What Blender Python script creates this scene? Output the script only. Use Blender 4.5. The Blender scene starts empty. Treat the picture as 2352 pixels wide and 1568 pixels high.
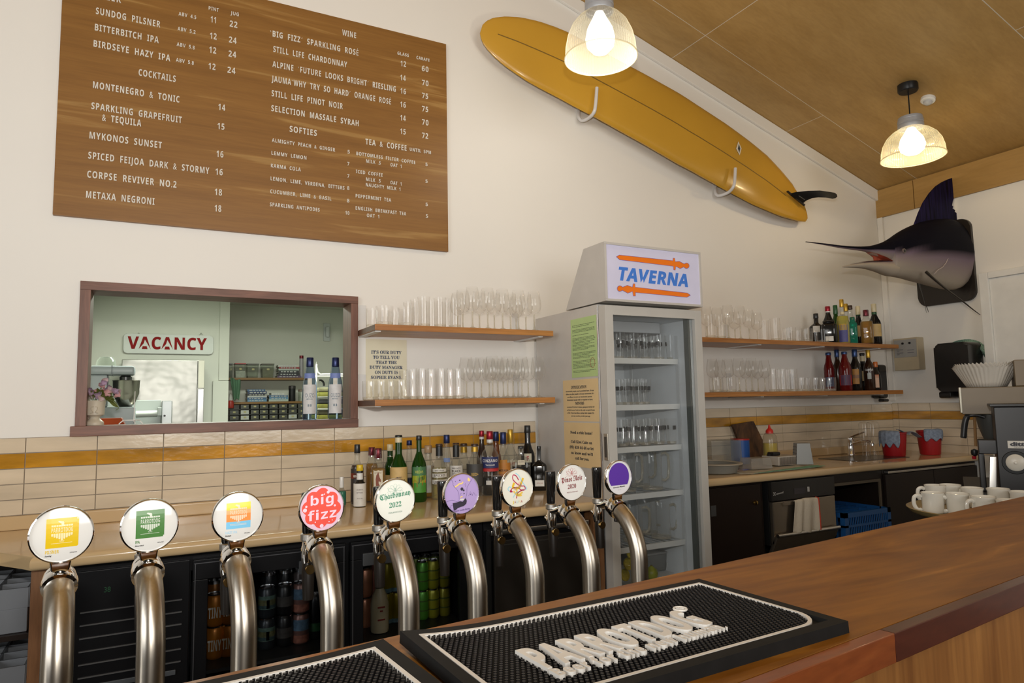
import bpy, bmesh, math, random
from mathutils import Vector as V, Matrix as M
random.seed(7)
S = bpy.context.scene
COL = S.collection
PI = math.pi
# ---------------------------------------------------------------- camera, world, lights, exposure
F_PX, CX, CY = 1558.36, 1176.0, 784.0
CAM = V((0, 0, 1.37))
_y, _p, _r = (math.radians(a) for a in (27.80, 5.295, 1.1056))
_f = V((math.sin(_y)*math.cos(_p), math.cos(_y)*math.cos(_p), math.sin(_p)))
_rt = V((math.cos(_y), -math.sin(_y), 0)); _dn = _f.cross(_rt)
C_R = math.cos(_r)*_rt + math.sin(_r)*_dn
C_D = -math.sin(_r)*_rt + math.cos(_r)*_dn
cam_d = bpy.data.cameras.new('camera'); cam = bpy.data.objects.new('camera', cam_d); COL.objects.link(cam)
cam_d.sensor_width = 36.0; cam_d.lens = F_PX*36/2352; cam_d.clip_start = 0.02; cam_d.clip_end = 60
_m = M.Identity(4)
for i in range(3):
    _m[i][0], _m[i][1], _m[i][2], _m[i][3] = C_R[i], -C_D[i], -_f[i], CAM[i]
cam.matrix_world = _m
S.camera = cam
w = bpy.data.worlds.new('world'); S.world = w; w.use_nodes = True
w.node_tree.nodes['Background'].inputs[0].default_value = (1.0, .88, .70, 1)
w.node_tree.nodes['Background'].inputs[1].default_value = .17
S.view_settings.view_transform = 'Standard'; S.view_settings.look = 'None'
S.view_settings.gamma = 1; S.view_settings.use_curve_mapping = False
S.view_settings.exposure = 0.08
S.cycles.max_bounces = 8; S.cycles.diffuse_bounces = 3; S.cycles.glossy_bounces = 3
S.cycles.transmission_bounces = 4; S.cycles.transparent_max_bounces = 24
S.cycles.caustics_reflective = False; S.cycles.caustics_refractive = False
S.cycles.use_denoising = True; S.cycles.sample_clamp_indirect = 4

def light(name, kind, loc, energy, color, to=None, size=.2, size_y=None, spread=None):
    d = bpy.data.lights.new(name, kind); d.energy = energy; d.color = color
    o = bpy.data.objects.new(name, d); COL.objects.link(o); o.location = loc
    if kind == 'AREA':
        d.shape = 'RECTANGLE' if size_y else 'DISK'; d.size = size
        if size_y: d.size_y = size_y
        if spread: d.spread = spread
    elif kind == 'POINT': d.shadow_soft_size = size
    if to is not None:
        o.rotation_euler = (V(to)-V(loc)).to_track_quat('-Z', 'Y').to_euler()
    return o
# the photographer's flash on the hot shoe, head tilted up
FL = CAM + V((0, -.03, .24))
light('camera_flash', 'AREA', FL, 46, (1, .96, .90), FL + V((math.sin(math.radians(14))*math.cos(math.radians(47)), math.cos(math.radians(14))*math.cos(math.radians(47)), math.sin(math.radians(47)))), .09, spread=math.radians(168))
# daylight from the shop windows behind the bar customers
light('shopfront_daylight', 'AREA', (1.3, -4.2, 2.1), 85, (1, .98, .94), (.6, 3.3, 1.3), 3.0, 2.2)
light('side_window_daylight', 'AREA', (-3.1, -.6, 1.9), 62, (.95, .98, 1), (1.0, 1.6, 1.5), 2.6, 1.8)

def ray(u, v):
    return _f + C_R*((u-CX)/F_PX) + C_D*((v-CY)/F_PX)
def on(u, v, ax, val):
    """the point seen at photo pixel u, v on the plane where axis ax equals val"""
    d = ray(u, v); return CAM + d*((val-CAM[ax])/d[ax])
def onp(u, v, p0, n):
    d = ray(u, v); n = V(n); return CAM + d*((V(p0)-CAM).dot(n)/d.dot(n))
def pxm(p):
    return F_PX/(V(p)-CAM).dot(_f)

# ---------------------------------------------------------------- materials
MATS = {}
def mat(name, col, rough=.5, metal=0, spec=.5, noise=None, bump=None, emit=None, coat=0, alpha=None):
    """principled material; noise=(scale xyz, amount) varies the colour, bump=(scale, strength)"""
    if name in MATS: return MATS[name]
    m = bpy.data.materials.new(name); m.use_nodes = True; nt = m.node_tree; b = nt.nodes['Principled BSDF']
    col = tuple(col)+(1,)
    b.inputs['Base Color'].default_value = col; b.inputs['Roughness'].default_value = rough
    b.inputs['Metallic'].default_value = metal; b.inputs['Specular IOR Level'].default_value = spec
    if coat: b.inputs['Coat Weight'].default_value = coat; b.inputs['Coat Roughness'].default_value = .08
    if emit:
        b.inputs['Emission Color'].default_value = tuple(emit[0])+(1,); b.inputs['Emission Strength'].default_value = emit[1]
    tc = nt.nodes.new('ShaderNodeTexCoord')
    def nz(sc, det=5, dist=0):
        mp = nt.nodes.new('ShaderNodeMapping'); mp.inputs['Scale'].default_value = sc if hasattr(sc, '__len__') else (sc,)*3
        n = nt.nodes.new('ShaderNodeTexNoise'); n.inputs['Scale'].default_value = 1; n.inputs['Detail'].default_value = det
        n.inputs['Distortion'].default_value = dist
        nt.links.new(tc.outputs['Object'], mp.inputs['Vector']); nt.links.new(mp.outputs[0], n.inputs['Vector']); return n
    if noise is None: noise = (9, .04)
    n = nz(noise[0]); r = nt.nodes.new('ShaderNodeValToRGB')
    a = noise[1]
    r.color_ramp.elements[0].position = .3; r.color_ramp.elements[1].position = .7
    r.color_ramp.elements[0].color = tuple(max(0, c*(1-a)) for c in col[:3])+(1,)
    r.color_ramp.elements[1].color = tuple(min(1, c*(1+a)) for c in col[:3])+(1,)
    nt.links.new(n.outputs['Fac'], r.inputs['Fac']); nt.links.new(r.outputs['Color'], b.inputs['Base Color'])
    if bump:
        n2 = nz(bump[0], 3); bp = nt.nodes.new('ShaderNodeBump'); bp.inputs['Strength'].default_value = bump[1]
        bp.inputs['Distance'].default_value = bump[2] if len(bump) > 2 else .01
        nt.links.new(n2.outputs['Fac'], bp.inputs['Height']); nt.links.new(bp.outputs[0], b.inputs['Normal'])
    MATS[name] = m; return m

def wood(name, dark, light_, sc, rough=.35, dist=1.2, coat=0, fine=.25, stripe=None, spec=.5):
    """wood grain running along the axis with the small number in sc"""
    if name in MATS: return MATS[name]
    m = bpy.data.materials.new(name); m.use_nodes = True; nt = m.node_tree; b = nt.nodes['Principled BSDF']
    tc = nt.nodes.new('ShaderNodeTexCoord'); L = nt.links.new
    def nz(mul, det, dis):
        mp = nt.nodes.new('ShaderNodeMapping'); mp.inputs['Scale'].default_value = tuple(s*mul for s in sc)
        n = nt.nodes.new('ShaderNodeTexNoise'); n.inputs['Scale'].default_value = 1; n.inputs['Detail'].default_value = det
        n.inputs['Distortion'].default_value = dis
        L(tc.outputs['Object'], mp.inputs['Vector']); L(mp.outputs[0], n.inputs['Vector']); return n
    a = nz(1, 6, dist); f = nz(7, 3, .2)
    r = nt.nodes.new('ShaderNodeValToRGB'); e = r.color_ramp.elements
    e[0].position, e[1].position = .34, .68; e[0].color = tuple(dark)+(1,); e[1].color = tuple(light_)+(1,)
    if stripe:
        q = e.new(.61); q.color = tuple(dark[i]*.4+light_[i]*.6 for i in range(3))+(1,); e[-1].color = tuple(stripe)+(1,)
    L(a.outputs['Fac'], r.inputs['Fac'])
    mx = nt.nodes.new('ShaderNodeMixRGB'); mx.blend_type = 'MULTIPLY'; mx.inputs[0].default_value = fine
    fr = nt.nodes.new('ShaderNodeValToRGB'); fr.color_ramp.elements[0].position = .35; fr.color_ramp.elements[1].position = .6
    fr.color_ramp.elements[0].color = (.35, .3, .25, 1)
    L(f.outputs['Fac'], fr.inputs['Fac']); L(r.outputs[0], mx.inputs[1]); L(fr.outputs[0], mx.inputs[2])
    L(mx.outputs[0], b.inputs['Base Color']); b.inputs['Roughness'].default_value = rough; b.inputs['Specular IOR Level'].default_value = spec
    if coat: b.inputs['Coat Weight'].default_value = coat; b.inputs['Coat Roughness'].default_value = .12
    MATS[name] = m; return m

def glass(name, tint=(.97, .97, .96), gloss=.5, body=0.0, body_col=(.5, .5, .5), rough=.03, edge=.35):
    """thin clear sheet: see-through straight on, mirror-like and slightly milky toward its edges"""
    if name in MATS: return MATS[name]
    m = bpy.data.materials.new(name); m.use_nodes = True; nt = m.node_tree; L = nt.links.new
    for n in list(nt.nodes):
        if n.type == 'BSDF_PRINCIPLED': nt.nodes.remove(n)
    out = nt.nodes['Material Output']
    t = nt.nodes.new('ShaderNodeBsdfTransparent'); t.inputs[0].default_value = tuple(tint)+(1,)
    g = nt.nodes.new('ShaderNodeBsdfGlossy'); g.inputs['Roughness'].default_value = rough
    d = nt.nodes.new('ShaderNodeBsdfDiffuse'); d.inputs[0].default_value = tuple(body_col)+(1,)
    lw = nt.nodes.new('ShaderNodeLayerWeight'); lw.inputs['Blend'].default_value = .5
    pw = nt.nodes.new('ShaderNodeMath'); pw.operation = 'POWER'; pw.inputs[1].default_value = 2.6
    ml = nt.nodes.new('ShaderNodeMath'); ml.operation = 'MULTIPLY_ADD'; ml.inputs[1].default_value = gloss; ml.inputs[2].default_value = .035
    L(lw.outputs['Facing'], pw.inputs[0]); L(pw.outputs[0], ml.inputs[0])
    mb = nt.nodes.new('ShaderNodeMath'); mb.operation = 'MULTIPLY_ADD'; mb.inputs[1].default_value = edge; mb.inputs[2].default_value = body
    L(pw.outputs[0], mb.inputs[0])
    m1 = nt.nodes.new('ShaderNodeMixShader'); m2 = nt.nodes.new('ShaderNodeMixShader')
    L(mb.outputs[0], m1.inputs[0]); L(t.outputs[0], m1.inputs[1]); L(d.outputs[0], m1.inputs[2])
    L(ml.outputs[0], m2.inputs[0]); L(m1.outputs[0], m2.inputs[1]); L(g.outputs[0], m2.inputs[2])
    L(m2.outputs[0], out.inputs[0]); MATS[name] = m; return m

# ---------------------------------------------------------------- mesh helpers
class MB:
    def __init__(s): s.bm = bmesh.new(); s.wn = False
    def _new(s, vs, m=None):
        return [s.bm.verts.new(m @ V(v) if m else V(v)) for v in vs]
    def _f(s, vs):
        try: return s.bm.faces.new(vs)
        except ValueError: return None
    def box(s, x0, x1, y0, y1, z0, z1, bev=0, m=None, seg=2):
        v = s._new([(x, y, z) for z in (z0, z1) for y in (y0, y1) for x in (x0, x1)], m)
        fs = [s._f([v[i] for i in q]) for q in ((0, 2, 3, 1), (4, 5, 7, 6), (0, 1, 5, 4), (2, 6, 7, 3), (0, 4, 6, 2), (1, 3, 7, 5))]
        if bev:
            s.wn = True
            es = list({e for f in fs if f for e in f.edges})
            bmesh.ops.bevel(s.bm, geom=es, offset=bev, segments=seg, affect='EDGES', profile=.5, clamp_overlap=True)
        return s
    def hull(s, pts8, bev=0, m=None):
        """box-like solid of eight corners: bottom four then top four, both counter-clockwise"""
        v = s._new(pts8, m)
        fs = [s._f([v[i] for i in q]) for q in ((3, 2, 1, 0), (4, 5, 6, 7), (0, 1, 5, 4), (1, 2, 6, 5), (2, 3, 7, 6), (3, 0, 4, 7))]
        if bev:
            s.wn = True
            bmesh.ops.bevel(s.bm, geom=list({e for f in fs if f for e in f.edges}), offset=bev, segments=2, affect='EDGES', profile=.5)
        return s
    def lathe(s, prof, seg=20, o=(0, 0, 0), m=None, sq=0, arc=None):
        """revolve (r, z) about z; sq>0 squares the section; arc=(a0,a1) makes a strip"""
        o = V(o); rings = []
        n = seg if arc is None else seg+1
        for r, z in prof:
            if r == 0: rings.append(s._new([o+V((0, 0, z))], m)); continue
            ring = []
            for i in range(n):
                a = 2*PI*i/seg + (PI/4 if sq else 0) if arc is None else arc[0]+(arc[1]-arc[0])*i/seg
                c, q = math.cos(a), math.sin(a)
                if sq:
                    k = (abs(c)**(2*sq)+abs(q)**(2*sq))**(-1/(2*sq)); c, q = c*k, q*k
                ring.append(o+V((r*c, r*q, z)))
            rings.append(s._new(ring, m))
        for a, b in zip(rings, rings[1:]):
            for i in range(seg):
                j = (i+1) % n
                if len(a) == 1 and len(b) == 1: continue
                if len(a) == 1: s._f([a[0], b[j], b[i]])
                elif len(b) == 1: s._f([a[i], a[j], b[0]])
                else: s._f([a[i], a[j], b[j], b[i]])
        return s
    def tube(s, pts, r, seg=10, cap=True, m=None, flat=None):
        """round bar along pts; r one radius or one per point; flat=(a,b) scales the section"""
        pts = [V(p) for p in pts]; n = len(pts)
        rr = r if hasattr(r, '__len__') else [r]*n
        t0 = (pts[1]-pts[0]).normalized()
        up = V((0, 0, 1)) if abs(t0.z) < .9 else V((0, 1, 0))
        nx = t0.cross(up).normalized(); rings = []
        for i, p in enumerate(pts):
            t = ((pts[min(i+1, n-1)]-p).normalized()+(p-pts[max(i-1, 0)]).normalized())
            t = t.normalized() if t.length > 1e-9 else t0
            nx = (nx-t*nx.dot(t)).normalized(); ny = t.cross(nx)
            fa, fb = flat or (1, 1)
            rings.append(s._new([p+(nx*math.cos(2*PI*k/seg)*fa+ny*math.sin(2*PI*k/seg)*fb)*max(rr[i], 1e-5) for k in range(seg)], m))
        for a, b in zip(rings, rings[1:]):
            for k in range(seg): s._f([a[k], a[(k+1) % seg], b[(k+1) % seg], b[k]])
        if cap: s._f(rings[0][::-1]); s._f(rings[-1])
        return s
    def prism(s, poly, d, m=None, bev=0):
        """2-D outline (x, y), counter-clockwise, raised by d along z"""
        a = s._new([(x, y, 0) for x, y in poly], m); b = s._new([(x, y, d) for x, y in poly], m); n = len(poly)
        f0 = s._f(a[::-1]); f1 = s._f(b)
        for i in range(n): s._f([a[i], a[(i+1) % n], b[(i+1) % n], b[i]])
        if bev and f1:
            s.wn = True
            bmesh.ops.bevel(s.bm, geom=list(f1.edges), offset=bev, segments=2, affect='EDGES', profile=.5)
        return s
    def strip(s, a, b):
        """ribbon of quads between two equally long point rows"""
        a, b = s._new(a), s._new(b)
        for i in range(len(a)-1): s._f([a[i], a[i+1], b[i+1], b[i]])
        return s
    def grid(s, rows, close=False):
        rs = [s._new(r) for r in rows]
        for a, b in zip(rs, rs[1:]):
            n = len(a)
            for i in range(n if close else n-1): s._f([a[i], a[(i+1) % n], b[(i+1) % n], b[i]])
        return rs
    def raw(s, verts, faces, m=None):
        v = s._new(verts, m)
        for f in faces: s._f([v[i] for i in f])
        return s
    def build(s, name, material, parent=None, smooth=40, fix=True):
        me = bpy.data.meshes.new(name)
        if fix: bmesh.ops.recalc_face_normals(s.bm, faces=s.bm.faces)
        s.bm.to_mesh(me); s.bm.free()
        if smooth:
            for p in me.polygons: p.use_smooth = True
            me.set_sharp_from_angle(angle=math.radians(smooth))
        for mm in (material if isinstance(material, (list, tuple)) else [material]): me.materials.append(mm)
        o = bpy.data.objects.new(name, me); COL.objects.link(o)
        if smooth and s.wn:
            wm = o.modifiers.new('weighted', 'WEIGHTED_NORMAL'); wm.keep_sharp = True; wm.weight = 100
        if parent is not None: adopt(o, parent)
        return o
def adopt(o, parent):
    o.parent = parent
    if parent.parent is None: o.matrix_parent_inverse = parent.matrix_basis.inverted()
def tag(o, label, cat=None, group=None, kind=None):
    o['label'] = label
    if cat: o['category'] = cat
    if group: o['group'] = group
    if kind: o['kind'] = kind
    return o
def thing(name, label, cat, loc=(0, 0, 0), group=None, kind=None):
    o = bpy.data.objects.new(name, None); COL.objects.link(o); o.location = loc; o.empty_display_size = .05
    o.matrix_basis = M.Translation(V(loc))
    return tag(o, label, cat, group, kind)
def struct(o):
    o['kind'] = 'structure'; return o
KIDS = {}
def copy_tree(o, loc, label=None, group=None, rz=0, sc=None):
    c = o.copy(); COL.objects.link(c); c.location = loc; c.rotation_euler = (0, 0, rz)
    if sc: c.scale = sc
    if label: c['label'] = label
    if group: c['group'] = group
    for ch in o.children:
        k = ch.copy(); COL.objects.link(k); k.parent = c
        for g in ch.children:
            q = g.copy(); COL.objects.link(q); q.parent = k
    return c

# lettering: font outlines turned into meshes (cached), fitted between two points
TXT = {}
def sans(s):
    """bold sans letters"""
    return ''.join(chr(0x1D5D4+ord(c)-65) if 'A' <= c <= 'Z' else chr(0x1D5EE+ord(c)-97) if 'a' <= c <= 'z' else chr(0x1D7EC+ord(c)-48) if c.isdigit() else c for c in s)
def glyphs(s, bold=0.0, shear=0, sp=1.0, wsp=1.0):
    if bold > .024 and any(0x1D5D4 <= ord(c) < 0x1D800 for c in s): bold = 0.0
    k = (s, bold, shear, sp, wsp)
    if k in TXT: return TXT[k]
    cu = bpy.data.curves.new('t', 'FONT'); cu.body = s; cu.size = 1; cu.offset = bold; cu.shear = shear
    cu.space_character = sp; cu.space_word = wsp; cu.resolution_u = 3
    o = bpy.data.objects.new('t', cu); me = o.to_mesh()
    vs = [tuple(v.co) for v in me.vertices]; fs = [tuple(p.vertices) for p in me.polygons]
    o.to_mesh_clear(); bpy.data.objects.remove(o); bpy.data.curves.remove(cu)
    xs = [v[0] for v in vs]; TXT[k] = (vs, fs, min(xs), max(xs)); return TXT[k]
CAP = .729
def text(mb, s, a, b, h, up, n, depth=.001, bold=0.0, shear=0, sp=1.0, wsp=1.0, fixed=None):
    """write s from point a to point b (baseline), cap height h along up, raised depth along n"""
    vs, fs, x0, x1 = glyphs(s, bold, shear, sp, wsp)
    a, b, up, n = V(a), V(b), V(up).normalized(), V(n).normalized()
    if fixed:                                     # keep natural width at this width factor, centred on a
        k = fixed*h/CAP; e = b; a = a-e*((x0+x1)/2*k)
        P = lambda v, d: a+e*(v[0]*k)+up*(v[1]*h/CAP)+n*d
    else:
        e = b-a; P = lambda v, d: a+e*((v[0]-x0)/(x1-x0))+up*(v[1]*h/CAP)+n*d
    top = [mb.bm.verts.new(P(v, depth)) for v in vs]
    cnt = {}
    for f in fs:
        mb._f([top[i] for i in f])
        for i, j in zip(f, f[1:]+f[:1]): cnt[(i, j)] = 1
    if depth > .0011:
        bot = [mb.bm.verts.new(P(v, 0)) for v in vs]
        for (i, j) in cnt:
            if (j, i) not in cnt: mb._f([top[i], bot[i], bot[j], top[j]])
    return mb
def circ(cx, cy, r, n=24, ry=None, a0=0, a1=2*PI):
    return [(cx+r*math.cos(a0+(a1-a0)*i/n), cy+(ry or r)*math.sin(a0+(a1-a0)*i/n)) for i in range(n if abs(a1-a0-2*PI) < 1e-6 else n+1)]
def rrect(x0, x1, y0, y1, r, n=5):
    out = []
    for cx, cy, a in ((x1-r, y1-r, 0), (x0+r, y1-r, PI/2), (x0+r, y0+r, PI), (x1-r, y0+r, 1.5*PI)):
        out += [(cx+r*math.cos(a+PI/2*i/n), cy+r*math.sin(a+PI/2*i/n)) for i in range(n+1)]
    return out
def frame_m(o, ex, ey):
    """matrix whose local x, y, z are ex, ey and their cross product, at o"""
    ex, ey = V(ex).normalized(), V(ey).normalized(); ez = ex.cross(ey); m = M.Identity(4)
    for i in range(3): m[i][0], m[i][1], m[i][2], m[i][3] = ex[i], ey[i], ez[i], V(o)[i]
    return m
def bez(p0, p1, p2, p3, n=10):
    p0, p1, p2, p3 = V(p0), V(p1), V(p2), V(p3); o = []
    for i in range(n+1):
        t = i/n; o.append(p0*(1-t)**3+p1*3*t*(1-t)**2+p2*3*t*t*(1-t)+p3*t**3)
    return o
def smooth_pts(pts, n=4):
    """Catmull-Rom through pts"""
    P = [V(p) for p in pts]; out = []
    for i in range(len(P)-1):
        a, b, c, d = P[max(i-1, 0)], P[i], P[i+1], P[min(i+2, len(P)-1)]
        for k in range(n):
            t = k/n; out.append(.5*((2*b)+(c-a)*t+(2*a-5*b+4*c-d)*t*t+(3*b-a-3*c+d)*t**3))
    return out+[P[-1]]
ORD = ['first', 'second', 'third', 'fourth', 'fifth', 'sixth', 'seventh', 'eighth', 'ninth', 'tenth', 'eleventh', 'twelfth', 'thirteenth']

# ---------------------------------------------------------------- common materials
WALL = mat('wall_paint', (.85, .82, .765), .6, noise=(2, .012))
PLY = wood('plywood', (.44, .265, .085), (.52, .325, .115), (1.2, 9, 9), .5, .6, fine=.12)
WHITE = mat('white_paint', (.86, .85, .81), .4)
BLACK = mat('black_plastic', (.012, .012, .012), .35, spec=.3)
STEEL = mat('brushed_steel', (.56, .53, .48), .28, 1, noise=((40, 40, 2), .05))
CHROME = mat('chrome', (.86, .85, .84), .06, 1, noise=(5, .01))
# ---------------------------------------------------------------- room shell
YW, XR, TH = 3.35, 5.12, .14
HX0, HX1, HZ0, HZ1 = -.285, .872, 1.303, 1.922      # hatch opening in the back wall
mb = MB()
for x0, x1, z0, z1 in ((-3.2, HX0, 0, 4.9), (HX1, XR+.1, 0, 4.9), (HX0, HX1, 0, HZ0), (HX0, HX1, HZ1, 4.9)):
    mb.box(x0, x1, YW, YW+TH, z0, z1)
struct(mb.build('wall_back', WALL, smooth=0))
struct(MB().box(XR, XR+.12, -3.5, YW, 0, 4.2).build('wall_right', WALL, smooth=0))
FLOOR = mat('floor_vinyl', (.05, .045, .04), .5, noise=(6, .2))
struct(MB().box(-3.2, XR+.1, -3.5, YW, -.1, 0).build('floor', FLOOR, smooth=0))
CS = -.2977
def cz(x): return 3.03+CS*(x-5.11)
# sloping plywood ceiling in separate sheets with pale gaps between them
mb = MB()
xs = [XR+.1, 4.083, 3.009, 1.935, .861, -.213, -1.3, -3.2]; ys = [YW, 3.02, 1.82, .62, -.58, -1.78, -3.5]
for j in range(len(ys)-1):
    off = 0 if j == 0 else (0 if j % 2 else .54)
    X = xs if j == 0 else [XR+.1, 3.009, .82, -1.3, -3.2] if j % 2 else [XR+.1, 4.083, 1.935, -.213, -3.2]
    g = .003
    for i in range(len(X)-1):
        a, b = X[i+1]+g, X[i]-g; y0, y1 = ys[j+1]+g, ys[j]-g
        mb.hull([(a, y0, cz(a)), (b, y0, cz(b)), (b, y1, cz(b)), (a, y1, cz(a)), (a, y0, cz(a)+.012), (b, y0, cz(b)+.012), (b, y1, cz(b)+.012), (a, y1, cz(a)+.012)])
ceil = struct(mb.build('ceiling', PLY, smooth=0))
mb = MB(); a, b = -3.2, XR+.1
mb.hull([(a, -3.5, cz(a)+.0015), (b, -3.5, cz(b)+.0015), (b, YW, cz(b)+.0015), (a, YW, cz(a)+.0015), (a, -3.5, cz(a)+.05), (b, -3.5, cz(b)+.05), (b, YW, cz(b)+.05), (a, YW, cz(a)+.05)])
mb.build('ceiling_gap_backing', mat('gap_white', (.75, .70, .60), .6), ceil)
# pale cove strip where wall meets ceiling
mb = MB(); k = (1+CS*CS)**.5
mb.hull([(-3.1, YW-.022, cz(-3.1)-.09), (XR, YW-.022, cz(XR)-.09), (XR, YW-.001, cz(XR)-.09), (-3.1, YW-.001, cz(-3.1)-.09), (-3.1, YW-.022, cz(-3.1)-.002), (XR, YW-.022, cz(XR)-.002), (XR, YW-.001, cz(XR)-.002), (-3.1, YW-.001, cz(-3.1)-.002)], .006)
struct(mb.build('trim_1', WALL))
# plywood band along the top of the right wall, two boards
mb = MB().box(XR-.02, XR-.001, 3.045, YW, 2.80, cz(XR)-.005); mb.box(XR-.02, XR-.001, -3.4, 3.038, 2.80, cz(XR)-.005)
struct(mb.build('trim_2', wood('plywood_band', (.40, .23, .065), (.47, .28, .09), (9, 1.2, 9), .5, .6, fine=.12), smooth=0))
struct(MB().box(XR-.022, XR-.001, YW-.045, YW-.001, 1.34, 2.80, .004).build('trim_3', WALL))
# white door with a frame, only its upper hinge-side corner shows
dr = struct(MB().box(XR-.045, XR-.001, 1.3, 2.555, 0, 2.17, .004).build('door_1', WHITE))
fr = MB().box(XR-.06, XR-.001, 2.555, 2.615, 0, 2.215, .005); fr.box(XR-.06, XR-.001, 1.24, 2.555, 2.17, 2.215, .005)
fr.build('door_frame', WHITE, dr)
# glazed wall tiles: grout bed, cream tiles, one row of mustard tiles
CREAM = mat('cream_tile', (.68, .57, .42), .12, noise=((3, 3, 14), .13), bump=((26, 26, 46), .16, .004), coat=.2)
MUST = mat('mustard_tile', (.50, .24, .022), .12, noise=((4, 4, 16), .38), bump=((26, 26, 46), .16, .004), coat=.2)
GROUT = mat('grout', (.30, .25, .19), .8)
def tiles(nm, face, a0, a1, ztop, rows, phase):
    """face 'back' runs along x on the back wall, 'side' along y on the right wall"""
    g = .0016; p = .246; h = .0609
    bx = lambda mb, u0, u1, z0, z1, d0, d1, bev=0: mb.box(u0, u1, YW-d1, YW-d0, z0, z1, bev) if face == 'back' else mb.box(XR-d1, XR-d0, u0, u1, z0, z1, bev)
    base = struct(bx(MB(), a0, a1, ztop-rows*h, ztop, .0005, .006).build(nm, GROUT, smooth=0))
    cr, mu = MB(), MB()
    for r in range(rows):
        z1 = ztop-r*h; u = phase
        while u > a0: u -= p
        while u < a1:
            l, q = max(u+g, a0), min(u+p-g, a1)
            if q-l > .01:
                tb = mu if r == 1 else cr; n0 = len(tb.bm.verts); bx(tb, l, q, z1-h+g, z1-g, .004, .0095, .0012)
                tb.bm.verts.ensure_lookup_table(); c = V(((l+q)/2, YW, z1-h/2)) if face == 'back' else V((XR, (l+q)/2, z1-h/2))
                rm = M.Rotation(random.uniform(-.012, .012), 3, 'X' if face == 'back' else 'Y') @ M.Rotation(random.uniform(-.006, .006), 3, 'Z')
                for v in list(tb.bm.verts)[n0:]: v.co = c+rm @ (v.co-c)
            u += p
    cr.build('cream_tile', CREAM, base); mu.build('mustard_tile', MUST, base)
tiles('trim_4', 'back', -3.1, 1.90, 1.2745, 5, -.452)
tiles('trim_5', 'back', 2.53, XR, 1.318, 6, 3.14)
tiles('trim_6', 'side', 1.2, YW-.01, 1.322, 6, 2.80)
# hatch: dark hardwood lining around the opening, sill proud of the wall
HW = wood('hatch_hardwood', (.135, .055, .034), (.235, .10, .062), (2.2, 26, 26), .45)
HWV = wood('hatch_hardwood_upright', (.135, .055, .034), (.235, .10, .062), (26, 26, 2.2), .45)
hatch = struct(MB().box(HX0-.018, HX1+.018, YW-.03, YW+TH+.02, HZ0-.03, HZ0+.012, .002).build('window_1', HW))
MB().box(HX0-.003, HX1+.018, YW-.022, YW+TH, HZ1-.036, HZ1, .001).build('head_frame', HW, hatch)
MB().box(HX0-.003, HX0+.036, YW-.02, YW+TH, HZ0+.012, HZ1-.036, .001).build('jamb_frame', HWV, hatch)
MB().box(HX1-.018, HX1+.018, YW-.02, YW+TH, HZ0+.012, HZ1-.036, .001).build('jamb_frame', HWV, hatch)
# ---------------------------------------------------------------- worktops and the units under them
TOP = mat('worktop_laminate', (.60, .43, .235), .16, noise=(3, .03), coat=.3)
DARK = mat('dark_cabinet', (.018, .011, .008), .4, spec=.3)
SIDEW = wood('end_panel_wood', (.20, .085, .03), (.28, .13, .05), (20, 20, 2), .5)
def worktop(nm, label, outline, z, up):
    t = thing(nm, label, 'worktop', (sum(p[0] for p in outline)/len(outline), 3.0, z-.042))
    mb = MB(); mb.prism(outline, .042, M.Translation((0, 0, z-.042)))
    es = [e for e in mb.bm.edges if abs(e.verts[0].co.z-e.verts[1].co.z) < 1e-5 and min(v.co.y for v in e.verts) < 3.2]
    bmesh.ops.bevel(mb.bm, geom=es, offset=.016, segments=4, affect='EDGES', profile=.5)
    mb.build('slab', TOP, t)
    x0, x1 = up
    MB().box(x0, x1, YW-.03, YW-.0005, z-.001, z+.055, .008).build('upstand', TOP, t); return t
worktop('worktop', 'long beige laminate worktop under the serving hatch and liquor bottles', [(-.335, 2.655), (1.893, 2.655), (1.893, YW-.001), (-1.6, YW-.001), (-1.6, 2.87), (-.45, 2.87)], .915, (-1.6, 1.893))
worktop('worktop', 'beige worktop with the inset sink, between tall fridge and corner', [(2.535, 2.70), (XR-.002, 2.70), (XR-.002, YW-.001), (2.535, YW-.001)], .963, (2.535, XR-.002))
# wooden end panels
t = tag(MB().box(-.338, -.288, 2.72, 3.34, 0, .8725, .002).build('end_panel', SIDEW), 'narrow brown wooden end panel under the worktop beside the glass racks', 'panel')
t = tag(MB().box(1.835, 1.893, 2.70, 3.34, 0, .8725, .002).build('end_panel', SIDEW), 'brown wooden end panel under the worktop against the tall fridge', 'panel')
# rack shelf on the left with glass racks
t = thing('shelf_unit', 'dark open shelf unit holding grey glass racks under the worktop end', 'shelf unit', (-.9, 3.1, 0))
for z in (.05, .34, .60): MB().box(-1.5, -.345, 2.92, 3.32, z, z+.02, .002).build('shelf', DARK, t)
MB().box(-1.5, -.345, 3.32, 3.34, 0, .8725).build('back_panel', DARK, t)
MB().box(-1.52, -1.5, 2.92, 3.34, 0, .8725).build('side_panel', DARK, t)
RACK = mat('grey_rack_plastic', (.20, .21, .225), .45)
def rack(x, y, z, label, sx=.46, sy=.36, h=.15):
    t = thing('glass_rack', label, 'glass rack', (x, y, z), 'glass racks under the worktop end')
    MB().box(x-sx/2, x+sx/2, y-sy/2, y+sy/2, z, z+h*.55, .004).build('tray', RACK, t)
    mb = MB()
    for i in range(6):
        u = x-sx/2+sx*i/5; mb.box(u-.004, u+.004, y-sy/2, y+sy/2, z+h*.55, z+h)
    for i in range(5):
        u = y-sy/2+sy*i/4; mb.box(x-sx/2, x+sx/2, u-.004, u+.004, z+h*.55, z+h)
    mb.build('divider_lattice', RACK, t, smooth=0); return t
rack(-.60, 3.12, .62, 'grey divided glass rack on the upper shelf beside the wooden end panel')
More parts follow.
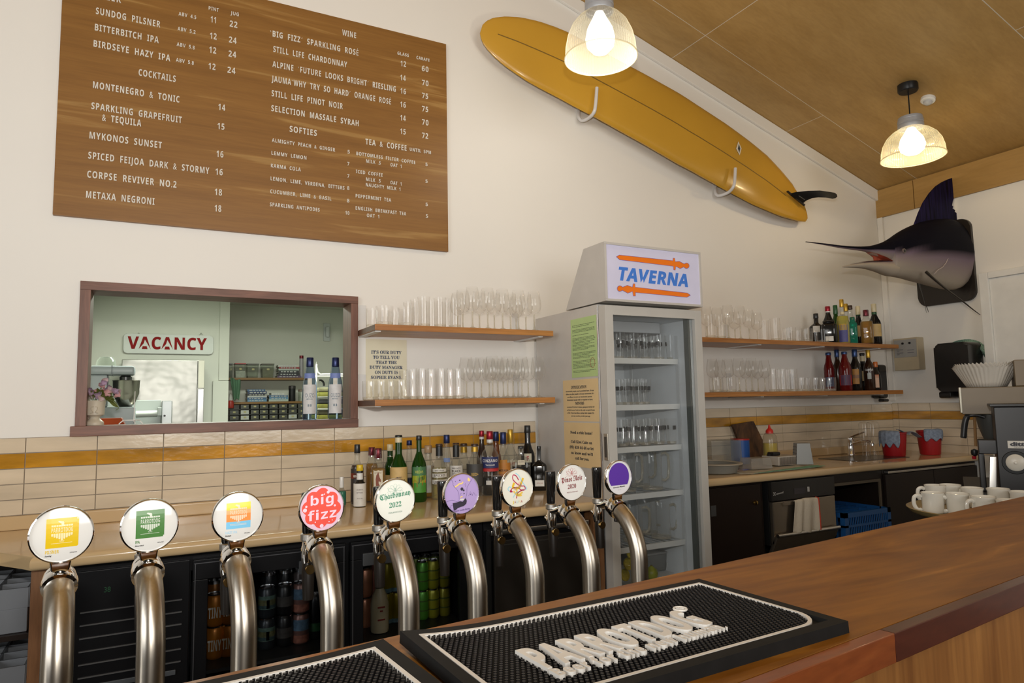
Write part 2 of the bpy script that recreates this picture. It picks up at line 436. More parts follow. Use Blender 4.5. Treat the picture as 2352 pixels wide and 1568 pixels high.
rack(-.60, 3.12, .36, 'grey divided glass rack on the lower shelf beside the wooden end panel')
# bottle cooler with compressor grille and two glass doors
COOL = mat('cooler_black', (.008, .008, .009), .35, spec=.2)
PANE = glass('cooler_glass', (.80, .81, .82), .35, 0, edge=.02)
t = thing('bottle_cooler', 'long black bottle cooler with two glass doors under the worktop', 'fridge', (.46, 3.0, 0))
CYF, CYB, CZT = 2.75, 3.32, .868
mb = MB()
for b in ((-.285, 1.285, CYF, CYB, .80, CZT), (-.285, 1.285, CYF, CYB, 0, .30), (-.285, .132, CYF+.01, CYB, .30, .80), (.132, 1.285, CYB-.03, CYB, .30, .80), (.682, .698, CYF, CYB, .30, .80), (1.215, 1.285, CYF, CYB, .30, .80)): mb.box(*b)
mb.build('cabinet', COOL, t, smooth=0)
g = MB().box(-.225, .128, CYF-.012, CYF+.008, .30, .84, .003).build('grille_panel', COOL, t)
mb = MB()
for i in range(6):
    z = .705-.042*i; mb.box(-.20, .105, CYF-.017, CYF-.012, z, z+.004)
mb.build('louvre_grille', mat('dark_grey_metal', (.10, .10, .10), .35), g, smooth=0)
MB().box(-.18, .09, CYF-.018, CYF-.012, .455, .472, .002).build('vent_strip', mat('mid_grey_plastic', (.09, .10, .11), .4), g)
mb = MB(); text(mb, '38', on(239, 1360, 1, CYF-.013), on(254, 1358, 1, CYF-.013), .018, (0, 0, 1), (0, -1, 0))
mb.build('display_digits', mat('green_led', (.01, .05, .02), .4, emit=((.05, .5, .15), .03)), g, smooth=0)
GREYH = mat('cooler_handle_grey', (.055, .058, .062), .4)
for x0, x1, hx in ((.137, .680, (.50, .64)), (.700, 1.213, (.745, .90))):
    mb = MB(); f = .05
    for b in ((x0, x1, .77, .84), (x0, x1, .27, .32), (x0, x0+f, .32, .77), (x1-f, x1, .32, .77)): mb.box(b[0], b[1], CYF-.03, CYF-.002, b[2], b[3], .003)
    d = mb.build('door', COOL, t)
    mb = MB()
    for b in ((x0+.004, x1-.004, .826, .829), (x0+.006, x0+.009, .29, .826), (x1-.009, x1-.006, .29, .826)): mb.box(b[0], b[1], CYF-.0315, CYF-.029, b[2], b[3])
    mb.build('edge_trim', mat('thin_steel_line', (.16, .16, .17), .3, .6), d, smooth=0)
    MB().box(x0+f-.004, x1-f+.004, CYF-.02, CYF-.016, .316, .774).build('pane', PANE, d, smooth=0)
    MB().box(hx[0], hx[1], CYF-.042, CYF-.029, .745, .795, .004).build('handle', GREYH, d)
for x0, x1 in ((.14, .68), (.70, 1.21)):
    mb = MB(); mb.box(x0, x1, CYF+.02, CYB-.035, .425, .437); mb.build('wire_shelf', mat('shelf_black', (.02, .02, .02), .5), t, smooth=0)
# cans and bottles in the cooler
CANLID = mat('can_aluminium', (.65, .65, .66), .25, 1)
def can(x, y, z, h, r, col, label, group, bands=(), word=None):
    t = thing('drink_can', label, 'can', (x, y, z), group)
    body = mat('can_%02x%02x%02x' % tuple(int(c*255) for c in col), col, .3, .35, noise=(20, .12))
    MB().lathe([(r*.8, 0), (r*.92, .004), (r, .012), (r, h*.87), (r*.84, h*.955)], 18, (x, y, z)).build('body', body, t)
    MB().lathe([(r*.84, h*.955), (r*.86, h), (r*.80, h), (r*.78, h*.97), (0, h*.97)], 18, (x, y, z)).build('lid', CANLID, t)
    for i, (a, b, c) in enumerate(bands):
        bm_ = mat('canband_%02x%02x%02x' % tuple(int(q*255) for q in c), c, .4, 0, noise=(60, .35))
        MB().lathe([(r*1.008, h*a), (r*1.008, h*b)], 18, (x, y, z)).build('label_band', bm_, t)
    if word:
        mb = MB(); n = V((-x, -y, 0)).normalized(); e = V((0, 0, 1)).cross(n).normalized(); e = -e if e.x < 0 else e
        text(mb, sans(word), V((x, y, z+h*.28))+n*(r*1.01)-e*r*.72, V((x, y, z+h*.28))+n*(r*1.01)+e*r*.72, h*.34, (0, 0, 1), n, .0012)
        mb.build('lettering', mat('can_cream', (.7, .68, .6), .5), t, smooth=0)
    return t
zb = .437; CY_ = 2.90
def cx(px, y=CY_): return on(px, 1400, 1, y).x
OR = (.55, .19, .012)
CG = 'cans in the bottle cooler'
ctop = on(490, 1362, 1, CY_).z; hc = (ctop-zb)/2
for i, (px, nm) in enumerate(((494, 'nearest the door hinge'), (527, 'beside the tap tube'))):
    for k in (0, 1):
        can(cx(px), CY_, zb+k*(hc+.001), hc, .033, OR, f"orange can with big pale letters {nm}, {'top' if k else 'bottom'} of two", CG, word='TINY')
can(cx(492, 2.99), 2.99, zb+2*hc*0, hc*2.25, .033, (.35, .13, .02), 'tall orange can behind the stacked orange cans in the cooler', CG)
cols = [(613, (.03, .035, .04), ((.3, .72, (.10, .16, .13)), (.42, .6, (.30, .27, .10)), (.32, .42, (.05, .12, .18))), 'dark can with faded green landscape band'),
        (654, (.012, .012, .012), ((.3, .62, (.05, .045, .04)),), 'black can with small grey crest'),
        (691, (.22, .11, .09), ((.45, .8, (.10, .17, .25)), (.06, .3, (.32, .12, .08))), 'pink and pale blue striped can')]
for px, c, bn, nm in cols:
    for k in (0, 1):
        can(cx(px), CY_, zb+k*(hc+.001), hc, .033, c, f"{nm} in the left cooler door, {'top' if k else 'bottom'} of two", CG, bn)
for px, c, nm in ((617, (.02, .022, .025), 'dark green'), (655, (.013, .013, .013), 'plain black'), (690, (.2, .16, .15), 'pale blue and pink')):
    can(cx(px, 2.99), 2.99, zb, hc*2.3, .033, c, f'{nm} tall can standing behind the two-high cans in the cooler', CG, ((.6, .75, (.1, .13, .13)),))
can(cx(727), 2.92, zb, hc*1.5, .033, (.008, .008, .008), 'black bottle-like can with a faint green ring, dark corner of cooler', CG, ((.2, .38, (.02, .08, .025)),))
for k in (0, 1):
    can(cx(838, 2.96), 2.96, zb+k*(hc*1.06), hc*1.05, .033, (.42, .17, .09), f"salmon can behind the milk bottle, {'top' if k else 'bottom'} of two", CG)
can(cx(858, 3.03), 3.03, zb, hc*2.25, .033, (.40, .14, .10), 'rose can standing farther back above the milk bottle', CG)
YL = (.42, .33, .015)
for px, nm in ((886, 'next to'), (909, 'one step from')):
    for k in (0, 1):
        can(cx(px, 2.97), 2.97, zb+k*hc*1.1, hc*1.08, .03, YL, f"yellow can with a pale blue hoop {nm} the milk bottle, {'top' if k else 'bottom'} of two", CG, ((.0, .13, (.2, .35, .42)),))
for px, c, nm in ((971, (.10, .33, .035), 'lime green slim can'), (995, (.36, .34, .02), 'olive yellow slim can next to lime green'), (1021, (.33, .29, .02), 'golden slim can at the open end')):
    for k in (0, 1):
        can(cx(px, 2.93), 2.93, zb+k*hc*1.06, hc*1.05, .0265, c, f"{nm}, front row, {'top' if k else 'bottom'} of two", CG, ((.3, .34, (.06, .1, .02)), (.62, .66, (.06, .1, .02))))
for i, px in enumerate((955, 978, 1001, 1024)):
    can(cx(px, 3.02), 3.02, zb, hc*2.15, .0265, (.15, .2, .03), f'slim green can in the back row of the cooler, {ORD[i]} from the tap tube', CG)
x = cx(872, 2.86)
t = thing('milk_bottle', 'cream filled glass milk bottle with faint red print in the cooler', 'bottle', (x, 2.86, zb))
MB().lathe([(0, 0), (.036, .003), (.038, .012), (.038, .115), (.03, .15), (.017, .178), (.0165, .2), (0, .2)], 20, (x, 2.86, zb)).build('milk', mat('milk_cream', (.75, .66, .44), .3), t)
MB().lathe([(.0175, .178), (.019, .2), (.019, .215), (0, .217)], 16, (x, 2.86, zb)).build('lid', mat('milk_lid', (.2, .22, .15), .3, .5), t)
mb = MB()
for a, zz, ww in ((0, .105, .03), (0, .09, .012), (0, .055, .03)): mb.box(x-ww/2-.004, x+ww/2-.004, 2.86-.0395, 2.86-.036, zb+zz, zb+zz+.006)
mb.build('red_print', mat('milk_red', (.35, .05, .04), .5), t, smooth=0)
# black undercounter glass washer
t = thing('glass_washer', 'black undercounter glass washer with a steel lip, beside bottle cooler', 'glass washer', (1.56, 3.0, 0))
MB().box(1.295, 1.825, 2.76, 3.32, 0, .858, .004).build('cabinet', COOL, t)
d = MB().box(1.335, 1.80, 2.735, 2.758, .12, .775, .006).build('door', mat('washer_door', (.026, .022, .018), .3), t)
MB().box(1.345, 1.79, 2.733, 2.736, .752, .756).build('steel_line', STEEL, d, smooth=0)
MB().box(1.31, 1.825, 2.715, 2.76, .80, .825, .006).build('steel_lip', STEEL, t)
MB().box(1.297, 1.32, 2.735, 2.757, .05, .82, .003).build('post', BLACK, t)
# right base units
t = thing('base_cabinet', 'dark brown base cabinet with a brass knob, next to tall fridge', 'cabinet', (2.78, 3.0, 0))
MB().box(2.54, 3.02, 2.765, 3.33, 0, .92, .002).build('carcass', DARK, t)
d = MB().box(2.56, 2.985, 2.745, 2.7645, .06, .905, .003).build('door', DARK, t)
k = on(1736, 1154, 1, 2.73); MB().lathe([(0, .024), (.010, .022), (.014, .012), (.008, .006), (.006, 0)], 16, m=frame_m((k.x, 2.745, k.z), (1, 0, 0), (0, 0, 1))).build('knob', mat('brass', (.75, .5, .15), .2, 1), d)
k = on(1640, 1173, 1, 2.744); MB().box(k.x-.022, k.x+.014, 2.7415, 2.746, k.z-.028, k.z+.028, .001).build('plate', mat('grey_plate', (.12, .12, .12), .4, .5), d)
t = thing('dishwasher', 'steel fronted commercial dishwasher with black control strip', 'dishwasher', (3.31, 3.0, 0))
mb = MB().box(3.045, 3.58, 2.75, 3.33, .56, .915, .004); mb.box(3.05, 3.575, 3.02, 3.33, 0, .565, .004); mb.build('cabinet', BLACK, t)
c = MB().box(3.045, 3.572, 2.722, 2.749, .805, .912, .004).build('control_panel', mat('washer_black', (.018, .016, .014), .3), t)
mb = MB(); text(mb, 'eswood', on(1783, 1136, 1, 2.72), on(1799, 1132, 1, 2.72), .011, (0, 0, 1), (0, -1, 0), bold=.02)
for dx, dz in ((0, 0), (.012, 0), (0, .012), (.012, .012), (.006, .006)): p = on(1777, 1138, 1, 2.72); mb.box(p.x+dx, p.x+dx+.005, 2.7205, 2.7222, p.z+dz, p.z+dz+.005)
mb.build('lettering', mat('panel_print', (.5, .48, .45), .5), c, smooth=0)
p = on(1837, 1127, 1, 2.72); MB().box(p.x-.045, p.x+.045, 2.7205, 2.7222, p.z-.016, p.z+.016).build('display', mat('dark_display', (.03, .025, .03), .15), c, smooth=0)
p = on(1857, 1123, 1, 2.72); MB().box(p.x-.008, p.x+.008, 2.719, 2.7222, p.z-.014, p.z+.014, .001).build('button', mat('button_grey', (.45, .43, .40), .4), c)
STD = mat('dull_steel', (.36, .30, .23), .32, .9)
d = MB().box(3.05, 3.570, 2.724, 2.749, .57, .80, .004).build('door', STD, t)
MB().box(3.125, 3.33, 2.715, 2.7245, .775, .797, .003).build('handle', STD, d)
a, b = on(1772, 1236, 1, 2.70), on(1912, 1210, 1, 2.70); zz = (a.z+b.z)/2
MB().hull([(3.05, 2.97, .06), (3.56, 2.97, .06), (3.56, 2.995, .06), (3.05, 2.995, .06), (3.05, 2.695, zz), (3.56, 2.695, zz), (3.56, 2.725, zz), (3.05, 2.725, zz)], .008).build('drop_door', STD, t)
MB().tube([(3.05, 2.70, zz), (3.56, 2.70, zz)], .011).build('door_rail', STEEL, t)
# towel over the dishwasher handle
def cloth(nm, label, rows, m, edge=None, cat='towel', th=.003, group=None):
    t = thing(nm, label, cat, rows[0][0], group)
    mb = MB(); mb.grid(rows); bmesh.ops.recalc_face_normals(mb.bm, faces=mb.bm.faces)
    o = mb.build('cloth', m, t, smooth=80); sd = o.modifiers.new('t', 'SOLIDIFY'); sd.thickness = th; sd.offset = 0
    sb = o.modifiers.new('s', 'SUBSURF'); sb.levels = sb.render_levels = 1
    if edge:
        mb = MB(); mb.tube([r[-1] for r in rows], .004, 6); mb.build('red_hem', edge, t)
    return t
tl, tr, bl, br = on(1826, 1150, 1, 2.70), on(1878, 1143, 1, 2.70), on(1821, 1230, 1, 2.70), on(1879, 1214, 1, 2.70)
rows = []
for i in range(9):
    v = i/8; row = []
    for j in range(13):
        u = j/12; p = tl.lerp(tr, u).lerp(bl.lerp(br, u), v)
        row.append((p.x+.006*math.sin(u*9), 2.700+.011*math.sin(u*17+v)*(.35+.65*v)-.008*v, p.z+.006*math.sin(u*PI)*(1-v)+.012*v*math.sin(u*6)))
    rows.append(row)
rows = [[(x, 2.7265, z-.03) for x, y, z in rows[0]], [(x, 2.714, z+.004) for x, y, z in rows[0]]] + rows
cloth('tea_towel', 'cream tea towel with a red hem hanging on the dishwasher door', rows, mat('towel_cream', (.62, .55, .44), .9, bump=(90, .3)), mat('hem_red', (.5, .06, .03), .8))
# open bay and the corner cabinets
t = thing('open_bay', 'dark open bay under the worktop with pale edging around its mouth', 'cabinet', (3.83, 3.0, 0))
mb = MB()
for b in ((3.585, 3.61, 2.765, 3.33, 0, .92), (4.05, 4.075, 2.765, 3.33, 0, .92), (3.61, 4.05, 3.30, 3.33, 0, .92), (3.61, 4.05, 2.765, 3.30, .86, .92), (3.61, 4.05, 2.765, 3.30, .47, .492)): mb.box(*b)
mb.build('carcass', DARK, t, smooth=0)
mb = MB(); E_ = mat('bay_edging', (.11, .085, .055), .5); mb.box(3.61, 4.05, 2.755, 2.7645, .845, .862); mb.box(4.035, 4.05, 2.755, 2.7645, .52, .845); mb.build('edging', E_, t, smooth=0)
BLU = mat('blue_crate_plastic', (.015, .10, .31), .4)
t = thing('dish_crate', 'blue plastic dishwasher crate in the open bay', 'crate', (3.85, 2.82, .492))
a, b = on(1938, 1180, 1, 2.62), on(2048, 1166, 1, 2.62); x0, x1, y0, y1, z0, z1 = 3.614, 4.045, 2.70, 3.08, .4925, .492+.20
mb = MB(); e = .010
for q in ((x0, x1, y0, y1, z0, z0+.055), (x0, x1, y0, y0+e, z1-.028, z1), (x0, x1, y1-e, y1, z1-.028, z1), (x0, x0+e, y0, y1, z1-.028, z1), (x1-e, x1, y0, y1, z1-.028, z1), (x0, x1, y0, y0+e, z0+.115, z0+.128), (x0, x0+e, y0, y1, z0+.115, z0+.128)): mb.box(*q)
for xx in (x0, x1-.03):
    for yy in (y0, y1-.03): mb.box(xx, xx+.03, yy, yy+.03, z0, z1)
mb.build('body', BLU, t, smooth=0)
mb = MB()
for k in range(18):
    u = x0+.03+(x1-x0-.06)*k/17
    for za, zc in ((z0+.055, z0+.117), (z0+.126, z1-.026)): mb.hull([(u-.004, y0+.002, za), (u+.004, y0+.002, za), (u+.004, y0+.008, za), (u-.004, y0+.008, za), (u+.010, y0+.002, zc), (u+.018, y0+.002, zc), (u+.018, y0+.008, zc), (u+.010, y0+.008, zc)])
for k in range(12):
    u = y0+.03+(y1-y0-.06)*k/11
    mb.box(x0+.002, x0+.008, u-.004, u+.004, z0+.05, z1-.02)
for k in range(1, 5): mb.box(x0+.01, x1-.01, y0+(y1-y0)*k/5-.002, y0+(y1-y0)*k/5+.002, z1-.03, z1-.012); mb.box(x0+(x1-x0)*k/5-.002, x0+(x1-x0)*k/5+.002, y0+.01, y1-.01, z1-.03, z1-.012)
mb.build('side_lattice', BLU, t, smooth=0)
t = thing('base_cabinet', 'pair of dark handleless cabinet doors under the sink with a steel pull strip', 'cabinet', (4.6, 3.0, 0))
MB().box(4.08, XR-.003, 2.765, 3.33, 0, .92, .002).build('carcass', DARK, t)
for x0, x1 in ((4.085, 4.59), (4.595, 5.10)): MB().box(x0, x1, 2.745, 2.7645, .06, .885, .003).build('door', DARK, t)
MB().box(4.10, 5.06, 2.735, 2.7645, .890, .905, .003).build('pull_strip', STEEL, t)
# ---------------------------------------------------------------- tall glass-door drinks fridge
FG = mat('fridge_grey', (.60, .57, .53), .38)
FGD = mat('fridge_frame_grey', (.58, .56, .52), .35)
FIN = mat('fridge_liner', (.70, .73, .75), .4)
t = thing('drinks_fridge', 'tall grey glass-door drinks fridge with a lit sign box on top', 'fridge', (2.21, 3.0, 0))
X0, X1, YF, YB = 1.906, 2.517, 2.713, 3.32
mb = MB()
for b in ((X0, X0+.035, YF, YB, 0, 1.85), (X1-.035, X1, YF, YB, 0, 1.85), (X0+.035, X1-.035, YB-.04, YB, 0, 1.85), (X0+.035, X1-.035, YF, YB-.04, 1.80, 1.85), (X0+.035, X1-.035, YF, YB-.04, 0, .455)): mb.box(*b)
mb.build('cabinet', FG, t, smooth=0)
mb = MB()
for b in ((X0+.035, X0+.040, YF, YB-.04, .30, 1.80), (X1-.040, X1-.035, YF, YB-.04, .30, 1.80), (X0+.04, X1-.04, YB-.045, YB-.04, .30, 1.80), (X0+.04, X1-.04, YF, YB-.045, 1.795, 1.80), (X0+.04, X1-.04, YF, YB-.045, .455, .46)): mb.box(*b)
lin = mb.build('liner', FIN, t, smooth=0)
mb = MB()
for x in (X0+.041, X1-.047): 
    for y in (2.80, 3.2): mb.box(x, x+.006, y-.012, y+.012, .33, 1.72)
mb.build('shelf_rail', mat('rail_white', (.6, .62, .63), .4), lin, smooth=0)
MB().box(X0+.06, X1-.10, 2.86, 3.2, 1.735, 1.795, .006).build('evaporator_cover', mat('evap_grey', (.42, .43, .44), .4), lin)
MB().box(X0-.002, X0+.004, YF-.003, YF+.01, .02, 1.848, .001).build('corner_bead', mat('bright_alu', (.75, .76, .78), .25, .9), t)
# door: frame, pane, gasket strips, recessed handle
mb = MB(); DF, DB, dz0, dz1 = 2.65, 2.708, .10, 1.838; w_ = .046
for b in ((X0, X0+w_, dz0, dz1), (X1-w_, X1, dz0, dz1), (X0+w_, X1-w_, dz1-w_, dz1), (X0+w_, X1-w_, dz0, dz0+w_)): mb.box(b[0], b[1], DF, DB, b[2], b[3], .0015)
d = mb.build('door', FGD, t)
MB().box(X0+w_-.003, X1-w_+.003, 2.668, 2.671, dz0+w_-.003, dz1-w_+.003).build('pane', glass('fridge_glass', (.965, .975, .98), .2, .01, (.5, .55, .6), .02, edge=.03), d, smooth=0)
MB().box(X1-w_-.030, X1-w_-.020, 2.672, 2.705, dz0+w_, dz1-w_).build('gasket', mat('gasket_dark', (.10, .11, .10), .4), d, smooth=0)
MB().box(X1-w_-.018, X1-w_-.002, 2.672, 2.705, dz0+w_, dz1-w_).build('gasket_chrome', mat('gasket_silver', (.6, .62, .62), .2, .9), d, smooth=0)
a = on(1394, 998, 0, X0); b = on(1396, 1055, 0, X0)
hb = MB().box(X0-.004, X0+.001, 2.658, 2.690, b.z-.005, a.z+.005, .002).build('handle', mat('handle_silver', (.6, .57, .5), .3, .8), d)
MB().box(X0-.0055, X0-.002, 2.665, 2.684, b.z+.01, a.z-.01).build('handle_recess', mat('recess_dark', (.08, .07, .06), .5), d, smooth=0)
SHZ = [on(1412, v, 1, 2.80).z for v in (822, 930, 1028, 1138, 1260)]
for z in SHZ:
    sh = MB().hull([(X0+.043, 2.795, z-.028), (X1-.043, 2.795, z-.028), (X1-.043, 2.80, z-.028), (X0+.043, 2.80, z-.028), (X0+.043, 2.79, z), (X1-.045, 2.79, z), (X1-.043, 2.80, z), (X0+.043, 2.80, z)]).build('shelf', mat('shelf_white', (.80, .80, .77), .4), t, smooth=0)
    mb = MB()
    for k in range(14):
        xx = X0+.05+(X1-X0-.1)*k/13; mb.tube([(xx, 2.80, z-.006), (xx, 3.26, z-.006)], .0025, 5)
    mb.tube([(X0+.045, 3.26, z-.006), (X1-.045, 3.26, z-.006)], .003, 5); mb.build('wire_grate', mat('wire_grey', (.55, .56, .56), .4), sh)
# sign box: wedge with a flat lit face
hz0, hz1 = 1.857, 2.147
mb = MB().hull([(X0, 2.65, hz0), (X1+.006, 2.65, hz0), (X1+.006, 3.0, hz0), (X0, 3.0, hz0), (X0, 2.65, hz1), (X1+.006, 2.65, hz1), (X1+.006, 2.82, hz1), (X0, 2.82, hz1)])
hd = mb.build('sign_box', FG, t, smooth=0)
mb = MB(); f = .012
for b in ((X0, X1+.006, hz1-f, hz1), (X0, X1+.006, hz0, hz0+f), (X0, X0+f, hz0+f, hz1-f), (X1+.006-f, X1+.006, hz0+f, hz1-f)): mb.box(b[0], b[1], 2.640, 2.6505, b[2], b[3], .001)
mb.build('sign_frame', FG, hd)
SY = 2.6455
MB().box(X0+f, X1+.006-f, SY, 2.6515, hz0+f, hz1-f).build('sign_panel', mat('sign_lavender', (.60, .58, .72), .3, emit=((.62, .60, .78), .16)), hd, smooth=0)
def sp(u, v): return on(1220+u*.2359, 530+v*.2359, 1, SY)
def flat(mb, pts, y, d, n=-1):
    """outline given as points on a plane y = const, raised by d toward the camera"""
    P = [(p.x, p.z) for p in pts]
    if sum(a[0]*b[1]-b[0]*a[1] for a, b in zip(P, P[1:]+P[:1])) < 0: P = P[::-1]
    return mb.prism(P, d, frame_m((0, y, 0), (1, 0, 0), (0, 0, 1)))
s1 = [(828, 252), (858, 235), (1378, 290), (1380, 265), (1397, 267), (1403, 300), (1440, 296), (1488, 322)]+[(1512+26*math.cos(a), 340+27*math.sin(a)) for a in [x*.4-2.2 for x in range(12)]]+[(1484, 352), (1450, 368), (1408, 345), (1402, 382), (1385, 380), (1383, 345), (862, 282)]
s2 = [(1550, 627), (1520, 605), (1012, 548), (1010, 515), (992, 513), (985, 548), (935, 530), (890, 548)]+[(862+26*math.cos(a), 562+28*math.sin(a)) for a in [-.95-x*.4 for x in range(12)]]+[(888, 580), (940, 607), (985, 590), (993, 635), (1015, 635), (1015, 600), (1515, 647)]
for s in (s1, s2):
    P = [sp(*q) for q in s]; mb = MB(); flat(mb, P, SY, .0012)
    sw = mb.build('sword_emblem', mat('sword_orange', (.85, .19, .008), .4, emit=((.9, .2, .01), .1)), hd, smooth=0)
    mb = MB(); mb.tube([(p.x, SY-.0008, p.z) for p in P+P[:1]], .0012, 6); mb.build('sword_outline', mat('outline_violet', (.20, .12, .45), .4), hd)
mb = MB(); text(mb, sans('TAVERNA'), sp(855, 478), sp(1526, 545), .0655, (0, 0, 1), (0, -1, 0), .0012, bold=.022, shear=.22, sp=1.06)
mb.build('sign_lettering', mat('sign_blue', (.055, .20, .66), .4, emit=((.06, .22, .7), .1)), hd, smooth=0)
# notices on the fridge side
def notice(label, y0, y1, z0, z1, col, nm='notice'):
    t = thing(nm, label, 'notice', (X0-.001, (y0+y1)/2, z0))
    MB().box(X0-.0022, X0-.0002, y0, y1, z0, z1).build('sheet', mat('paper_%02x%02x' % (int(col[0]*255), int(col[2]*255)), col, .6), t, smooth=0); return t
INK = mat('ink', (.045, .045, .055), .6)
def nline(mb, s, y0, y1, z, h, bold=.02): text(mb, s, (X0-.0023, y1, z), (X0-.0023, y0, z), h, (0, 0, 1), (-1, 0, 0), .0004, bold)
def serif(s):
    return ''.join(chr(0x1D400+ord(c)-65) if 'A' <= c <= 'Z' else chr(0x1D41A+ord(c)-97) if 'a' <= c <= 'z' else chr(0x1D7CE+ord(c)-48) if c.isdigit() else c for c in s)
n = notice('green printed licence sheet taped high on the side of the fridge', 2.725, 2.955, 1.50, 1.80, (.50, .66, .29))
mb = MB(); rnd = random.Random(3); z = 1.765
blocks = [1, 1, 0, 3, 0, 1, 0, 3, 2, 2, 3, 0, 3, 2, 0, 2, 1, 3, 0, 2]
for b in blocks:
    for k in range(max(b, 1)):
        y = 2.94
        while y > 2.745 and b:
            w2 = rnd.uniform(.008, .022)
            if k == b-1 and y < 2.80 and rnd.random() < .5: break
            mb.box(X0-.0028, X0-.002, max(y-w2, 2.737), y, z, z+.0022); y -= w2+.0035
        z -= .0062
    z -= .0015
mb.build('print_lines', mat('ink_grey', (.10, .14, .07), .6), n, smooth=0)
mb = MB(); mb.tube([(X0-.0025, 2.765+.019*math.cos(a*PI/12), 1.567+.025*math.sin(a*PI/12)) for a in range(25)], .0012, 5); mb.build('red_seal', mat('seal_red', (.35, .10, .06), .6), n)
KR = (.80, .60, .32)
n = notice('kraft coloured notice on intoxication and minors, middle sheet on the fridge side', 2.725, 3.045, 1.279, 1.489, KR)
mb = MB(); nline(mb, serif('INTOXICATION'), 2.825, 2.965, 1.444, .015, .02); nline(mb, serif('MINORS'), 2.850, 2.930, 1.363, .014, .02)
for i, s in enumerate(("Intoxicated people aren't permitted here. It's an", "offence to allow people to become intoxicated. It's", "an offence to serve an intoxicated person.", "Intoxicated people will be required to leave.")):
    k = (.0, .0, .015, .01)[i]; nline(mb, serif(s), 2.762+k, 3.018-k, 1.428-.0148*i, .0072, .02)
for i, s in enumerate(("A current NZ driver's licence, passport, HANZ 18+", "or Kiwi Access Card are the only accepted forms", "of ID. If you look like a spring chick (under 25),", "you may need to provide your age.")):
    k = (.0, .0, .005, .04)[i]; nline(mb, serif(s), 2.758+k, 3.012-k, 1.347-.0150*i, .0072, .02)
mb.build('lettering', INK, n, smooth=0)
n = notice('kraft coloured taxi notice, lowest sheet on the side of the fridge', 2.725, 3.045, 1.05, 1.272, KR)
mb = MB()
for s, h, y0, y1 in (('Need a ride home?', 1.215, 2.785, 2.985), ('Call Kiwi Cabs on', 1.168, 2.79, 2.982), ('(09) 438 44 44 or let', 1.140, 2.778, 2.995), ("us know and we'll", 1.112, 2.785, 2.982), ('call for you.', 1.086, 2.82, 2.945)): nline(mb, serif(s), y0, y1, h, .0145, .022)
mb.build('lettering', INK, n, smooth=0)
# ---------------------------------------------------------------- wall shelves and their glasses
SHW = wood('shelf_wood', (.36, .135, .03), (.54, .24, .065), (1.6, 30, 30), .38)
SHE = wood('shelf_end_grain', (.10, .04, .02), (.16, .065, .03), (30, 3, 30), .5)
BRK = mat('bracket_white', (.72, .71, .69), .4)
def shelf(label, x0, x1, z, brackets):
    t = thing('wall_shelf', label, 'shelf', ((x0+x1)/2, 3.2, z-.028), 'hardwood glass shelves')
    MB().box(x0, x1, 3.044, YW-.001, z-.028, z, .0015).build('board', SHW, t)
    MB().box(x0-.0006, x0+.001, 3.046, YW-.002, z-.0265, z-.0015).build('end_grain', SHE, t, smooth=0)
    for x in brackets:
        mb = MB().box(x-.014, x+.014, 3.07, YW-.001, z-.034, z-.0275, .001); mb.box(x-.02, x+.02, YW-.005, YW-.001, z-.0275, z+.13, .001)
        mb.build('bracket', BRK, t)
    return t
ZU, ZL, ZRU, ZRL = 1.752, 1.403, 1.749, 1.419
shelf('upper wooden shelf of glasses between the hatch and the drinks fridge', .892, 1.852, ZU, (.914, 1.79))
shelf('lower wooden shelf of glasses between the hatch and the drinks fridge', .892, 1.853, ZL, (.914, 1.79))
shelf('upper wooden shelf of glasses and liquor between the drinks fridge and corner', 2.56, 4.785, ZRU, (2.8, 3.4, 4.0, 4.6))
shelf('lower wooden shelf of glasses and liquor between the drinks fridge and corner', 2.56, 4.80, ZRL, (2.8, 3.4, 4.0, 4.6))
GL = glass('clear_glass', (.992, .990, .985), .32, .004, (.92, .88, .82), .03, .30)
GLB = glass('thick_glass_base', (.90, .88, .82), .5, .16, (.80, .74, .64), .05, .35)
def proto(nm, cat, parts):
    t = thing(nm, 'x', cat)
    for pn, prof, m, kw in parts: MB().lathe(prof, **kw).build(pn, m, t)
    return t
K = dict(seg=22)
WINE = proto('wine_glass', 'wine glass', (('bowl', [(.0285, .213), (.034, .185), (.0385, .15), (.0385, .133), (.033, .112), (.022, .099), (.008, .0935), (.0045, .09)], GL, K),
    ('stem', [(.0045, .09), (.0034, .07), (.0035, .03), (.006, .012), (.02, .005), (.034, .003), (.0345, .001), (0, 0)], GLB, K)))
HIGH = proto('highball_glass', 'glass', (('wall', [(.031, .148), (.0305, .08), (.0295, .014)], GL, K), ('base', [(.0285, .016), (.0295, .014), (.029, .003), (.026, 0), (0, 0)], GLB, K)))
TUMB = proto('tumbler_glass', 'glass', (('wall', [(.041, .092), (.0415, .05), (.039, .014)], GL, K), ('base', [(.0385, .016), (.0395, .013), (.038, .003), (.034, 0), (0, 0)], GLB, K)))
BEER = proto('beer_glass', 'beer glass', (('wall', [(.0345, .135), (.033, .09), (.028, .04), (.026, .012)], GL, K), ('base', [(.025, .014), (.026, .011), (.026, .002), (.023, 0), (0, 0)], GLB, K)))
_b = MB()
for a in (-2.0, -1.2, -.5, 1.2): _b.lathe([(.0330, .076), (.0340, .097)], 6, arc=(a-.28, a+.28))
_l = _b.build('logo_print', mat('logo_black', (.03, .03, .03), .5), BEER)
JUG = thing('glass_jug', 'x', 'jug')
MB().lathe([(.056, .205), (.052, .19), (.050, .10), (.053, .012)], 26).build('wall', GL, JUG)
MB().lathe([(.052, .014), (.053, .011), (.052, .002), (0, 0)], 26).build('base', GLB, JUG)
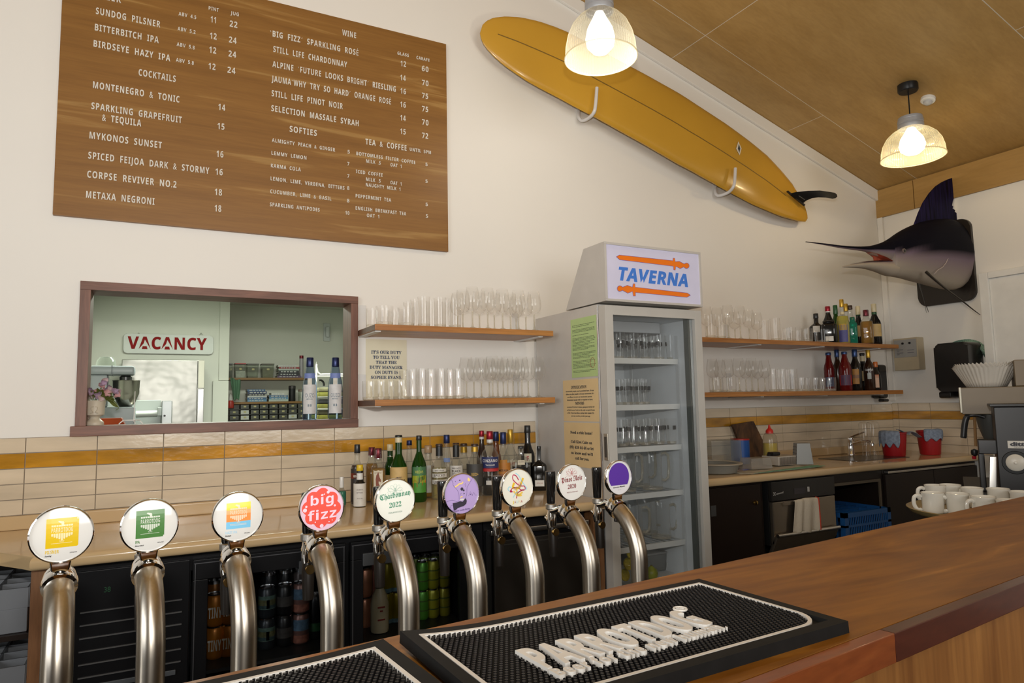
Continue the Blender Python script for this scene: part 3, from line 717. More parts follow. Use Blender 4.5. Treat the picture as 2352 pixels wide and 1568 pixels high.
MB().tube([(.052, 0, .185), (.075, 0, .19), (.092, 0, .175), (.094, 0, .11), (.088, 0, .06), (.07, 0, .045), (.052, 0, .05)], .0075, 10).build('handle', GLB, JUG)
USED = set()
def put(p, loc, label, group, rz=0, sc=None):
    if p.name not in USED:
        USED.add(p.name); p.matrix_basis = M.Translation(V(loc)); p.rotation_euler = (0, 0, rz)
        if sc: p.scale = sc
        p['label'] = label; p['group'] = group
        return p
    return copy_tree(p, loc, label, group, rz, sc)
def glass_row(p, org, us, y, z, what, where, group, sc=None, tail=None):
    for i, u in enumerate(us):
        x = on(org[0]+u*org[1], 700, 1, y).x
        put(p, (x, y, z), f"{what}, {ORD[i]} {tail or 'from the hatch side'}, {where}", group, random.uniform(0, 6), sc)
A, B = (800, .2126), (1600, .2126)
LU, LL, RU_, RL_ = 'upper shelf by hatch', 'lower shelf by hatch', 'upper shelf past the fridge', 'lower shelf past the fridge'
g = 'wine glasses on the shelves'
for o, z, w_, rows, tl in ((A, ZU, LU, ((3.10, (1340, 1505, 1665, 1835, 2005)), (3.195, (1235, 1415, 1575, 1750, 1915)), (3.285, (1180, 1810))), None),
        (A, ZL, LL, ((3.10, (1545, 1705, 1858, 2035)), (3.19, (1265, 1425, 1600, 1765, 1925)), (3.275, (1345, 1510, 1660, 1817))), None),
        (B, ZRU, RU_, ((3.10, (330, 460)), (3.2, (100, 215, 555)), (3.285, (400, 640))), 'from the fridge'),
        (B, ZRL, RL_, ((3.10, (420, 555)), (3.2, (140, 300, 695)), (3.285, (220, 490, 620))), 'from the fridge')):
    for (y, us), rn in zip(rows, ('front row', 'middle row', 'back row')):
        glass_row(WINE, o, us, y, z, f'stemmed wine glass in the {rn}', w_, g, None, tl)
g = 'highball glasses on the shelves'
for o, z, w_, rows, tl in ((A, ZU, LU, ((3.095, (815, 990, 1150)), (3.19, (735, 905, 1075)), (3.28, (660,))), None),
        (A, ZL, LL, ((3.095, (795, 1000, 1180)), (3.19, (690, 890, 1095)), (3.28, (615,))), None),
        (B, ZRU, RU_, ((3.09, (135, 250, 835)), (3.2, (715,))), 'from the fridge'),
        (B, ZRL, RL_, ((3.09, (785, 888, 990)), (3.19, (840, 940))), 'from the fridge')):
    for (y, us), rn in zip(rows, ('front row', 'middle row', 'back row')):
        glass_row(HIGH, o, us, y, z, f'tall highball glass in the {rn}', w_, g, None, tl)
g = 'tumblers on the shelves'
for o, z, w_, rows, tl in ((A, ZU, LU, ((3.10, (392, 625)), (3.205, (285, 515))), None),
        (A, ZL, LL, ((3.10, (355, 570)), (3.205, (245, 460))), None),
        (B, ZRU, RU_, ((3.10, (985, 1165, 1340)), (3.205, (930, 1080, 1265))), 'from the fridge'),
        (B, ZRL, RL_, ((3.085, (170, 315)), (3.10, (1085, 1235, 1385)), (3.205, (1150, 1310))), 'from the fridge')):
    for (y, us), rn in zip(rows, (('front row', 'back row') if len(rows) == 2 else ('fridge-end pair', 'front row', 'back row'))):
        glass_row(TUMB, o, us, y, z, f'short tumbler in the {rn}', w_, g, None, tl)
g = 'beer glasses in the drinks fridge'
Cz = (1380, .2295)
for k, rows in enumerate((((2.86, (165, 300, 430, 565, 690)), (2.945, (235, 365, 500, 630)), (3.03, (190, 400, 600))),
        ((2.86, (235, 362)), (2.945, (175, 300, 410))), ((2.86, (180, 285, 402, 530, 655)), (2.945, (240, 345, 465, 590, 700))))):
    for (y, us), rn in zip(rows, ('front row', 'second row', 'back row')):
        glass_row(BEER, Cz, us, y, SHZ[k], f'printed beer glass in the {rn}', f'{ORD[k]} fridge shelf down', g, None, 'from the handle side')
g = 'glass jugs in the drinks fridge'
for k, pts in ((3, ((1437, 2.90), (1499, 2.88), (1470, 3.02), (1530, 3.03))), (4, ((1450, 2.90), (1514, 2.89), (1484, 3.02)))):
    for i, (px, y) in enumerate(pts):
        x = on(px, 1100, 1, y).x
        put(JUG, (x, y, SHZ[k]), f"clear handled beer jug, {ORD[i]} of those on the {ORD[k]} fridge shelf down, {'toward the front' if y < 2.95 else 'behind the others'}", g, -.3, None if k == 3 else (1, 1, .9))
# bottom of the fridge: tub, lemons
ZF = .46
a, b = on(1486, 1300, 1, 2.95), on(1562, 1300, 1, 2.95)
t = thing('storage_tub', 'grey translucent lidded tub with a small white label, fridge bottom', 'tub', ((a.x+b.x)/2, 3.05, ZF))
zt = on(1520, 1272, 1, 2.95).z
MB().hull([(a.x+.01, 2.96, ZF), (b.x-.01, 2.96, ZF), (b.x-.01, 3.2, ZF), (a.x+.01, 3.2, ZF), (a.x, 2.95, zt), (b.x, 2.95, zt), (b.x, 3.21, zt), (a.x, 3.21, zt)], .008).build('body', mat('tub_grey', (.22, .22, .21), .3), t)
MB().box(a.x-.006, b.x+.006, 2.944, 3.216, zt, zt+.012, .004).build('lid', mat('tub_lid', (.30, .30, .29), .3), t)
p = on(1539, 1296, 1, 2.945); MB().box(p.x-.02, p.x+.02, 2.946, 2.951, p.z-.012, p.z+.012).build('label', mat('white_label', (.6, .6, .58), .5), t, smooth=0)
x = on(1440, 1320, 1, 2.84).x; zt = on(1440, 1290, 1, 2.84).z
t = thing('lemon_jar', 'clear tub of sliced lemon at the fridge bottom by the handle', 'tub', (x, 2.84, ZF))
MB().lathe([(.045, zt-ZF), (.05, zt-ZF-.01), (.045, 0), (0, 0)], 20, (x, 2.84, ZF)).build('tub', GL, t)
for k in range(3):
    MB().lathe([(0, 0), (.03, 0), (.03, .008), (0, .008)], 20, m=frame_m((x-.008+.012*k, 2.84-.012*k+.01, ZF+.045+.055*k), (1, .2, 0), (0, .3, 1))).build('lemon_slice', mat('lemon_flesh', (.55, .45, .06), .4, noise=(60, .25)), t)
p = on(1497, 1322, 1, 2.84)
t = thing('lime', 'small green and yellow lime on the fridge bottom beside the tap tube', 'lime', (p.x, 2.84, ZF))
MB().lathe([(0, 0), (.018, .004), (.031, .022), (.033, .036), (.028, .054), (.012, .066), (.006, .072), (0, .073)], 20, (p.x, 2.84, ZF)).build('rind', mat('lime_rind', (.24, .26, .02), .4, noise=(30, .3)), t)
MB().lathe([(.0055, .0725), (.0045, .076), (0, .0765)], 8, (p.x, 2.84, ZF)).build('stem', mat('lime_stem', (.12, .09, .03), .6), t)
# duty manager poster on the wall between the two shelves
t = thing('duty_poster', 'cream poster naming the duty manager, half hidden by the lower shelf glasses', 'poster', (1.04, YW, 1.42))
a, b = on(840, 780, 1, YW-.002), on(934, 780, 1, YW-.002)
MB().box(a.x, b.x, YW-.0025, YW-.0005, 1.415, 1.712).build('sheet', mat('poster_cream', (.80, .74, .55), .6), t, smooth=0)
mb = MB()
for i, (s, u0, u1) in enumerate((("IT'S OUR DUTY", 247, 575), ('TO TELL YOU', 267, 553), ('THAT THE', 297, 525), ('DUTY MANAGER', 230, 588), ('ON DUTY IS', 286, 537), ('SOPHIE EVANS.', 243, 578))):
    v = 858+54*i; q0, q1 = on(800+u0*.2126, 630+v*.2126, 1, YW-.003), on(800+u1*.2126, 630+v*.2126, 1, YW-.003); z = (q0.z+q1.z)/2
    text(mb, serif(s), (q0.x, YW-.003, z), (q1.x, YW-.003, z), .0165, (0, 0, 1), (0, -1, 0), .0004, bold=.02)
mb.build('lettering', mat('poster_blue_ink', (.07, .09, .14), .6), t, smooth=0)
# ---------------------------------------------------------------- bottles
def gm(nm, c, body=.45):
    return glass(nm, tuple(min(1, x*2.2+.02) for x in c), .35, body, c, .04, edge=.3)
CLR = glass('bottle_clear', (.95, .96, .95), .4, .02, (.78, .78, .74), .04, edge=.34)
GRN = gm('bottle_green', (.018, .095, .008), .42); BLK = mat('bottle_black', (.010, .009, .008), .12)
AMB = gm('liquor_amber', (.40, .23, .03), .5); DRK = mat('liquor_dark', (.030, .012, .006), .15)
TEAL = gm('liquor_teal', (.02, .26, .17), .6); RED = gm('liquor_red', (.16, .008, .008), .7); YEL = gm('liquor_yellow', (.55, .46, .09), .7)
CAPM = dict(black=(.015, .015, .015), maroon=(.14, .012, .02), navy=(.02, .03, .10), red=(.30, .012, .025), gold=(.55, .33, .04), wood=(.45, .30, .17), brown=(.05, .025, .015), yellow=(.70, .48, .02), cream=(.70, .60, .38), white=(.75, .75, .73), orange=(.50, .13, .02), green=(.02, .10, .03), blue=(.03, .06, .16))
def capm(c): return mat('cap_'+c, CAPM[c], .3, .55 if c in ('gold', 'maroon', 'red', 'navy', 'blue') else 0)
def cyl_text(mb, s, o, r, ang, z, h, width, bold=.02, shear=0, depth=.0003):
    """write s around the front of a bottle: o base centre, ang facing angle, width measured along the curve"""
    vs, fs, x0, x1 = glyphs(s, bold, shear)
    nv = []
    for v in vs:
        a = ang + ((v[0]-x0)/(x1-x0)-.5)*width/r
        nv.append((o[0]+(r+depth)*math.cos(a), o[1]+(r+depth)*math.sin(a), z+v[1]*h/CAP))
    mb.raw(nv, fs)
def bottle(label, group, px, vtop, y, z, hw, glass_m, cap=('black', .12), s=.56, n=.72, nr=.36, sq=0, liq=None, labs=(), txt=(), neck=None, base=.01, H=None, name='liquor_bottle', flare=0):
    """upright bottle: px, vtop its photo column and top, y depth, z base, hw half-width in photo pixels"""
    c = on(px, vtop, 1, y); x = c.x; H = H or c.z-z; R = hw/pxm((x, y, z+H/2)); sg = 28 if sq else 24
    ang = math.atan2(-y, -x)
    if sq: R *= .93
    t = thing(name, label, 'bottle', (x, y, z), group); o = V((x, y, z))
    mrot = M.Translation(o) @ M.Rotation(ang if sq else 0, 4, 'Z')
    k = dict(seg=sg, m=mrot, sq=sq)
    rn = R*nr
    prof = [(0, .002), (R*.86, 0), (R, base), (R*(1+flare), H*s*.98), (R*.985*(1+flare*.5), H*s), (R*.88, H*(s+(n-s)*.30)), (R*.60+rn*.1, H*(s+(n-s)*.62)), (rn*1.12, H*n), (rn, H*(n+.03)), (rn, H*(1-.01)), (0, H*(1-.01))]
    MB().lathe(prof, **k).build('body', glass_m, t, smooth=50)
    if liq:
        m_, lv = liq; h = H*lv
        pr = [(0, .006), (R*.88, .006), (R*.95, .014)]
        pr += [(R*.95, min(h, H*s)), (R*.80, h)] if h > H*s else [(R*.95, h)]
        MB().lathe(pr+[(0, h)], **k).build('liquid', m_, t, smooth=50)
    if cap:
        cm, ch = cap; rc = rn*1.12
        MB().lathe([(rc*1.0, H*(1-ch)), (rc*1.04, H*(1-ch)+.002), (rc, H*(1-ch*.5)), (rc*.99, H-.003), (rc*.9, H), (0, H)], 18, o).build('cap', capm(cm), t)
    if neck:
        cn, a, b = neck; MB().lathe([(rn*1.10, H*a), (rn*1.06, H*b)], 18, o).build('neck_band', capm(cn), t)
    lo = None
    for a, b, col, wid in labs:
        lm = mat('lab_%02x%02x%02x' % tuple(int(q*255) for q in col), col, .5, noise=(35, .10))
        if sq:
            q = R*1.012; lo2 = MB().box(q*.998, q*1.01, -R*wid, R*wid, H*a, H*b, .0005, m=mrot).build('label', lm, t)
        else:
            q = R*(1+flare*.8)*1.006; lo2 = MB().lathe([(q, H*a), (q, H*b)], 18, o, arc=(ang-wid, ang+wid)).build('label', lm, t, smooth=60)
        lo = lo or lo2
    if txt:
        mb = MB()
        for s_, zz, hh, ww, col, *rest in txt:
            bo = rest[0] if rest else .02
            if sq:
                q = R*1.012*1.013; text(mb, s_, mrot @ V((q, -R*ww/2, H*zz)), mrot @ V((q, R*ww/2, H*zz)), H*hh, (0, 0, 1), mrot.to_3x3() @ V((1, 0, 0)), .0004, bold=bo)
            else: cyl_text(mb, s_, o, R*(1+flare*.8)*1.007, ang, z+H*zz, H*hh, R*ww, bold=bo)
        c0 = txt[0][4]; mb.build('lettering', mat('print_%02x%02x%02x' % tuple(int(q*255) for q in c0), c0, .5), lo or t, smooth=0)
    return t
def Q(u, v): return 740+u*.2381, 960+v*.2381
Zc = .915; G1 = 'liquor bottles on the worktop'
def lb(label, u, v, y, hw, *a, **k):
    px, vt = Q(u, v); return bottle(label, G1, px, vt, y, Zc, hw*.2381, *a, **k)
KRA, PAP, IVO = (.62, .43, .17), (.72, .70, .64), (.66, .60, .45)
DK = (.05, .03, .025)
t = lb('small spray bottle of teal liquid with a white nozzle, nearest the hatch end', 188, 565, 3.20, 44, CLR, ('white', .36), s=.50, n=.60, nr=.42, liq=(TEAL, .52), name='spray_bottle')
lb('dark rum bottle with black cap and black label with an orange band', 338, 253, 3.215, 62, CLR, ('black', .145), s=.60, n=.72, nr=.40, liq=(DRK, .66), labs=((.06, .60, (.03, .022, .02), 1.2), (.44, .53, (.60, .09, .03), 1.2)), txt=(('BEENLEIGH', .465, .035, 1.2, (.75, .7, .6)),))
lb('small bitters bottle in an oversized white paper label with yellow cap', 363, 448, 3.15, 60, BLK, ('yellow', .145), s=.52, n=.64, nr=.47, labs=((.02, .56, (.70, .68, .63), 1.6),), txt=(('AROMATIC', .40, .030, 1.1, (.25, .2, .18)), ('BITTERS', .33, .030, 1.0, (.2, .2, .2)), ('SINCE 1824', .2, .02, .9, (.2, .2, .2))), neck=('white', .64, .80))
lb('tall amber tequila bottle with maroon cap behind the horse label bottle', 478, 280, 3.285, 60, CLR, ('maroon', .15), s=.66, n=.80, nr=.50, sq=2.5, liq=(AMB, .70))
t = lb('square amber tequila bottle with maroon cap and a horse head label', 540, 290, 3.195, 74, CLR, ('maroon', .18), s=.62, n=.78, nr=.45, sq=2.5, liq=(AMB, .64), labs=((.28, .60, IVO, .62),), txt=(('EL TEQUILA', .555, .022, .95, (.25, .12, .06)), ('RESERVA', .30, .022, .8, (.25, .12, .06))))
# horse head emblem
def horse(t, H, R):
    o = t.location; ang = math.atan2(-o.y, -o.x); m = M.Translation(o) @ M.Rotation(ang, 4, 'Z')
    pts = [(-.30, .33), (-.34, .45), (-.25, .52), (-.05, .56), (.0, .58), (.06, .565), (.10, .53), (.20, .48), (.36, .44), (.35, .40), (.25, .40), (.08, .42), (.05, .38), (.22, .335), (.0, .32)]
    P = [(y*R, z*H) for y, z in pts]
    if sum(a[0]*b[1]-b[0]*a[1] for a, b in zip(P, P[1:]+P[:1])) < 0: P = P[::-1]
    MB().prism(P, .0005, m @ M.Translation((R*1.028, 0, 0)) @ frame_m((0, 0, 0), (0, 1, 0), (0, 0, 1))).build('horse_emblem', mat('emblem_brown', (.22, .05, .02), .5), t, smooth=0)
_px, _vt = Q(540, 290); _c = on(_px, _vt, 1, 3.195); horse(t, _c.z-Zc, 74*.2381/pxm((_c.x, 3.195, 1.0))*.93)
lb('green liqueur bottle with cream neck bands behind the herbal liqueur bottle', 655, 250, 3.29, 50, GRN, ('cream', .12), s=.60, n=.76, nr=.52, neck=('cream', .72, .78), labs=((.15, .45, KRA, 1.3),))
lb('large green herbal liqueur bottle with wide kraft label and cream neck bands', 737, 163, 3.17, 84, GRN, ('black', .03), s=.50, n=.70, nr=.38, neck=('cream', .89, .965), labs=((.12, .53, KRA, 1.35),), txt=(('MONTENEGRO', .315, .036, 1.55, DK, .03), ('AMARO', .37, .022, .7, DK), ('BOLOGNA', .25, .020, .8, DK)))
lb('slim clear bottle with navy screw cap beside the tall green wine bottle', 840, 213, 3.26, 42, CLR, ('navy', .085), s=.45, n=.80, nr=.55, liq=(mat('navy_content', (.02, .025, .05), .2), .36))
t = lb('tall green wine shaped mezcal bottle with a yellow, red and green label', 933, 167, 3.145, 71, GRN, ('black', .07), s=.53, n=.74, nr=.34, labs=((.145, .53, (.07, .28, .03), 1.1), (.40, .53, (.06, .06, .16), 1.11), (.29, .40, (.62, .50, .02), 1.112)), txt=((sans('VIDA'), .435, .040, 1.2, (.45, .5, .10)),))
_c = on(*Q(933, 167), 1, 3.145); _H = _c.z-Zc; _R = 71*.2381/pxm((_c.x, 3.145, 1.05)); _o = V((_c.x, 3.145, Zc)); _a = math.atan2(-3.145, -_c.x)
mb = MB()
def cyl_poly(mb, pts, R, d=.0006): mb.raw([(_o.x+(R+d)*math.cos(_a+u/1.0), _o.y+(R+d)*math.sin(_a+u), _o.z+zz) for u, zz in pts], [tuple(range(len(pts)))])
cyl_poly(mb, [(-.95, .20*_H), (-.25, .23*_H), (-.25, .31*_H), (-.6, .33*_H), (-.95, .31*_H)], _R*1.012); cyl_poly(mb, [(.35, .25*_H), (1.0, .29*_H), (1.0, .33*_H), (.4, .30*_H)], _R*1.012)
mb.build('red_patch', mat('patch_red', (.55, .03, .03), .5), t, smooth=0)
mb = MB()
for k in range(7): cyl_poly(mb, [(-.15+.15*k, (.275+.012*k)*_H), (-.09+.15*k, (.275+.012*k)*_H), (-.02+.15*k, (.37+.006*k)*_H), (-.08+.15*k, (.37+.006*k)*_H)], _R*1.014)
mb.build('black_stripes', mat('patch_black', (.02, .02, .015), .5), t, smooth=0)
lb('clear bottle with a pale cork stopper and slim white side label', 1022, 262, 3.265, 58, CLR, ('wood', .14), s=.62, n=.74, nr=.55, liq=(AMB, .60), labs=((.10, .62, (.52, .52, .50), .5),))
t = lb('clear spiced spirit bottle with black neck and a winding ribbon label', 1128, 247, 3.17, 76, CLR, ('brown', .04), s=.58, n=.72, nr=.40, neck=('black', .78, .955), liq=(gm('pale_spirit', (.5, .45, .3), .15), .56), labs=((.50, .555, PAP, 1.0), (.40, .47, PAP, 1.15), (.28, .36, PAP, 1.15)), txt=(('BLACK COLLAR', .512, .024, 1.2, DK), (sans('SPICED'), .415, .045, 1.5, DK, .03), (sans('LIQUEUR'), .295, .040, 1.5, DK)))
lb('clear ouzo shaped bottle with blue cap and oval blue neck label', 1200, 160, 3.285, 58, CLR, ('navy', .14), s=.48, n=.80, nr=.46, labs=((.55, .62, (.22, .30, .55), .55),))
lb('clear gin bottle with black neck sleeve and block lettered white label', 1290, 238, 3.19, 66, CLR, ('brown', .03), s=.58, n=.72, nr=.44, neck=('black', .74, .955), labs=((.30, .585, (.66, .64, .60), 1.2),), txt=((sans('SMALL BATCH'), .525, .026, 1.3, DK, .03), (sans('BLACK'), .465, .045, 1.35, DK, .05), (sans('COLLAR'), .405, .045, 1.35, DK, .05), (sans('DRY GIN'), .35, .03, 1.2, DK, .03)))
lb('clear bottle with brown stopper and gold eyed neck, farther back', 1365, 243, 3.285, 60, CLR, ('brown', .045), s=.60, n=.74, nr=.50, neck=('gold', .82, .93))
lb('clear rounded gin bottle with broad charcoal label and gold letters', 1470, 247, 3.17, 80, CLR, ('brown', .045), s=.60, n=.78, nr=.38, neck=('gold', .85, .94), labs=((.20, .62, (.05, .048, .045), 1.45),), txt=(('REID+', .40, .055, .85, (.55, .36, .08), .03),))
lb('dark vermouth bottle with a red foil cap, behind the navy labelled one', 1537, 120, 3.29, 52, DRK, ('red', .10), s=.55, n=.78, nr=.42, neck=('white', .86, .90))
t = lb('clear vermouth bottle with red cap and slanted navy and red label', 1615, 125, 3.16, 84, CLR, ('red', .13), s=.62, n=.78, nr=.34, neck=('white', .82, .87), liq=(BLK, .28), labs=((.42, .60, (.025, .035, .13), 1.25), (.375, .43, (.50, .03, .03), 1.25), (.17, .235, (.60, .58, .54), .5)), txt=((sans('CINZANO'), .52, .045, 1.9, (.75, .74, .72), .04), ('Vermouth', .465, .028, 1.1, (.75, .74, .72))))
lb('amber brandy bottle with a blue foil cap, behind the others', 1675, 130, 3.29, 48, gm('brandy', (.25, .08, .015), .5), ('navy', .16), s=.55, n=.76, nr=.52)
t = lb('round shouldered brandy bottle with blue cap and orange arched label', 1745, 135, 3.185, 66, CLR, ('navy', .19), s=.50, n=.74, nr=.40, labs=((.24, .50, (.50, .20, .03), 1.3), (.24, .32, (.04, .04, .12), 1.31), (.50, .55, (.45, .20, .03), .55)), txt=(('METAXA', .36, .035, 1.5, DK, .02), ('OUZO', .262, .03, .9, (.5, .4, .2), .02)))
lb('clear bottle with gold capsule and cream label behind the brandy bottle', 1812, 108, 3.26, 72, CLR, ('gold', .22), s=.52, n=.72, nr=.34, labs=((.30, .50, IVO, 1.0),), txt=(('LILLET', .42, .045, 1.2, (.4, .06, .04)),))
lb('square clear flask of black liqueur with small cream shoulder label', 1917, 268, 3.19, 96, CLR, ('black', .06), s=.66, n=.78, nr=.30, sq=3, liq=(BLK, .56), labs=((.60, .70, IVO, .38),), txt=(('THE CHURCH', .655, .018, .6, DK),))
lb('tall black liqueur bottle with rounded cap and cream crest label', 1978, 70, 3.27, 66, BLK, ('black', .12), s=.52, n=.70, nr=.42, labs=((.42, .56, IVO, .55),), txt=(('F', .45, .075, .35, (.35, .05, .04), .03),))
lb('squat square black bottle with a small white label, against the fridge', 2090, 270, 3.18, 76, BLK, ('black', .08), s=.56, n=.66, nr=.25, sq=3, labs=((.10, .24, PAP, .62),), txt=(('ARTISAN RUM', .165, .018, .8, (.45, .15, .12)),))
# the pair of ouzo bottles on the hatch sill
OZ = glass('ouzo_glass_blue', (.62, .70, .82), .4, .04, (.03, .05, .16), .04, edge=.75)
for px, nm in ((712, 'middle of the hatch opening'), (770.5, 'corner of the hatch frame')):
    bottle(f'clear blue ouzo bottle with tall white label, nearer the {nm}', 'ouzo bottles on the hatch sill', px, 821, 3.40, HZ0+.012, 16.8, OZ, ('navy', .15), s=.50, n=.86, nr=.44, base=.012,
           labs=((.095, .56, (.66, .66, .66), .95), (.66, .74, (.16, .22, .50), .75), (.56, .66, (.62, .60, .52), .28)), txt=(('OUZO', .355, .068, 1.25, (.14, .20, .26), .0), ('METAXA', .318, .022, .8, (.3, .2, .05), .02), ('8 8', .21, .038, .5, (.4, .18, .02), .04)))
# liquor on the far shelves
def R3(u, v): return 1600+u*.2126, 660+v*.2126
def rb(label, u, v, y, hw, z, *a, **k):
    px, vt = R3(u, v); return bottle(label, 'liquor bottles on the far shelves', px, vt, y, z, hw*.2126, *a, **k)
rb('squat black gin bottle with round white label, behind tumblers on upper shelf', 1285, 282, 3.22, 72, ZRU, BLK, ('black', .16), s=.56, n=.68, nr=.32, labs=((.38, .58, PAP, .5),))
rb('dark wine bottle with a red capsule and white collar, upper far shelf', 1413, 205, 3.20, 58, ZRU, BLK, ('red', .13), s=.56, n=.78, nr=.40, neck=('white', .84, .87))
rb('broad black bottle with low white label at the front of upper far shelf', 1425, 360, 3.10, 84, ZRU, BLK, ('black', .04), s=.80, n=.92, nr=.70, sq=2.5, labs=((.06, .28, PAP, .5),))
rb('slim green bottle with dark green foil, upper far shelf', 1495, 193, 3.24, 46, ZRU, GRN, ('green', .22), s=.56, n=.72, nr=.45)
rb('tall pale yellow liqueur bottle with gold cap and painted fruit label', 1562, 130, 3.13, 66, ZRU, CLR, ('gold', .17), s=.48, n=.66, nr=.30, liq=(YEL, .62), neck=('cream', .66, .72), labs=((.04, .42, (.10, .10, .30), .7), (.30, .44, (.55, .35, .03), .6)))
rb('clear bottle with a gold capsule behind the yellow liqueur', 1607, 177, 3.24, 50, ZRU, CLR, ('gold', .18), s=.55, n=.72, nr=.42)
rb('clear bottle with dark cap behind the teal bottle', 1652, 195, 3.22, 56, ZRU, CLR, ('brown', .10), s=.60, n=.76, nr=.42)
rb('small square teal mouthwash coloured liqueur bottle on upper far shelf', 1680, 320, 3.10, 47, ZRU, TEAL, ('green', .10), s=.74, n=.86, nr=.5, sq=2.5)
rb('narrow dark bitter bottle with cream neck rings beside the amber bottle', 1738, 203, 3.18, 44, ZRU, BLK, ('cream', .22), s=.52, n=.70, nr=.48, neck=('green', .76, .80), labs=((.22, .50, KRA, 1.2),))
rb('square amber tequila bottle with maroon cap on upper far shelf', 1825, 243, 3.09, 68, ZRU, CLR, ('maroon', .18), s=.62, n=.76, nr=.40, sq=2.5, liq=(AMB, .66))
rb('large dark bitter bottle with kraft label and cream neck rings, shelf end', 1910, 178, 3.12, 62, ZRU, BLK, ('cream', .20), s=.52, n=.72, nr=.38, neck=('green', .74, .79), labs=((.20, .50, KRA, 1.2),))
rb('red aperitif bottle with blue cap behind tumblers on lower far shelf', 1420, 703, 3.20, 52, ZRL, RED, ('blue', .07), s=.60, n=.84, nr=.48, liq=(RED, .7), labs=((.12, .36, (.03, .04, .10), .9),))
rb('dark bottle with long blue neck foil, second from the tumblers', 1510, 672, 3.26, 50, ZRL, DRK, ('blue', .18), s=.55, n=.74, nr=.42)
rb('red aperitif bottle with blue cap and navy band at the front', 1592, 693, 3.10, 62, ZRL, RED, ('blue', .07), s=.58, n=.84, nr=.42, liq=(RED, .72), labs=((.14, .40, (.03, .035, .09), .9), (.14, .40, (.35, .015, .012), 1.3)))
rb('dark bottle with blue neck and tall golden oval label', 1702, 668, 3.14, 60, ZRL, BLK, ('blue', .18), s=.56, n=.76, nr=.40, labs=((.16, .52, (.42, .20, .04), .55), (.30, .38, (.04, .05, .12), .56)))
rb('dark bitter bottle with kraft label on the lower far shelf', 1785, 708, 3.20, 58, ZRL, BLK, ('black', .05), s=.52, n=.70, nr=.40, neck=('cream', .78, .92), labs=((.26, .52, KRA, 1.2),))
rb('dark red bitter bottle with gold capsule and white letters', 1848, 672, 3.12, 55, ZRL, DRK, ('gold', .20), s=.56, n=.74, nr=.36, labs=((.28, .42, (.40, .42, .40), .35),), txt=(('CAMPARI', .48, .05, 1.5, (.65, .65, .62), .03),))
rb('small dark liqueur bottle with orange cap and orange label, end of lower shelf', 1928, 803, 3.10, 46, ZRL, BLK, ('orange', .19), s=.52, n=.72, nr=.45, labs=((.10, .52, (.62, .40, .28), .6), (.44, .55, (.45, .12, .03), .62)))
# ---------------------------------------------------------------- the bar in front, its mats and the beer taps
BU, BN = V((.9943, .1063, 0)), V((-.1063, .9943, 0))
BZ = 1.04
BM = M.Identity(4)
for i in range(3): BM[i][0], BM[i][1] = BU[i], BN[i]
BARW = wood('bar_wood', (.21, .070, .005), (.41, .165, .017), (1.1, 7, 7), .42, 2.4, coat=.04, fine=.3, stripe=(.47, .20, .03), spec=.28)
t = thing('bar_counter', 'long polished red brown wooden bar counter with two rubber mats on it', 'bar', BU*1.3+BN*.73)
MB().box(-1.4, 4.4, .546, .944, BZ-.036, BZ, .0015, m=BM).build('bar_top', BARW, t)
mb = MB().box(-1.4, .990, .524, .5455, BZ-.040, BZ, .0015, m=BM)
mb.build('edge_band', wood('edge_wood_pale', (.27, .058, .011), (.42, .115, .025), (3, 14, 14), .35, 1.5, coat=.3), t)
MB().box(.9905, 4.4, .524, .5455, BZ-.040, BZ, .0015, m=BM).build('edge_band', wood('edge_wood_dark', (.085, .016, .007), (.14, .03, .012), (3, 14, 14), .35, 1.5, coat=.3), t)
MB().box(-1.4, 4.4, .54, .56, 0, BZ-.0405, m=BM).build('front_panel', wood('bar_front_veneer', (.28, .105, .022), (.50, .22, .055), (13, 13, .9), .45, 1.2, fine=.2), t, smooth=0)
MB().box(-1.4, 4.4, .90, .935, 0, BZ-.037, m=BM).build('back_panel', DARK, t, smooth=0)
BENZ = .78
t = thing('service_bench', 'steel topped service bench behind the bar carrying the row of taps', 'bench', BU*.6+BN*1.25)
MB().box(-1.3, 1.75, 1.0, 1.42, BENZ-.04, BENZ, .004, m=BM).build('bench_top', STEEL, t)
for a in (-1.25, .2, 1.68): MB().box(a, a+.05, 1.04, 1.38, 0, BENZ-.0405, m=BM).build('leg_panel', DARK, t, smooth=0)
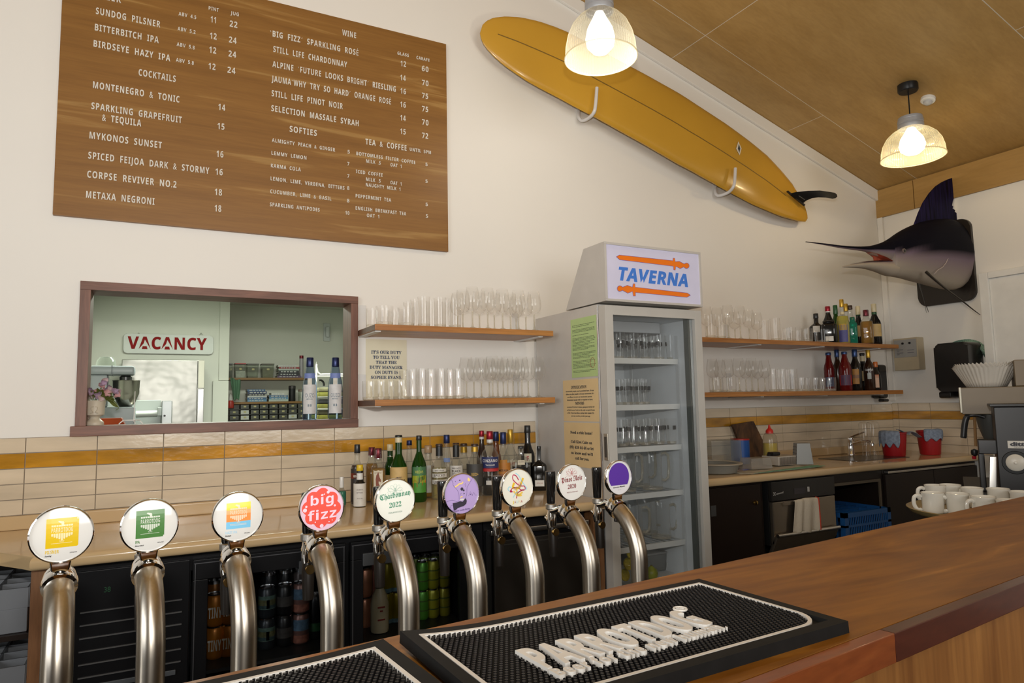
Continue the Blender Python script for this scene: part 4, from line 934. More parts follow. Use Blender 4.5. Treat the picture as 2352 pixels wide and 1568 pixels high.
# rubber bar mats
RUB = mat('black_rubber', (.010, .010, .010), .7, spec=.25, noise=(40, .2)); RUBN = mat('rubber_nub', (.009, .008, .008), .45, spec=.3); RUBW = mat('white_rubber', (.84, .81, .76), .5)
def bar_mat(label, o, deg, L, W, curl, letters):
    ex = V((math.cos(math.radians(deg)), math.sin(math.radians(deg)), 0)); ey = V((-ex.y, ex.x, 0)); o = V(o)
    def w(x, y, z):
        d = x if curl > 0 else L-x
        k = max(0, 1-d/.16)**2*(.35+.65*y/W)*(.011 if curl > 0 else .004)
        p = o+ex*x+ey*y; return V((p.x, p.y, BZ+z+k))
    t = thing('bar_mat', label, 'bar mat', tuple(o+ex*L/2+ey*W/2+V((0, 0, BZ))))
    nx = 28; T, I, bw = .016, .0095, .019
    def axis(n_, N): return [(0, 'e'), (.0008, 't'), (bw, 't'), (bw+.0008, 'i')]+[(bw+(n_-2*bw)*k/N, 'i') for k in range(1, N)]+[(n_-bw-.0008, 'i'), (n_-bw, 't'), (n_-.0008, 't'), (n_, 'e')]
    mb = MB(); lv = lambda p, q: 0 if 'e' in p+q else T if 't' in p+q else I
    mb.grid([[w(x, y, lv(p, q)) for x, p in axis(L, nx)] for y, q in axis(W, 8)])
    mb.build('base', RUB, t, smooth=35)
    # nubs
    mb = MB(); p = .0076; q = p*.866; r0 = .0028; j = 0; y = bw+.006
    while y < W-bw-.004:
        x = bw+.006+(p/2 if j % 2 else 0)
        while x < L-bw-.004:
            c = math.hypot(max(0, x-(L-.075)), max(0, .075-y)) if letters else 0
            if c < .052:
                cc = w(x, y, I)
                if (cc-CAM).dot(_f) > .25:
                    top = []; bot = []
                    for k in range(6):
                        a = PI/3*k; top.append((cc.x+r0*.85*math.cos(a), cc.y+r0*.85*math.sin(a), cc.z+.0058)); bot.append((cc.x+r0*math.cos(a), cc.y+r0*math.sin(a), cc.z-.001))
                    mb.raw(bot+top, [tuple(range(6, 12))]+[(k, (k+1) % 6, 6+(k+1) % 6, 6+k) for k in range(6)])
            x += p
        y += q; j += 1
    n_ = mb.build('nub_pattern', RUBN, t, smooth=50, fix=False); n_['kind'] = 'stuff'
    # white border line
    a, b = bw+.001, .0055; R = .05
    P = [(L-a, W-a), (a, W-a), (a, a), (L-a-R, a)]+[(L-a-R+R*math.sin(k*PI/16), a+R-R*math.cos(k*PI/16)) for k in range(1, 9)]
    P2 = [(L-a-b, W-a-b), (a+b, W-a-b), (a+b, a+b), (L-a-R, a+b)]+[(L-a-R+(R-b)*math.sin(k*PI/16), a+R-(R-b)*math.cos(k*PI/16)) for k in range(1, 9)]
    def dense(Q):
        o2 = []
        for i in range(len(Q)):
            A, B_ = Q[i], Q[(i+1) % len(Q)]; n = 24 if math.hypot(A[0]-B_[0], A[1]-B_[1]) > .1 else 1
            o2 += [(A[0]+(B_[0]-A[0])*k/n, A[1]+(B_[1]-A[1])*k/n) for k in range(n)]
        return o2
    D1, D2 = dense(P), dense(P2)
    mb = MB(); z0, z1 = I-.001, I+.0068
    mb.grid([[w(x, y, z0) for x, y in D1], [w(x, y, z1) for x, y in D1], [w(x, y, z1) for x, y in D2], [w(x, y, z0) for x, y in D2]], close=True)
    mb.build('border_line', RUBW, t, smooth=30)
    if letters:
        zt = BZ+I+.004; up = ey
        a0, b0 = on(1257, 1531, 2, zt+.008), on(1640, 1427, 2, zt+.008); a0.z = b0.z = zt
        d = (b0-a0).normalized(); up = V((-d.y, d.x, 0))
        mb = MB(); text(mb, sans('PARROTDOG'), a0, b0, .072, up, (0, 0, 1), .0068, bold=.005, sp=1.12); mb.build('brand_lettering', RUBW, t, smooth=0)
        a1, b1 = on(1285, 1551, 2, zt+.006), on(1672, 1439, 2, zt+.006); a1.z = b1.z = zt
        d = (b1-a1).normalized(); up = V((-d.y, d.x, 0))
        mb = MB(); text(mb, sans('Beer for the new human.'), a1, b1, .022, up, (0, 0, 1), .006, bold=.005, sp=1.1); mb.build('slogan_lettering', RUBW, t, smooth=0)
        c = on(1562, 1395, 2, zt+.008); c.z = zt
        mb = MB(); mb.tube([(c.x+.0095*math.cos(k*PI/10), c.y+.0095*math.sin(k*PI/10), zt+.006) for k in range(21)], .0018, 6)
        text(mb, 'R', c+V((-.0035, -.0045, .002)), c+V((.0045, -.0040, .002)), .009, up, (0, 0, 1), .006, bold=.03); mb.build('trademark_sign', RUBW, t, smooth=0)
    return t
ex_ = V((math.cos(math.radians(2.66)), math.sin(math.radians(2.66)), 0)); ey_ = V((-ex_.y, ex_.x, 0))
o1 = V((.303, .919, 0))-ey_*.286
bar_mat('black rubber bar mat with raised white beer lettering, fully in view', (o1.x, o1.y, 0), 2.66, .562, .286, 1, True)
d2 = math.radians(4.2); e2 = V((math.cos(d2), math.sin(d2), 0)); f2 = V((-e2.y, e2.x, 0))
o2 = V((.287, .911, 0))-f2*.286-e2*.562
bar_mat('second black rubber bar mat cut off by the lower picture edge, under the first taps', (o2.x, o2.y, 0), 5.2, .562, .286, -1, False)
# beer and wine taps
BRUSH = mat('brushed_tube_steel', (.54, .49, .42), .32, 1, noise=((300, 300, 3), .06))
_b = BRUSH.node_tree.nodes['Principled BSDF']; _tg = BRUSH.node_tree.nodes.new('ShaderNodeTangent'); _tg.direction_type = 'RADIAL'; _tg.axis = 'Z'
_b.inputs['Anisotropic'].default_value = .6; _b.inputs['Anisotropic Rotation'].default_value = .25; BRUSH.node_tree.links.new(_tg.outputs[0], _b.inputs['Tangent'])
RBR = 1.0
BRASS = mat('spout_brass', (.62, .42, .16), .2, 1)
FR = .0415
def fraktur(s): return ''.join(chr(0x1D56C+ord(c)-65) if 'A' <= c <= 'Z' else chr(0x1D586+ord(c)-97) if 'a' <= c <= 'z' else c for c in s)
ARTM = {}
def tap(k, t_, label, art, face):
    o = BU*t_+BN*1.25; m = M.Translation((o.x, o.y, 0)) @ BM
    t = thing('beer_tap', label, 'tap', (o.x, o.y, BENZ))
    E = V((0, .075, 1.10)); a = V((0, .906, .423)); R = .13
    pts = [(0, 0, BENZ), (0, 0, .90)]+[(0, R-R*math.cos(q), E.z-R*math.sin(1.134)+R*math.sin(q)) for q in [1.134*i/12 for i in range(13)]]
    off = E.y-(R-R*math.cos(1.134))
    pts = [(x, y+off, z) for x, y, z in pts]
    MB().tube(pts, .021, 28, m=m).build('tube', BRUSH, t, smooth=60)
    fm = m @ frame_m(E, (1, 0, 0), V((0, -.423, .906)))          # local z = -axis direction
    fm = m @ M.Translation(E) @ V((0, 0, 1)).rotation_difference(a).to_matrix().to_4x4()
    MB().lathe([(.0205, -.012), (.0250, -.010), (.0258, -.002), (.0250, .006), (.0225, .008), (.0235, .012), (.0225, .020), (.013, .026), (.0115, .03), (0, .03)], 28, m=fm).build('collar', CHROME, t, smooth=45)
    MB().box(-.009, .009, -.012, .004, -.034, -.018, .003, m=m @ M.Translation(E)).build('clamp_lug', CHROME, t)
    mb = MB().tube([E+a*.02, E+a*.035+V((0, .004, -.004)), (0, .128, 1.104), (0, .148, 1.100)], [.0115, .0105, .009, .009], 14, m=m)
    mb.lathe([(0, 1.055), (.010, 1.056), (.0125, 1.066), (.0125, 1.088), (.0105, 1.096), (.0105, 1.106), (0, 1.106)], 18, (0, .150, 0), m=m)
    mb.tube([(0, .163, 1.078), (0, .172, 1.082)], .006, 10, m=m)
    mb.build('faucet', CHROME, t, smooth=50)
    MB().lathe([(.011, 1.104), (.0138, 1.106), (.0138, 1.117), (.0115, 1.119), (0, 1.119)], 24, (0, .150, 0), m=m).build('knurled_nut', mat('knurled_steel', (.5, .48, .45), .4, 1), t)
    MB().lathe([(.0098, 1.119), (.0105, 1.122), (.0128, 1.185), (.0132, 1.195), (.0120, 1.199), (0, 1.1995)], 20, (0, .150, 0), m=m).build('tap_handle', mat('tap_handle_black', (.010, .009, .009), .12), t, smooth=50)
    sp_ = MB().tube([(0, .148, 1.062), (0, .145, 1.045), (0, .143, .99)], [.0095, .0125, .0105], 16, m=m).build('spout', mat('spout_black', (.012, .009, .007), .4, spec=.25), t)
    MB().lathe([(0, -.002), (.0075, -.001), (.0092, .002), (.0092, .012), (0, .012)], 18, m=m @ M.Translation((0, .136, 1.05)) @ M.Rotation(PI/2, 4, 'X') @ M.Translation((0, 0, -.006))).build('brass_cap', BRASS, sp_)
    C_ = V((0, .066, 1.1785)); y0 = C_.y
    mb = MB(); mb.hull([(-.011, y0+.001, 1.112), (.011, y0+.001, 1.112), (.011, y0+.016, 1.112), (-.011, y0+.016, 1.112), (-.0165, y0, 1.150), (.0165, y0, 1.150), (.0165, y0+.009, 1.150), (-.0165, y0+.009, 1.150)], .003, m=m)
    mb.build('badge_bracket', CHROME, t)
    dm = m @ M.Translation(C_) @ M.Rotation(PI/2, 4, 'X')      # local x right, y up, z toward the drinkers
    r_ = MB().lathe([(0, -.010), (.037, -.010), (.0432, -.006), (.0448, 0), (.0442, .0045), (.0422, .0055), (FR, .0035), (FR, .002)], 48, m=dm).build('badge_rim', CHROME, t, smooth=50)
    fc = MB().lathe([(FR+.0004, .0022), (.030, .0040), (.018, .0047), (0, .0050)] if k < 3 else [(FR+.0004, .0026), (0, .0028)], 48, m=dm).build('badge_face', mat('badge_face_%d' % k, face, .07 if k < 3 else .3, coat=1 if k < 3 else 0, noise=(9, .01)), t, smooth=60)
    layers = {}
    dome = (lambda x, y: .0052-.0026*min(1, (x*x+y*y))) if k < 3 else (lambda x, y: .0029)
    class Art:
        def poly(s, pts, col, l=0):
            mb = layers.setdefault((l, col), MB()); P = [(x*FR, y*FR, dome(x, y)+.0002*(l+1)) for x, y in pts]
            mb.raw(P, [tuple(range(len(P)))], dm)
        def rect(s, x0, x1, y0, y1, col, l=0):
            n = 6
            for i in range(n):
                xa, xb = x0+(x1-x0)*i/n, x0+(x1-x0)*(i+1)/n
                for j in range(n): s.poly([(xa, y0+(y1-y0)*j/n), (xb, y0+(y1-y0)*j/n), (xb, y0+(y1-y0)*(j+1)/n), (xa, y0+(y1-y0)*(j+1)/n)], col, l)
        def bar(s, x0, x1, y0, y1, col, l=0): s.poly([(x0, y0), (x1, y0), (x1, y1), (x0, y1)], col, l)
        def txt(s, w_, x0, x1, y, h, col, l=2, bold=.0, shear=0, tilt=0, sp=1.0):
            mb = layers.setdefault((l, col), MB()); vs, fs, a0, a1 = glyphs(w_, bold, shear, sp)
            P = []
            for v in vs:
                x = x0+(x1-x0)*(v[0]-a0)/(a1-a0); yy = y+v[1]*h/CAP+tilt*(x-x0); P.append((x*FR, yy*FR, dome(x, yy)+.0002*(l+1)))
            mb.raw(P, fs, dm)
        def line(s, pts, wd, col, l=1, sm=True):
            Q = [(p.x, p.y) for p in smooth_pts([(x, y, 0) for x, y in pts], 5)] if sm and len(pts) > 2 else pts
            A_, B_ = [], []
            for i, (x, y) in enumerate(Q):
                x1, y1 = Q[min(i+1, len(Q)-1)]; x0, y0 = Q[max(i-1, 0)]; dx, dy = x1-x0, y1-y0; n = math.hypot(dx, dy) or 1
                A_.append((x-dy/n*wd/2, y+dx/n*wd/2)); B_.append((x+dy/n*wd/2, y-dx/n*wd/2))
            for i in range(len(Q)-1): s.poly([B_[i], B_[i+1], A_[i+1], A_[i]], col, l)
        def disc(s, x, y, r, col, l=1, ry=None): s.poly(circ(x, y, r, 20, ry), col, l)
    art(Art())
    for (l, col), mb in sorted(layers.items()):
        mb.build('badge_artwork', mat('art_%02x%02x%02x' % tuple(int(q*255) for q in col), col, .25 if k < 3 else .35, coat=.6 if k < 3 else 0, noise=(9, .005)), fc, smooth=0, fix=False)
    return t
WH = (.68, .67, .64); INKB = (.03, .03, .03)
def crest(A, wh):
    A.txt(sans('PARROTDOG'), -.33, .36, .10, .17, wh, 3, 0, 0, 0, 1.08)
    for i in range(9):
        x = -.33+.0775*i
        if i != 4: A.bar(x, x+.064, .31, .375, wh, 3)
        d = [.07, .11, .15, .19, .25, .19, .15, .11, .07][i]
        A.bar(x, x+.064, .06-d, .06, wh, 3)
        A.disc(x+.032, .06-d, .032, wh, 3)
    A.poly([(-.03, .31), (.07, .31), (.07, .45), (.05, .50), (-.02, .51), (-.10, .53), (-.13, .49), (-.09, .47), (-.05, .44), (-.01, .42)], wh, 4)
    for s in (-1, 1): A.line([(.015, -.24), (.015+s*.05, -.25), (.015+s*.07, -.22), (.015+s*.04, -.205)], .012, wh, 3)
    A.bar(-.33, .35, -.315, -.30, wh, 3)
def pils(A):
    Y = (.68, .46, .004)
    A.rect(-.50, .49, -.48, .62, Y); A.rect(.49, .55, -.42, .55, Y); A.poly([(.49, .62)]+[(.49+.06*math.sin(k*PI/12), .55+.07*math.cos(k*PI/12)) for k in range(7)], Y); A.poly([(.55, -.42)]+[(.49+.06*math.cos(k*PI/12), -.42-.06*math.sin(k*PI/12)) for k in range(7)]+[(.49, -.42)], Y)
    crest(A, (.80, .70, .38)); A.txt(sans('PILSNER'), -.50, -.07, -.68, .13, Y, 2); A.txt('Sundog', -.51, -.29, -.78, .055, INKB, 2, .03, .3); A.txt('5.2% alc/vol', .28, .52, -.72, .04, INKB, 2, .03, .3)
def ipa(A):
    Gc = (.065, .19, .045)
    A.rect(-.50, .49, -.48, .62, Gc); A.rect(.49, .53, -.42, .62, Gc)
    crest(A, (.55, .60, .50)); A.txt('IPA', -.50, -.34, -.67, .12, Gc, 2, .02); A.txt('Bitterbitch', -.51, -.20, -.78, .05, INKB, 2, .03, .3); A.txt('5.8% alc/vol', .28, .52, -.72, .04, INKB, 2, .03, .3)
def hazy(A):
    A.rect(-.48, .52, .30, .60, (.72, .62, .03)); A.rect(-.48, .52, .12, .30, (.80, .40, .16)); A.rect(-.48, .52, -.20, .12, (.80, .27, .06)); A.rect(-.48, .52, -.50, -.20, (.20, .52, .76))
    crest(A, (.80, .60, .42)); A.bar(-.33, .35, -.36, -.345, WH, 3); A.txt('HAZY IPA', -.50, -.03, -.70, .12, (.36, .62, .80), 2, .01); A.txt('Birdseye', -.51, -.27, -.80, .05, INKB, 2, .03, .3); A.txt('5.8% alc/vol', .26, .50, -.75, .04, INKB, 2, .03, .3)
def fizz(A):
    Rd, Pk = (.74, .075, .05), (.78, .56, .66)
    P = []
    for k in range(96):
        a = 2*PI*k/96; q = .78+.14*abs(math.cos(4*a+.3)); P.append((q*math.cos(a), q*math.sin(a)))
    A.poly(P, Rd, 0)
    A.txt(sans('big'), -.52, .56, .14, .44, Pk, 2, .03, 0, .06, 1.06); A.txt(sans('fizz'), -.64, .70, -.55, .44, Pk, 2, .03, 0, .06, 1.08)
    for x, y, r in ((-.72, .12, .055), (-.78, -.04, .09), (.0, -.82, .09), (-.42, -.74, .045), (.35, -.66, .03), (.30, .70, .07), (.12, .62, .03), (-.30, -.62, .03), (.50, -.60, .025), (.62, .06, .05)): A.disc(x, y, r, Pk, 2)
def flower(A, c, y):
    for k in range(5):
        a = PI*(.1+.2*k); A.line([(0, y), (.30*math.cos(a-.25), y+.26*math.sin(a-.25)), (.40*math.cos(a), y+.34*math.sin(a)), (.30*math.cos(a+.25), y+.26*math.sin(a+.25)), (0, y)], .013, c, 1)
    for s in (-1, 1): A.line([(s*.05, y-.05), (s*.20, y-.10), (s*.32, y+.02), (s*.42, y-.06)], .013, c, 1); A.line([(0, y), (s*.10, y-.14), (s*.26, y-.12)], .013, c, 1)
    A.line([(-.34, y+.06), (-.40, y+.16), (-.33, y+.20)], .014, c, 1); A.line([(-.32, y-.06), (-.40, y-.16)], .014, c, 1)
    A.line([(-.08, y+.05), (-.04, y-.12), (0, y+.02), (.04, y-.12), (.08, y+.05)], .022, c, 2, False); A.disc(0, y+.10, .05, c, 2)
def chard(A):
    c = (.06, .25, .15); flower(A, (.38, .52, .44), .46)
    A.txt(fraktur('Chardonnay'), -.82, .82, .06, .27, c, 2, .005, 0, .10); A.txt(serif('2022'), -.32, .32, -.34, .25, c, 2, .0, 0, .06); A.txt('MARLBOROUGH', -.36, .36, -.62, .075, (.15, .25, .2), 2, .0, 0, .04)
def pinot(A):
    c = (.22, .02, .025); flower(A, (.55, .22, .22), .50)
    A.txt(fraktur('Pinot Noir'), -.78, .78, .02, .29, c, 2, .005, 0, .06); A.txt(serif('2020'), -.32, .30, -.36, .25, c, 2, .0, 0, .05); A.txt('MISSION VINEYARD', -.40, .42, -.60, .07, c, 2, .0, 0, .03)
def future(A):
    K, Yw, L = (.035, .03, .05), (.82, .60, .20), (.12, .08, .22)
    A.line([(-.60, .78), (-.50, .60), (-.48, .45), (-.20, .12), (-.14, -.30)], .014, L); A.line([(.66, .72), (.45, .45), (.34, .28), (.30, -.10), (.18, -.32)], .014, L)
    A.line([(-.40, .38), (-.25, .44), (-.12, .52), (0, .52), (.10, .60)], .075, Yw, 2); A.poly([(.36, .70), (.40, .82), (.50, .74), (.54, .64), (.46, .60), (.38, .63)], Yw, 2)
    A.disc(-.10, .70, .035, K, 2); A.disc(-.36, .66, .022, L, 2); A.disc(.02, .24, .085, K, 2); A.disc(.13, .16, .05, K, 2); A.poly([(.12, -.05), (.20, -.01), (.12, .04)], K, 2)
    A.line([(.24, .52), (.20, .42), (.26, .42), (.23, .33)], .014, L, 2, False); A.line([(.02, .02), (-.05, .02), (-.06, -.05), (0, -.08)], .013, L, 2)
    A.line([(-.06, -.22), (-.02, -.15), (.06, -.16)], .05, Yw, 2); A.disc(.02, -.30, .14, WH, 3, .045)
    A.poly([(-.54, -.44), (-.30, -.42), (-.10, -.38), (.06, -.42), (.14, -.34), (.20, -.26), (.27, -.28), (.31, -.40), (.28, -.54), (.14, -.64), (-.06, -.68), (-.24, -.72), (-.34, -.80), (-.48, -.82)], K, 2)
    A.line([(-.98, -.36), (-.6, -.28), (-.4, -.34), (-.28, -.38), (-.16, -.34)], .014, L); A.line([(-.66, -.58), (-.66, -.80), (-.5, -.82)], .014, L, 1, False); A.line([(-.66, -.56), (-.54, -.56)], .014, L, 1, False); A.line([(-.86, -.66), (-.68, -.66)], .014, L, 1, False); A.line([(-.8, -.78), (-.68, -.78)], .014, L, 1, False)
    A.line([(.42, -.16), (.54, .06), (.66, -.16)], .014, L, 1, False); A.line([(.64, -.16), (.74, .02), (.84, -.16), (.92, -.14)], .014, L, 1, False); A.disc(.54, -.08, .03, L, 1)
    A.txt('Future Looks Bright', -.48, .50, -.90, .085, L, 2, .02, 0, .05)
def jauma(A):
    for c, w_, P in (((.78, .50, .03), .13, [(-.20, .30), (-.28, .05), (.10, .0), (.30, .30), (.40, .52)]), ((.80, .55, .10), .10, [(-.25, -.15), (0, -.40), (.30, -.42)]), ((.80, .55, .10), .10, [(-.05, -.1), (.05, -.38), (.35, -.25)]), ((.82, .55, .45), .16, [(-.18, -.08), (.0, .04), (.22, .12), (.1, .3)]),
            ((.35, .65, .78), .05, [(-.10, .82), (.12, .66), (.30, .36), (.52, .08), (.64, -.08), (.50, -.14)]), ((.35, .65, .78), .05, [(-.50, -.14), (-.62, -.02), (-.52, .10), (-.38, .04)]), ((.35, .65, .78), .05, [(-.28, -.50), (-.12, -.28), (.1, -.2)]),
            ((.45, .03, .10), .055, [(.10, .42), (-.06, .66), (-.26, .72), (-.28, .50), (-.10, .30), (.20, .10), (.48, .06), (.52, -.12), (.30, -.14), (0, .02), (-.30, .02), (-.48, -.16), (-.30, -.18)]), ((.55, .02, .10), .12, [(-.46, -.16), (-.36, -.14)]), ((.42, .03, .06), .06, [(-.06, -.56), (.0, -.32), (.16, -.20), (.42, -.12)])): A.line(P, w_, c, 1)
    for i, (ch, c) in enumerate(zip('JAUMA', ((.75, .6, .1), (.4, .1, .08), (.3, .55, .7), (.8, .62, .3), (.45, .12, .10)))): A.txt(ch, -.36+.145*i, -.25+.145*i, -.82, .15, c, 2, .0)
def syrah(A):
    A.poly([(.84*math.cos(a), .06+.84*math.sin(a)) for a in [-.66+(PI+1.32)*k/40 for k in range(41)]], (.105, .035, .36), 1)
    A.txt('Selection Massale', -.50, .46, -.62, .085, INKB, 2, .02, 0, .04); A.txt('Syrah', -.12, .14, -.76, .07, (.55, .5, .55), 2)
for k, (t_, lab, art, face) in enumerate(((.015, 'beer tap with yellow square badge on white, first of the row', pils, WH), (.139, 'beer tap with green square badge on white', ipa, WH), (.280, 'beer tap with yellow, orange and blue striped badge', hazy, WH),
        (.433, 'tap with pink badge and red blob behind fat pink letters', fizz, (.72, .50, .62)), (.586, 'wine tap with green blackletter writing on a white badge', chard, (.76, .77, .70)), (.742, 'wine tap with lilac badge drawn with a black gloved hand', future, (.43, .32, .60)),
        (.889, 'wine tap with cream badge of tangled rainbow brush strokes', jauma, (.78, .76, .66)), (1.050, 'wine tap with dark red blackletter writing on white badge', pinot, (.78, .77, .74)), (1.204, 'wine tap with plain purple circle badge, last of the row', syrah, (.76, .75, .77)))):
    tap(k, t_, lab, art, face)
# ---------------------------------------------------------------- menu board
MY = YW-.022
a, b, c = on(120.6, 493, 1, MY), on(1030, 577.2, 1, MY), on(1026, 101.4, 1, MY)
bx0, bx1, bz0, bz1 = a.x, b.x, (a.z+b.z)/2, c.z
t = thing('menu_board', 'large walnut veneer drinks menu board with white letters, above the hatch', 'menu board', ((bx0+bx1)/2, MY, bz0))
MB().box(bx0, bx1, MY, YW-.001, bz0, bz1, .0015).build('panel', wood('walnut_veneer', (.235, .105, .022), (.315, .15, .034), (1.1, 22, 22), .45, .5, fine=.16, stripe=(.38, .21, .062)), t)
LET = mat('menu_letter', (.72, .69, .62), .5)
Z1 = lambda u, v: on(100+u*.3317, v*.3317, 1, MY)
Z2 = lambda u, v: on(580+u*.3828, v*.3828, 1, MY)
def menu(nm, label, Z, items):
    mb = MB()
    for s, u0, v0, u1, v1, h in items:
        p, q = Z(u0, v0), Z(u1, v1); z = (p.z+q.z)/2
        text(mb, sans(s), (p.x, MY, z), (q.x, MY, z), h, (0, 0, 1), (0, -1, 0), .003, bold=0, sp=1.16, wsp=2.2)
    o = mb.build(nm, LET, t, smooth=0); o['label'] = label
HB, HS, HC = .0305, .0175, .0185
menu('beer_lettering', 'white beer list lettering', Z1, [('BEER', 395, -8, 537, 22, HB), ('PINT', 1143, 70, 1213, 82, HS), ('JUG', 1295, 103, 1352, 113, HS), ('SUNDOG PILSNER', 362, 100, 808, 190, HB), ('ABV 4.5', 935, 110, 1057, 132, HS), ('11', 1157, 157, 1193, 160, HB), ('22', 1288, 187, 1342, 193, HB),
    ('BITTERBITCH IPA', 355, 212, 797, 300, HB), ('ABV 5.2', 928, 212, 1052, 236, HS), ('12', 1152, 270, 1198, 275, HB), ('24', 1283, 297, 1336, 303, HB), ('BIRDSEYE HAZY IPA', 346, 325, 877, 425, HB), ('ABV 5.8', 922, 320, 1046, 343, HS), ('12', 1147, 367, 1195, 372, HB), ('24', 1280, 394, 1333, 400, HB),
    ('ABV 5.8', 917, 428, 1040, 450, HS), ('12', 1142, 480, 1190, 485, HB), ('24', 1273, 506, 1328, 512, HB)])
menu('cocktail_lettering', 'white cocktail list lettering', Z1, [('COCKTAILS', 658, 525, 915, 568, HB), ('MONTENEGRO & TONIC', 342, 612, 941, 710, HB), ('14', 1210, 763, 1257, 767, HB), ('SPARKLING GRAPEFRUIT', 331, 757, 957, 852, HB), ('& TEQUILA', 405, 837, 676, 876, HB), ('15', 1204, 895, 1252, 899, HB), ('MYKONOS SUNSET', 318, 960, 819, 1028, HB), ('16', 1197, 1087, 1245, 1091, HB),
    ('SPICED FEIJOA DARK & STORMY', 309, 1100, 1147, 1203, HB), ('16', 1190, 1210, 1240, 1215, HB), ('CORPSE REVIVER NO.2', 302, 1230, 920, 1300, HB), ('18', 1185, 1350, 1235, 1355, HB), ('METAXA NEGRONI', 294, 1370, 768, 1418, HB), ('18', 1184, 1463, 1230, 1467, HB)])
menu('wine_lettering', 'white wine list lettering', Z2, [('WINE', 538, 213, 621, 229, HB), ('`BIG FIZZ\u00b4 SPARKLING ROS\u00c9', 105, 218, 635, 333, HB), ('STILL LIFE CHARDONNAY', 124, 313, 567, 405, HB), ('ALPINE `FUTURE LOOKS BRIGHT\u00b4 RIESLING', 119, 402, 859, 552, HB), ('JAUMA`WHY TRY SO HARD\u00b4 ORANGE ROS\u00c9', 114, 488, 830, 628, HB), ('STILL LIFE PINOT NOIR', 114, 578, 541, 655, HB), ('SELECTION MASSALE SYRAH', 112, 668, 636, 757, HB),
    ('GLASS', 869, 330, 937, 341, HS), ('CARAFE', 983, 355, 1061, 371, HS), ('12', 888, 397, 920, 402, HB), ('60', 1015, 428, 1055, 432, HB), ('14', 886, 482, 918, 486, HB), ('70', 1016, 512, 1055, 517, HB), ('16', 887, 562, 920, 566, HB), ('75', 1016, 590, 1053, 594, HB), ('16', 886, 643, 919, 647, HB), ('75', 1016, 669, 1053, 673, HB), ('14', 886, 723, 918, 727, HB), ('70', 1016, 749, 1055, 753, HB), ('15', 886, 804, 918, 808, HB), ('72', 1016, 829, 1053, 833, HB)])
menu('soft_drink_lettering', 'white soft drink list lettering', Z2, [('SOFTIES', 222, 793, 385, 815, HB), ('ALMIGHTY PEACH & GINGER', 116, 852, 495, 910, HC), ('5', 570, 921, 583, 922, HC), ('LEMMY LEMON', 113, 930, 323, 957, HC), ('7', 568, 993, 580, 994, HC), ('KARMA COLA', 110, 1005, 289, 1028, HC), ('7', 568, 1066, 580, 1067, HC), ('LEMON, LIME, VERBENA, BITTERS', 108, 1083, 551, 1138, HC), ('8', 567, 1139, 580, 1140, HC), ('CUCUMBER, LIME & BASIL', 106, 1160, 472, 1202, HC), ('8', 566, 1214, 580, 1215, HC), ('SPARKLING ANTIPODES', 104, 1237, 402, 1270, HC), ('10', 556, 1287, 580, 1289, HC)])
menu('coffee_lettering', 'white tea and coffee lettering', Z2, [('TEA & COFFEE', 677, 866, 924, 906, HB), ('UNTIL 5PM', 943, 906, 1070, 925, HC), ('BOTTOMLESS FILTER COFFEE', 622, 930, 976, 986, HC), ('5', 1037, 996, 1050, 997, HC), ('MILK .5    OAT 1', 681, 977, 893, 1007, HC), ('ICED COFFEE', 620, 1040, 780, 1060, HC), ('5', 1037, 1097, 1050, 1098, HC), ('MILK .5    OAT 1', 680, 1085, 893, 1114, HC), ('NAUGHTY MILK 1', 679, 1118, 886, 1146, HC), ('PEPPERMINT TEA', 618, 1185, 831, 1212, HC), ('5', 1038, 1236, 1051, 1237, HC), ('ENGLISH BREAKFAST TEA', 618, 1257, 921, 1294, HC), ('5', 1039, 1306, 1052, 1307, HC), ('OAT 1', 685, 1302, 759, 1310, HC)])
# ---------------------------------------------------------------- surfboard on its wall racks
S3 = lambda u, v: (1080+u*.2679, v*.2679)
S4 = lambda u, v: (1560+u*.3367, 140+v*.3367)
SBY = YW-.115
up_ = [S3(103, 262), S3(108, 225), S3(125, 190), S3(160, 155), S3(220, 130), S3(320, 122), S3(450, 134), S3(600, 172), S3(750, 228), S3(870, 283), (1400, 127), (1480, 170), S4(0, 222), S4(150, 320), S4(320, 430), S4(480, 545), S4(600, 640), S4(700, 740), S4(780, 830), S4(840, 920), S4(875, 980), S4(893, 1030), S4(901, 1066)]
dn_ = [S3(103, 262), S3(112, 310), S3(130, 355), S3(160, 400), S3(215, 465), S3(300, 545), S3(400, 620), S3(500, 690), S3(620, 760), S3(760, 835), S3(900, 915), S3(1100, 1022), S3(1300, 1135), S3(1500, 1245), S3(1792, 1415), S4(80, 750), S4(150, 790), S4(300, 872), S4(500, 975), S4(700, 1055), S4(830, 1088), S4(885, 1090), S4(901, 1066)]
up_ = [on(u, v, 1, SBY) for u, v in up_]; dn_ = [on(u, v, 1, SBY) for u, v in dn_]
nose, tail = up_[0], up_[-1]
ax = (tail-nose).normalized(); ay = V((-ax.z, 0, ax.x)); ay = -ay if ay.z < 0 else ay; Ls = (tail-nose).length
def prof_at(P, s):
    q = [((p-nose).dot(ax)/Ls, (p-nose).dot(ay)) for p in P]
    q[0] = (0, 0); q[-1] = (1, 0)
    for (s0, w0), (s1, w1) in zip(q, q[1:]):
        if s0 <= s <= s1 or (s <= s1): return w0+(w1-w0)*max(0, min(1, (s-s0)/(s1-s0) if s1 > s0 else 0))
    return 0
NS = 70; th = .034
mb = MB(); rows = []
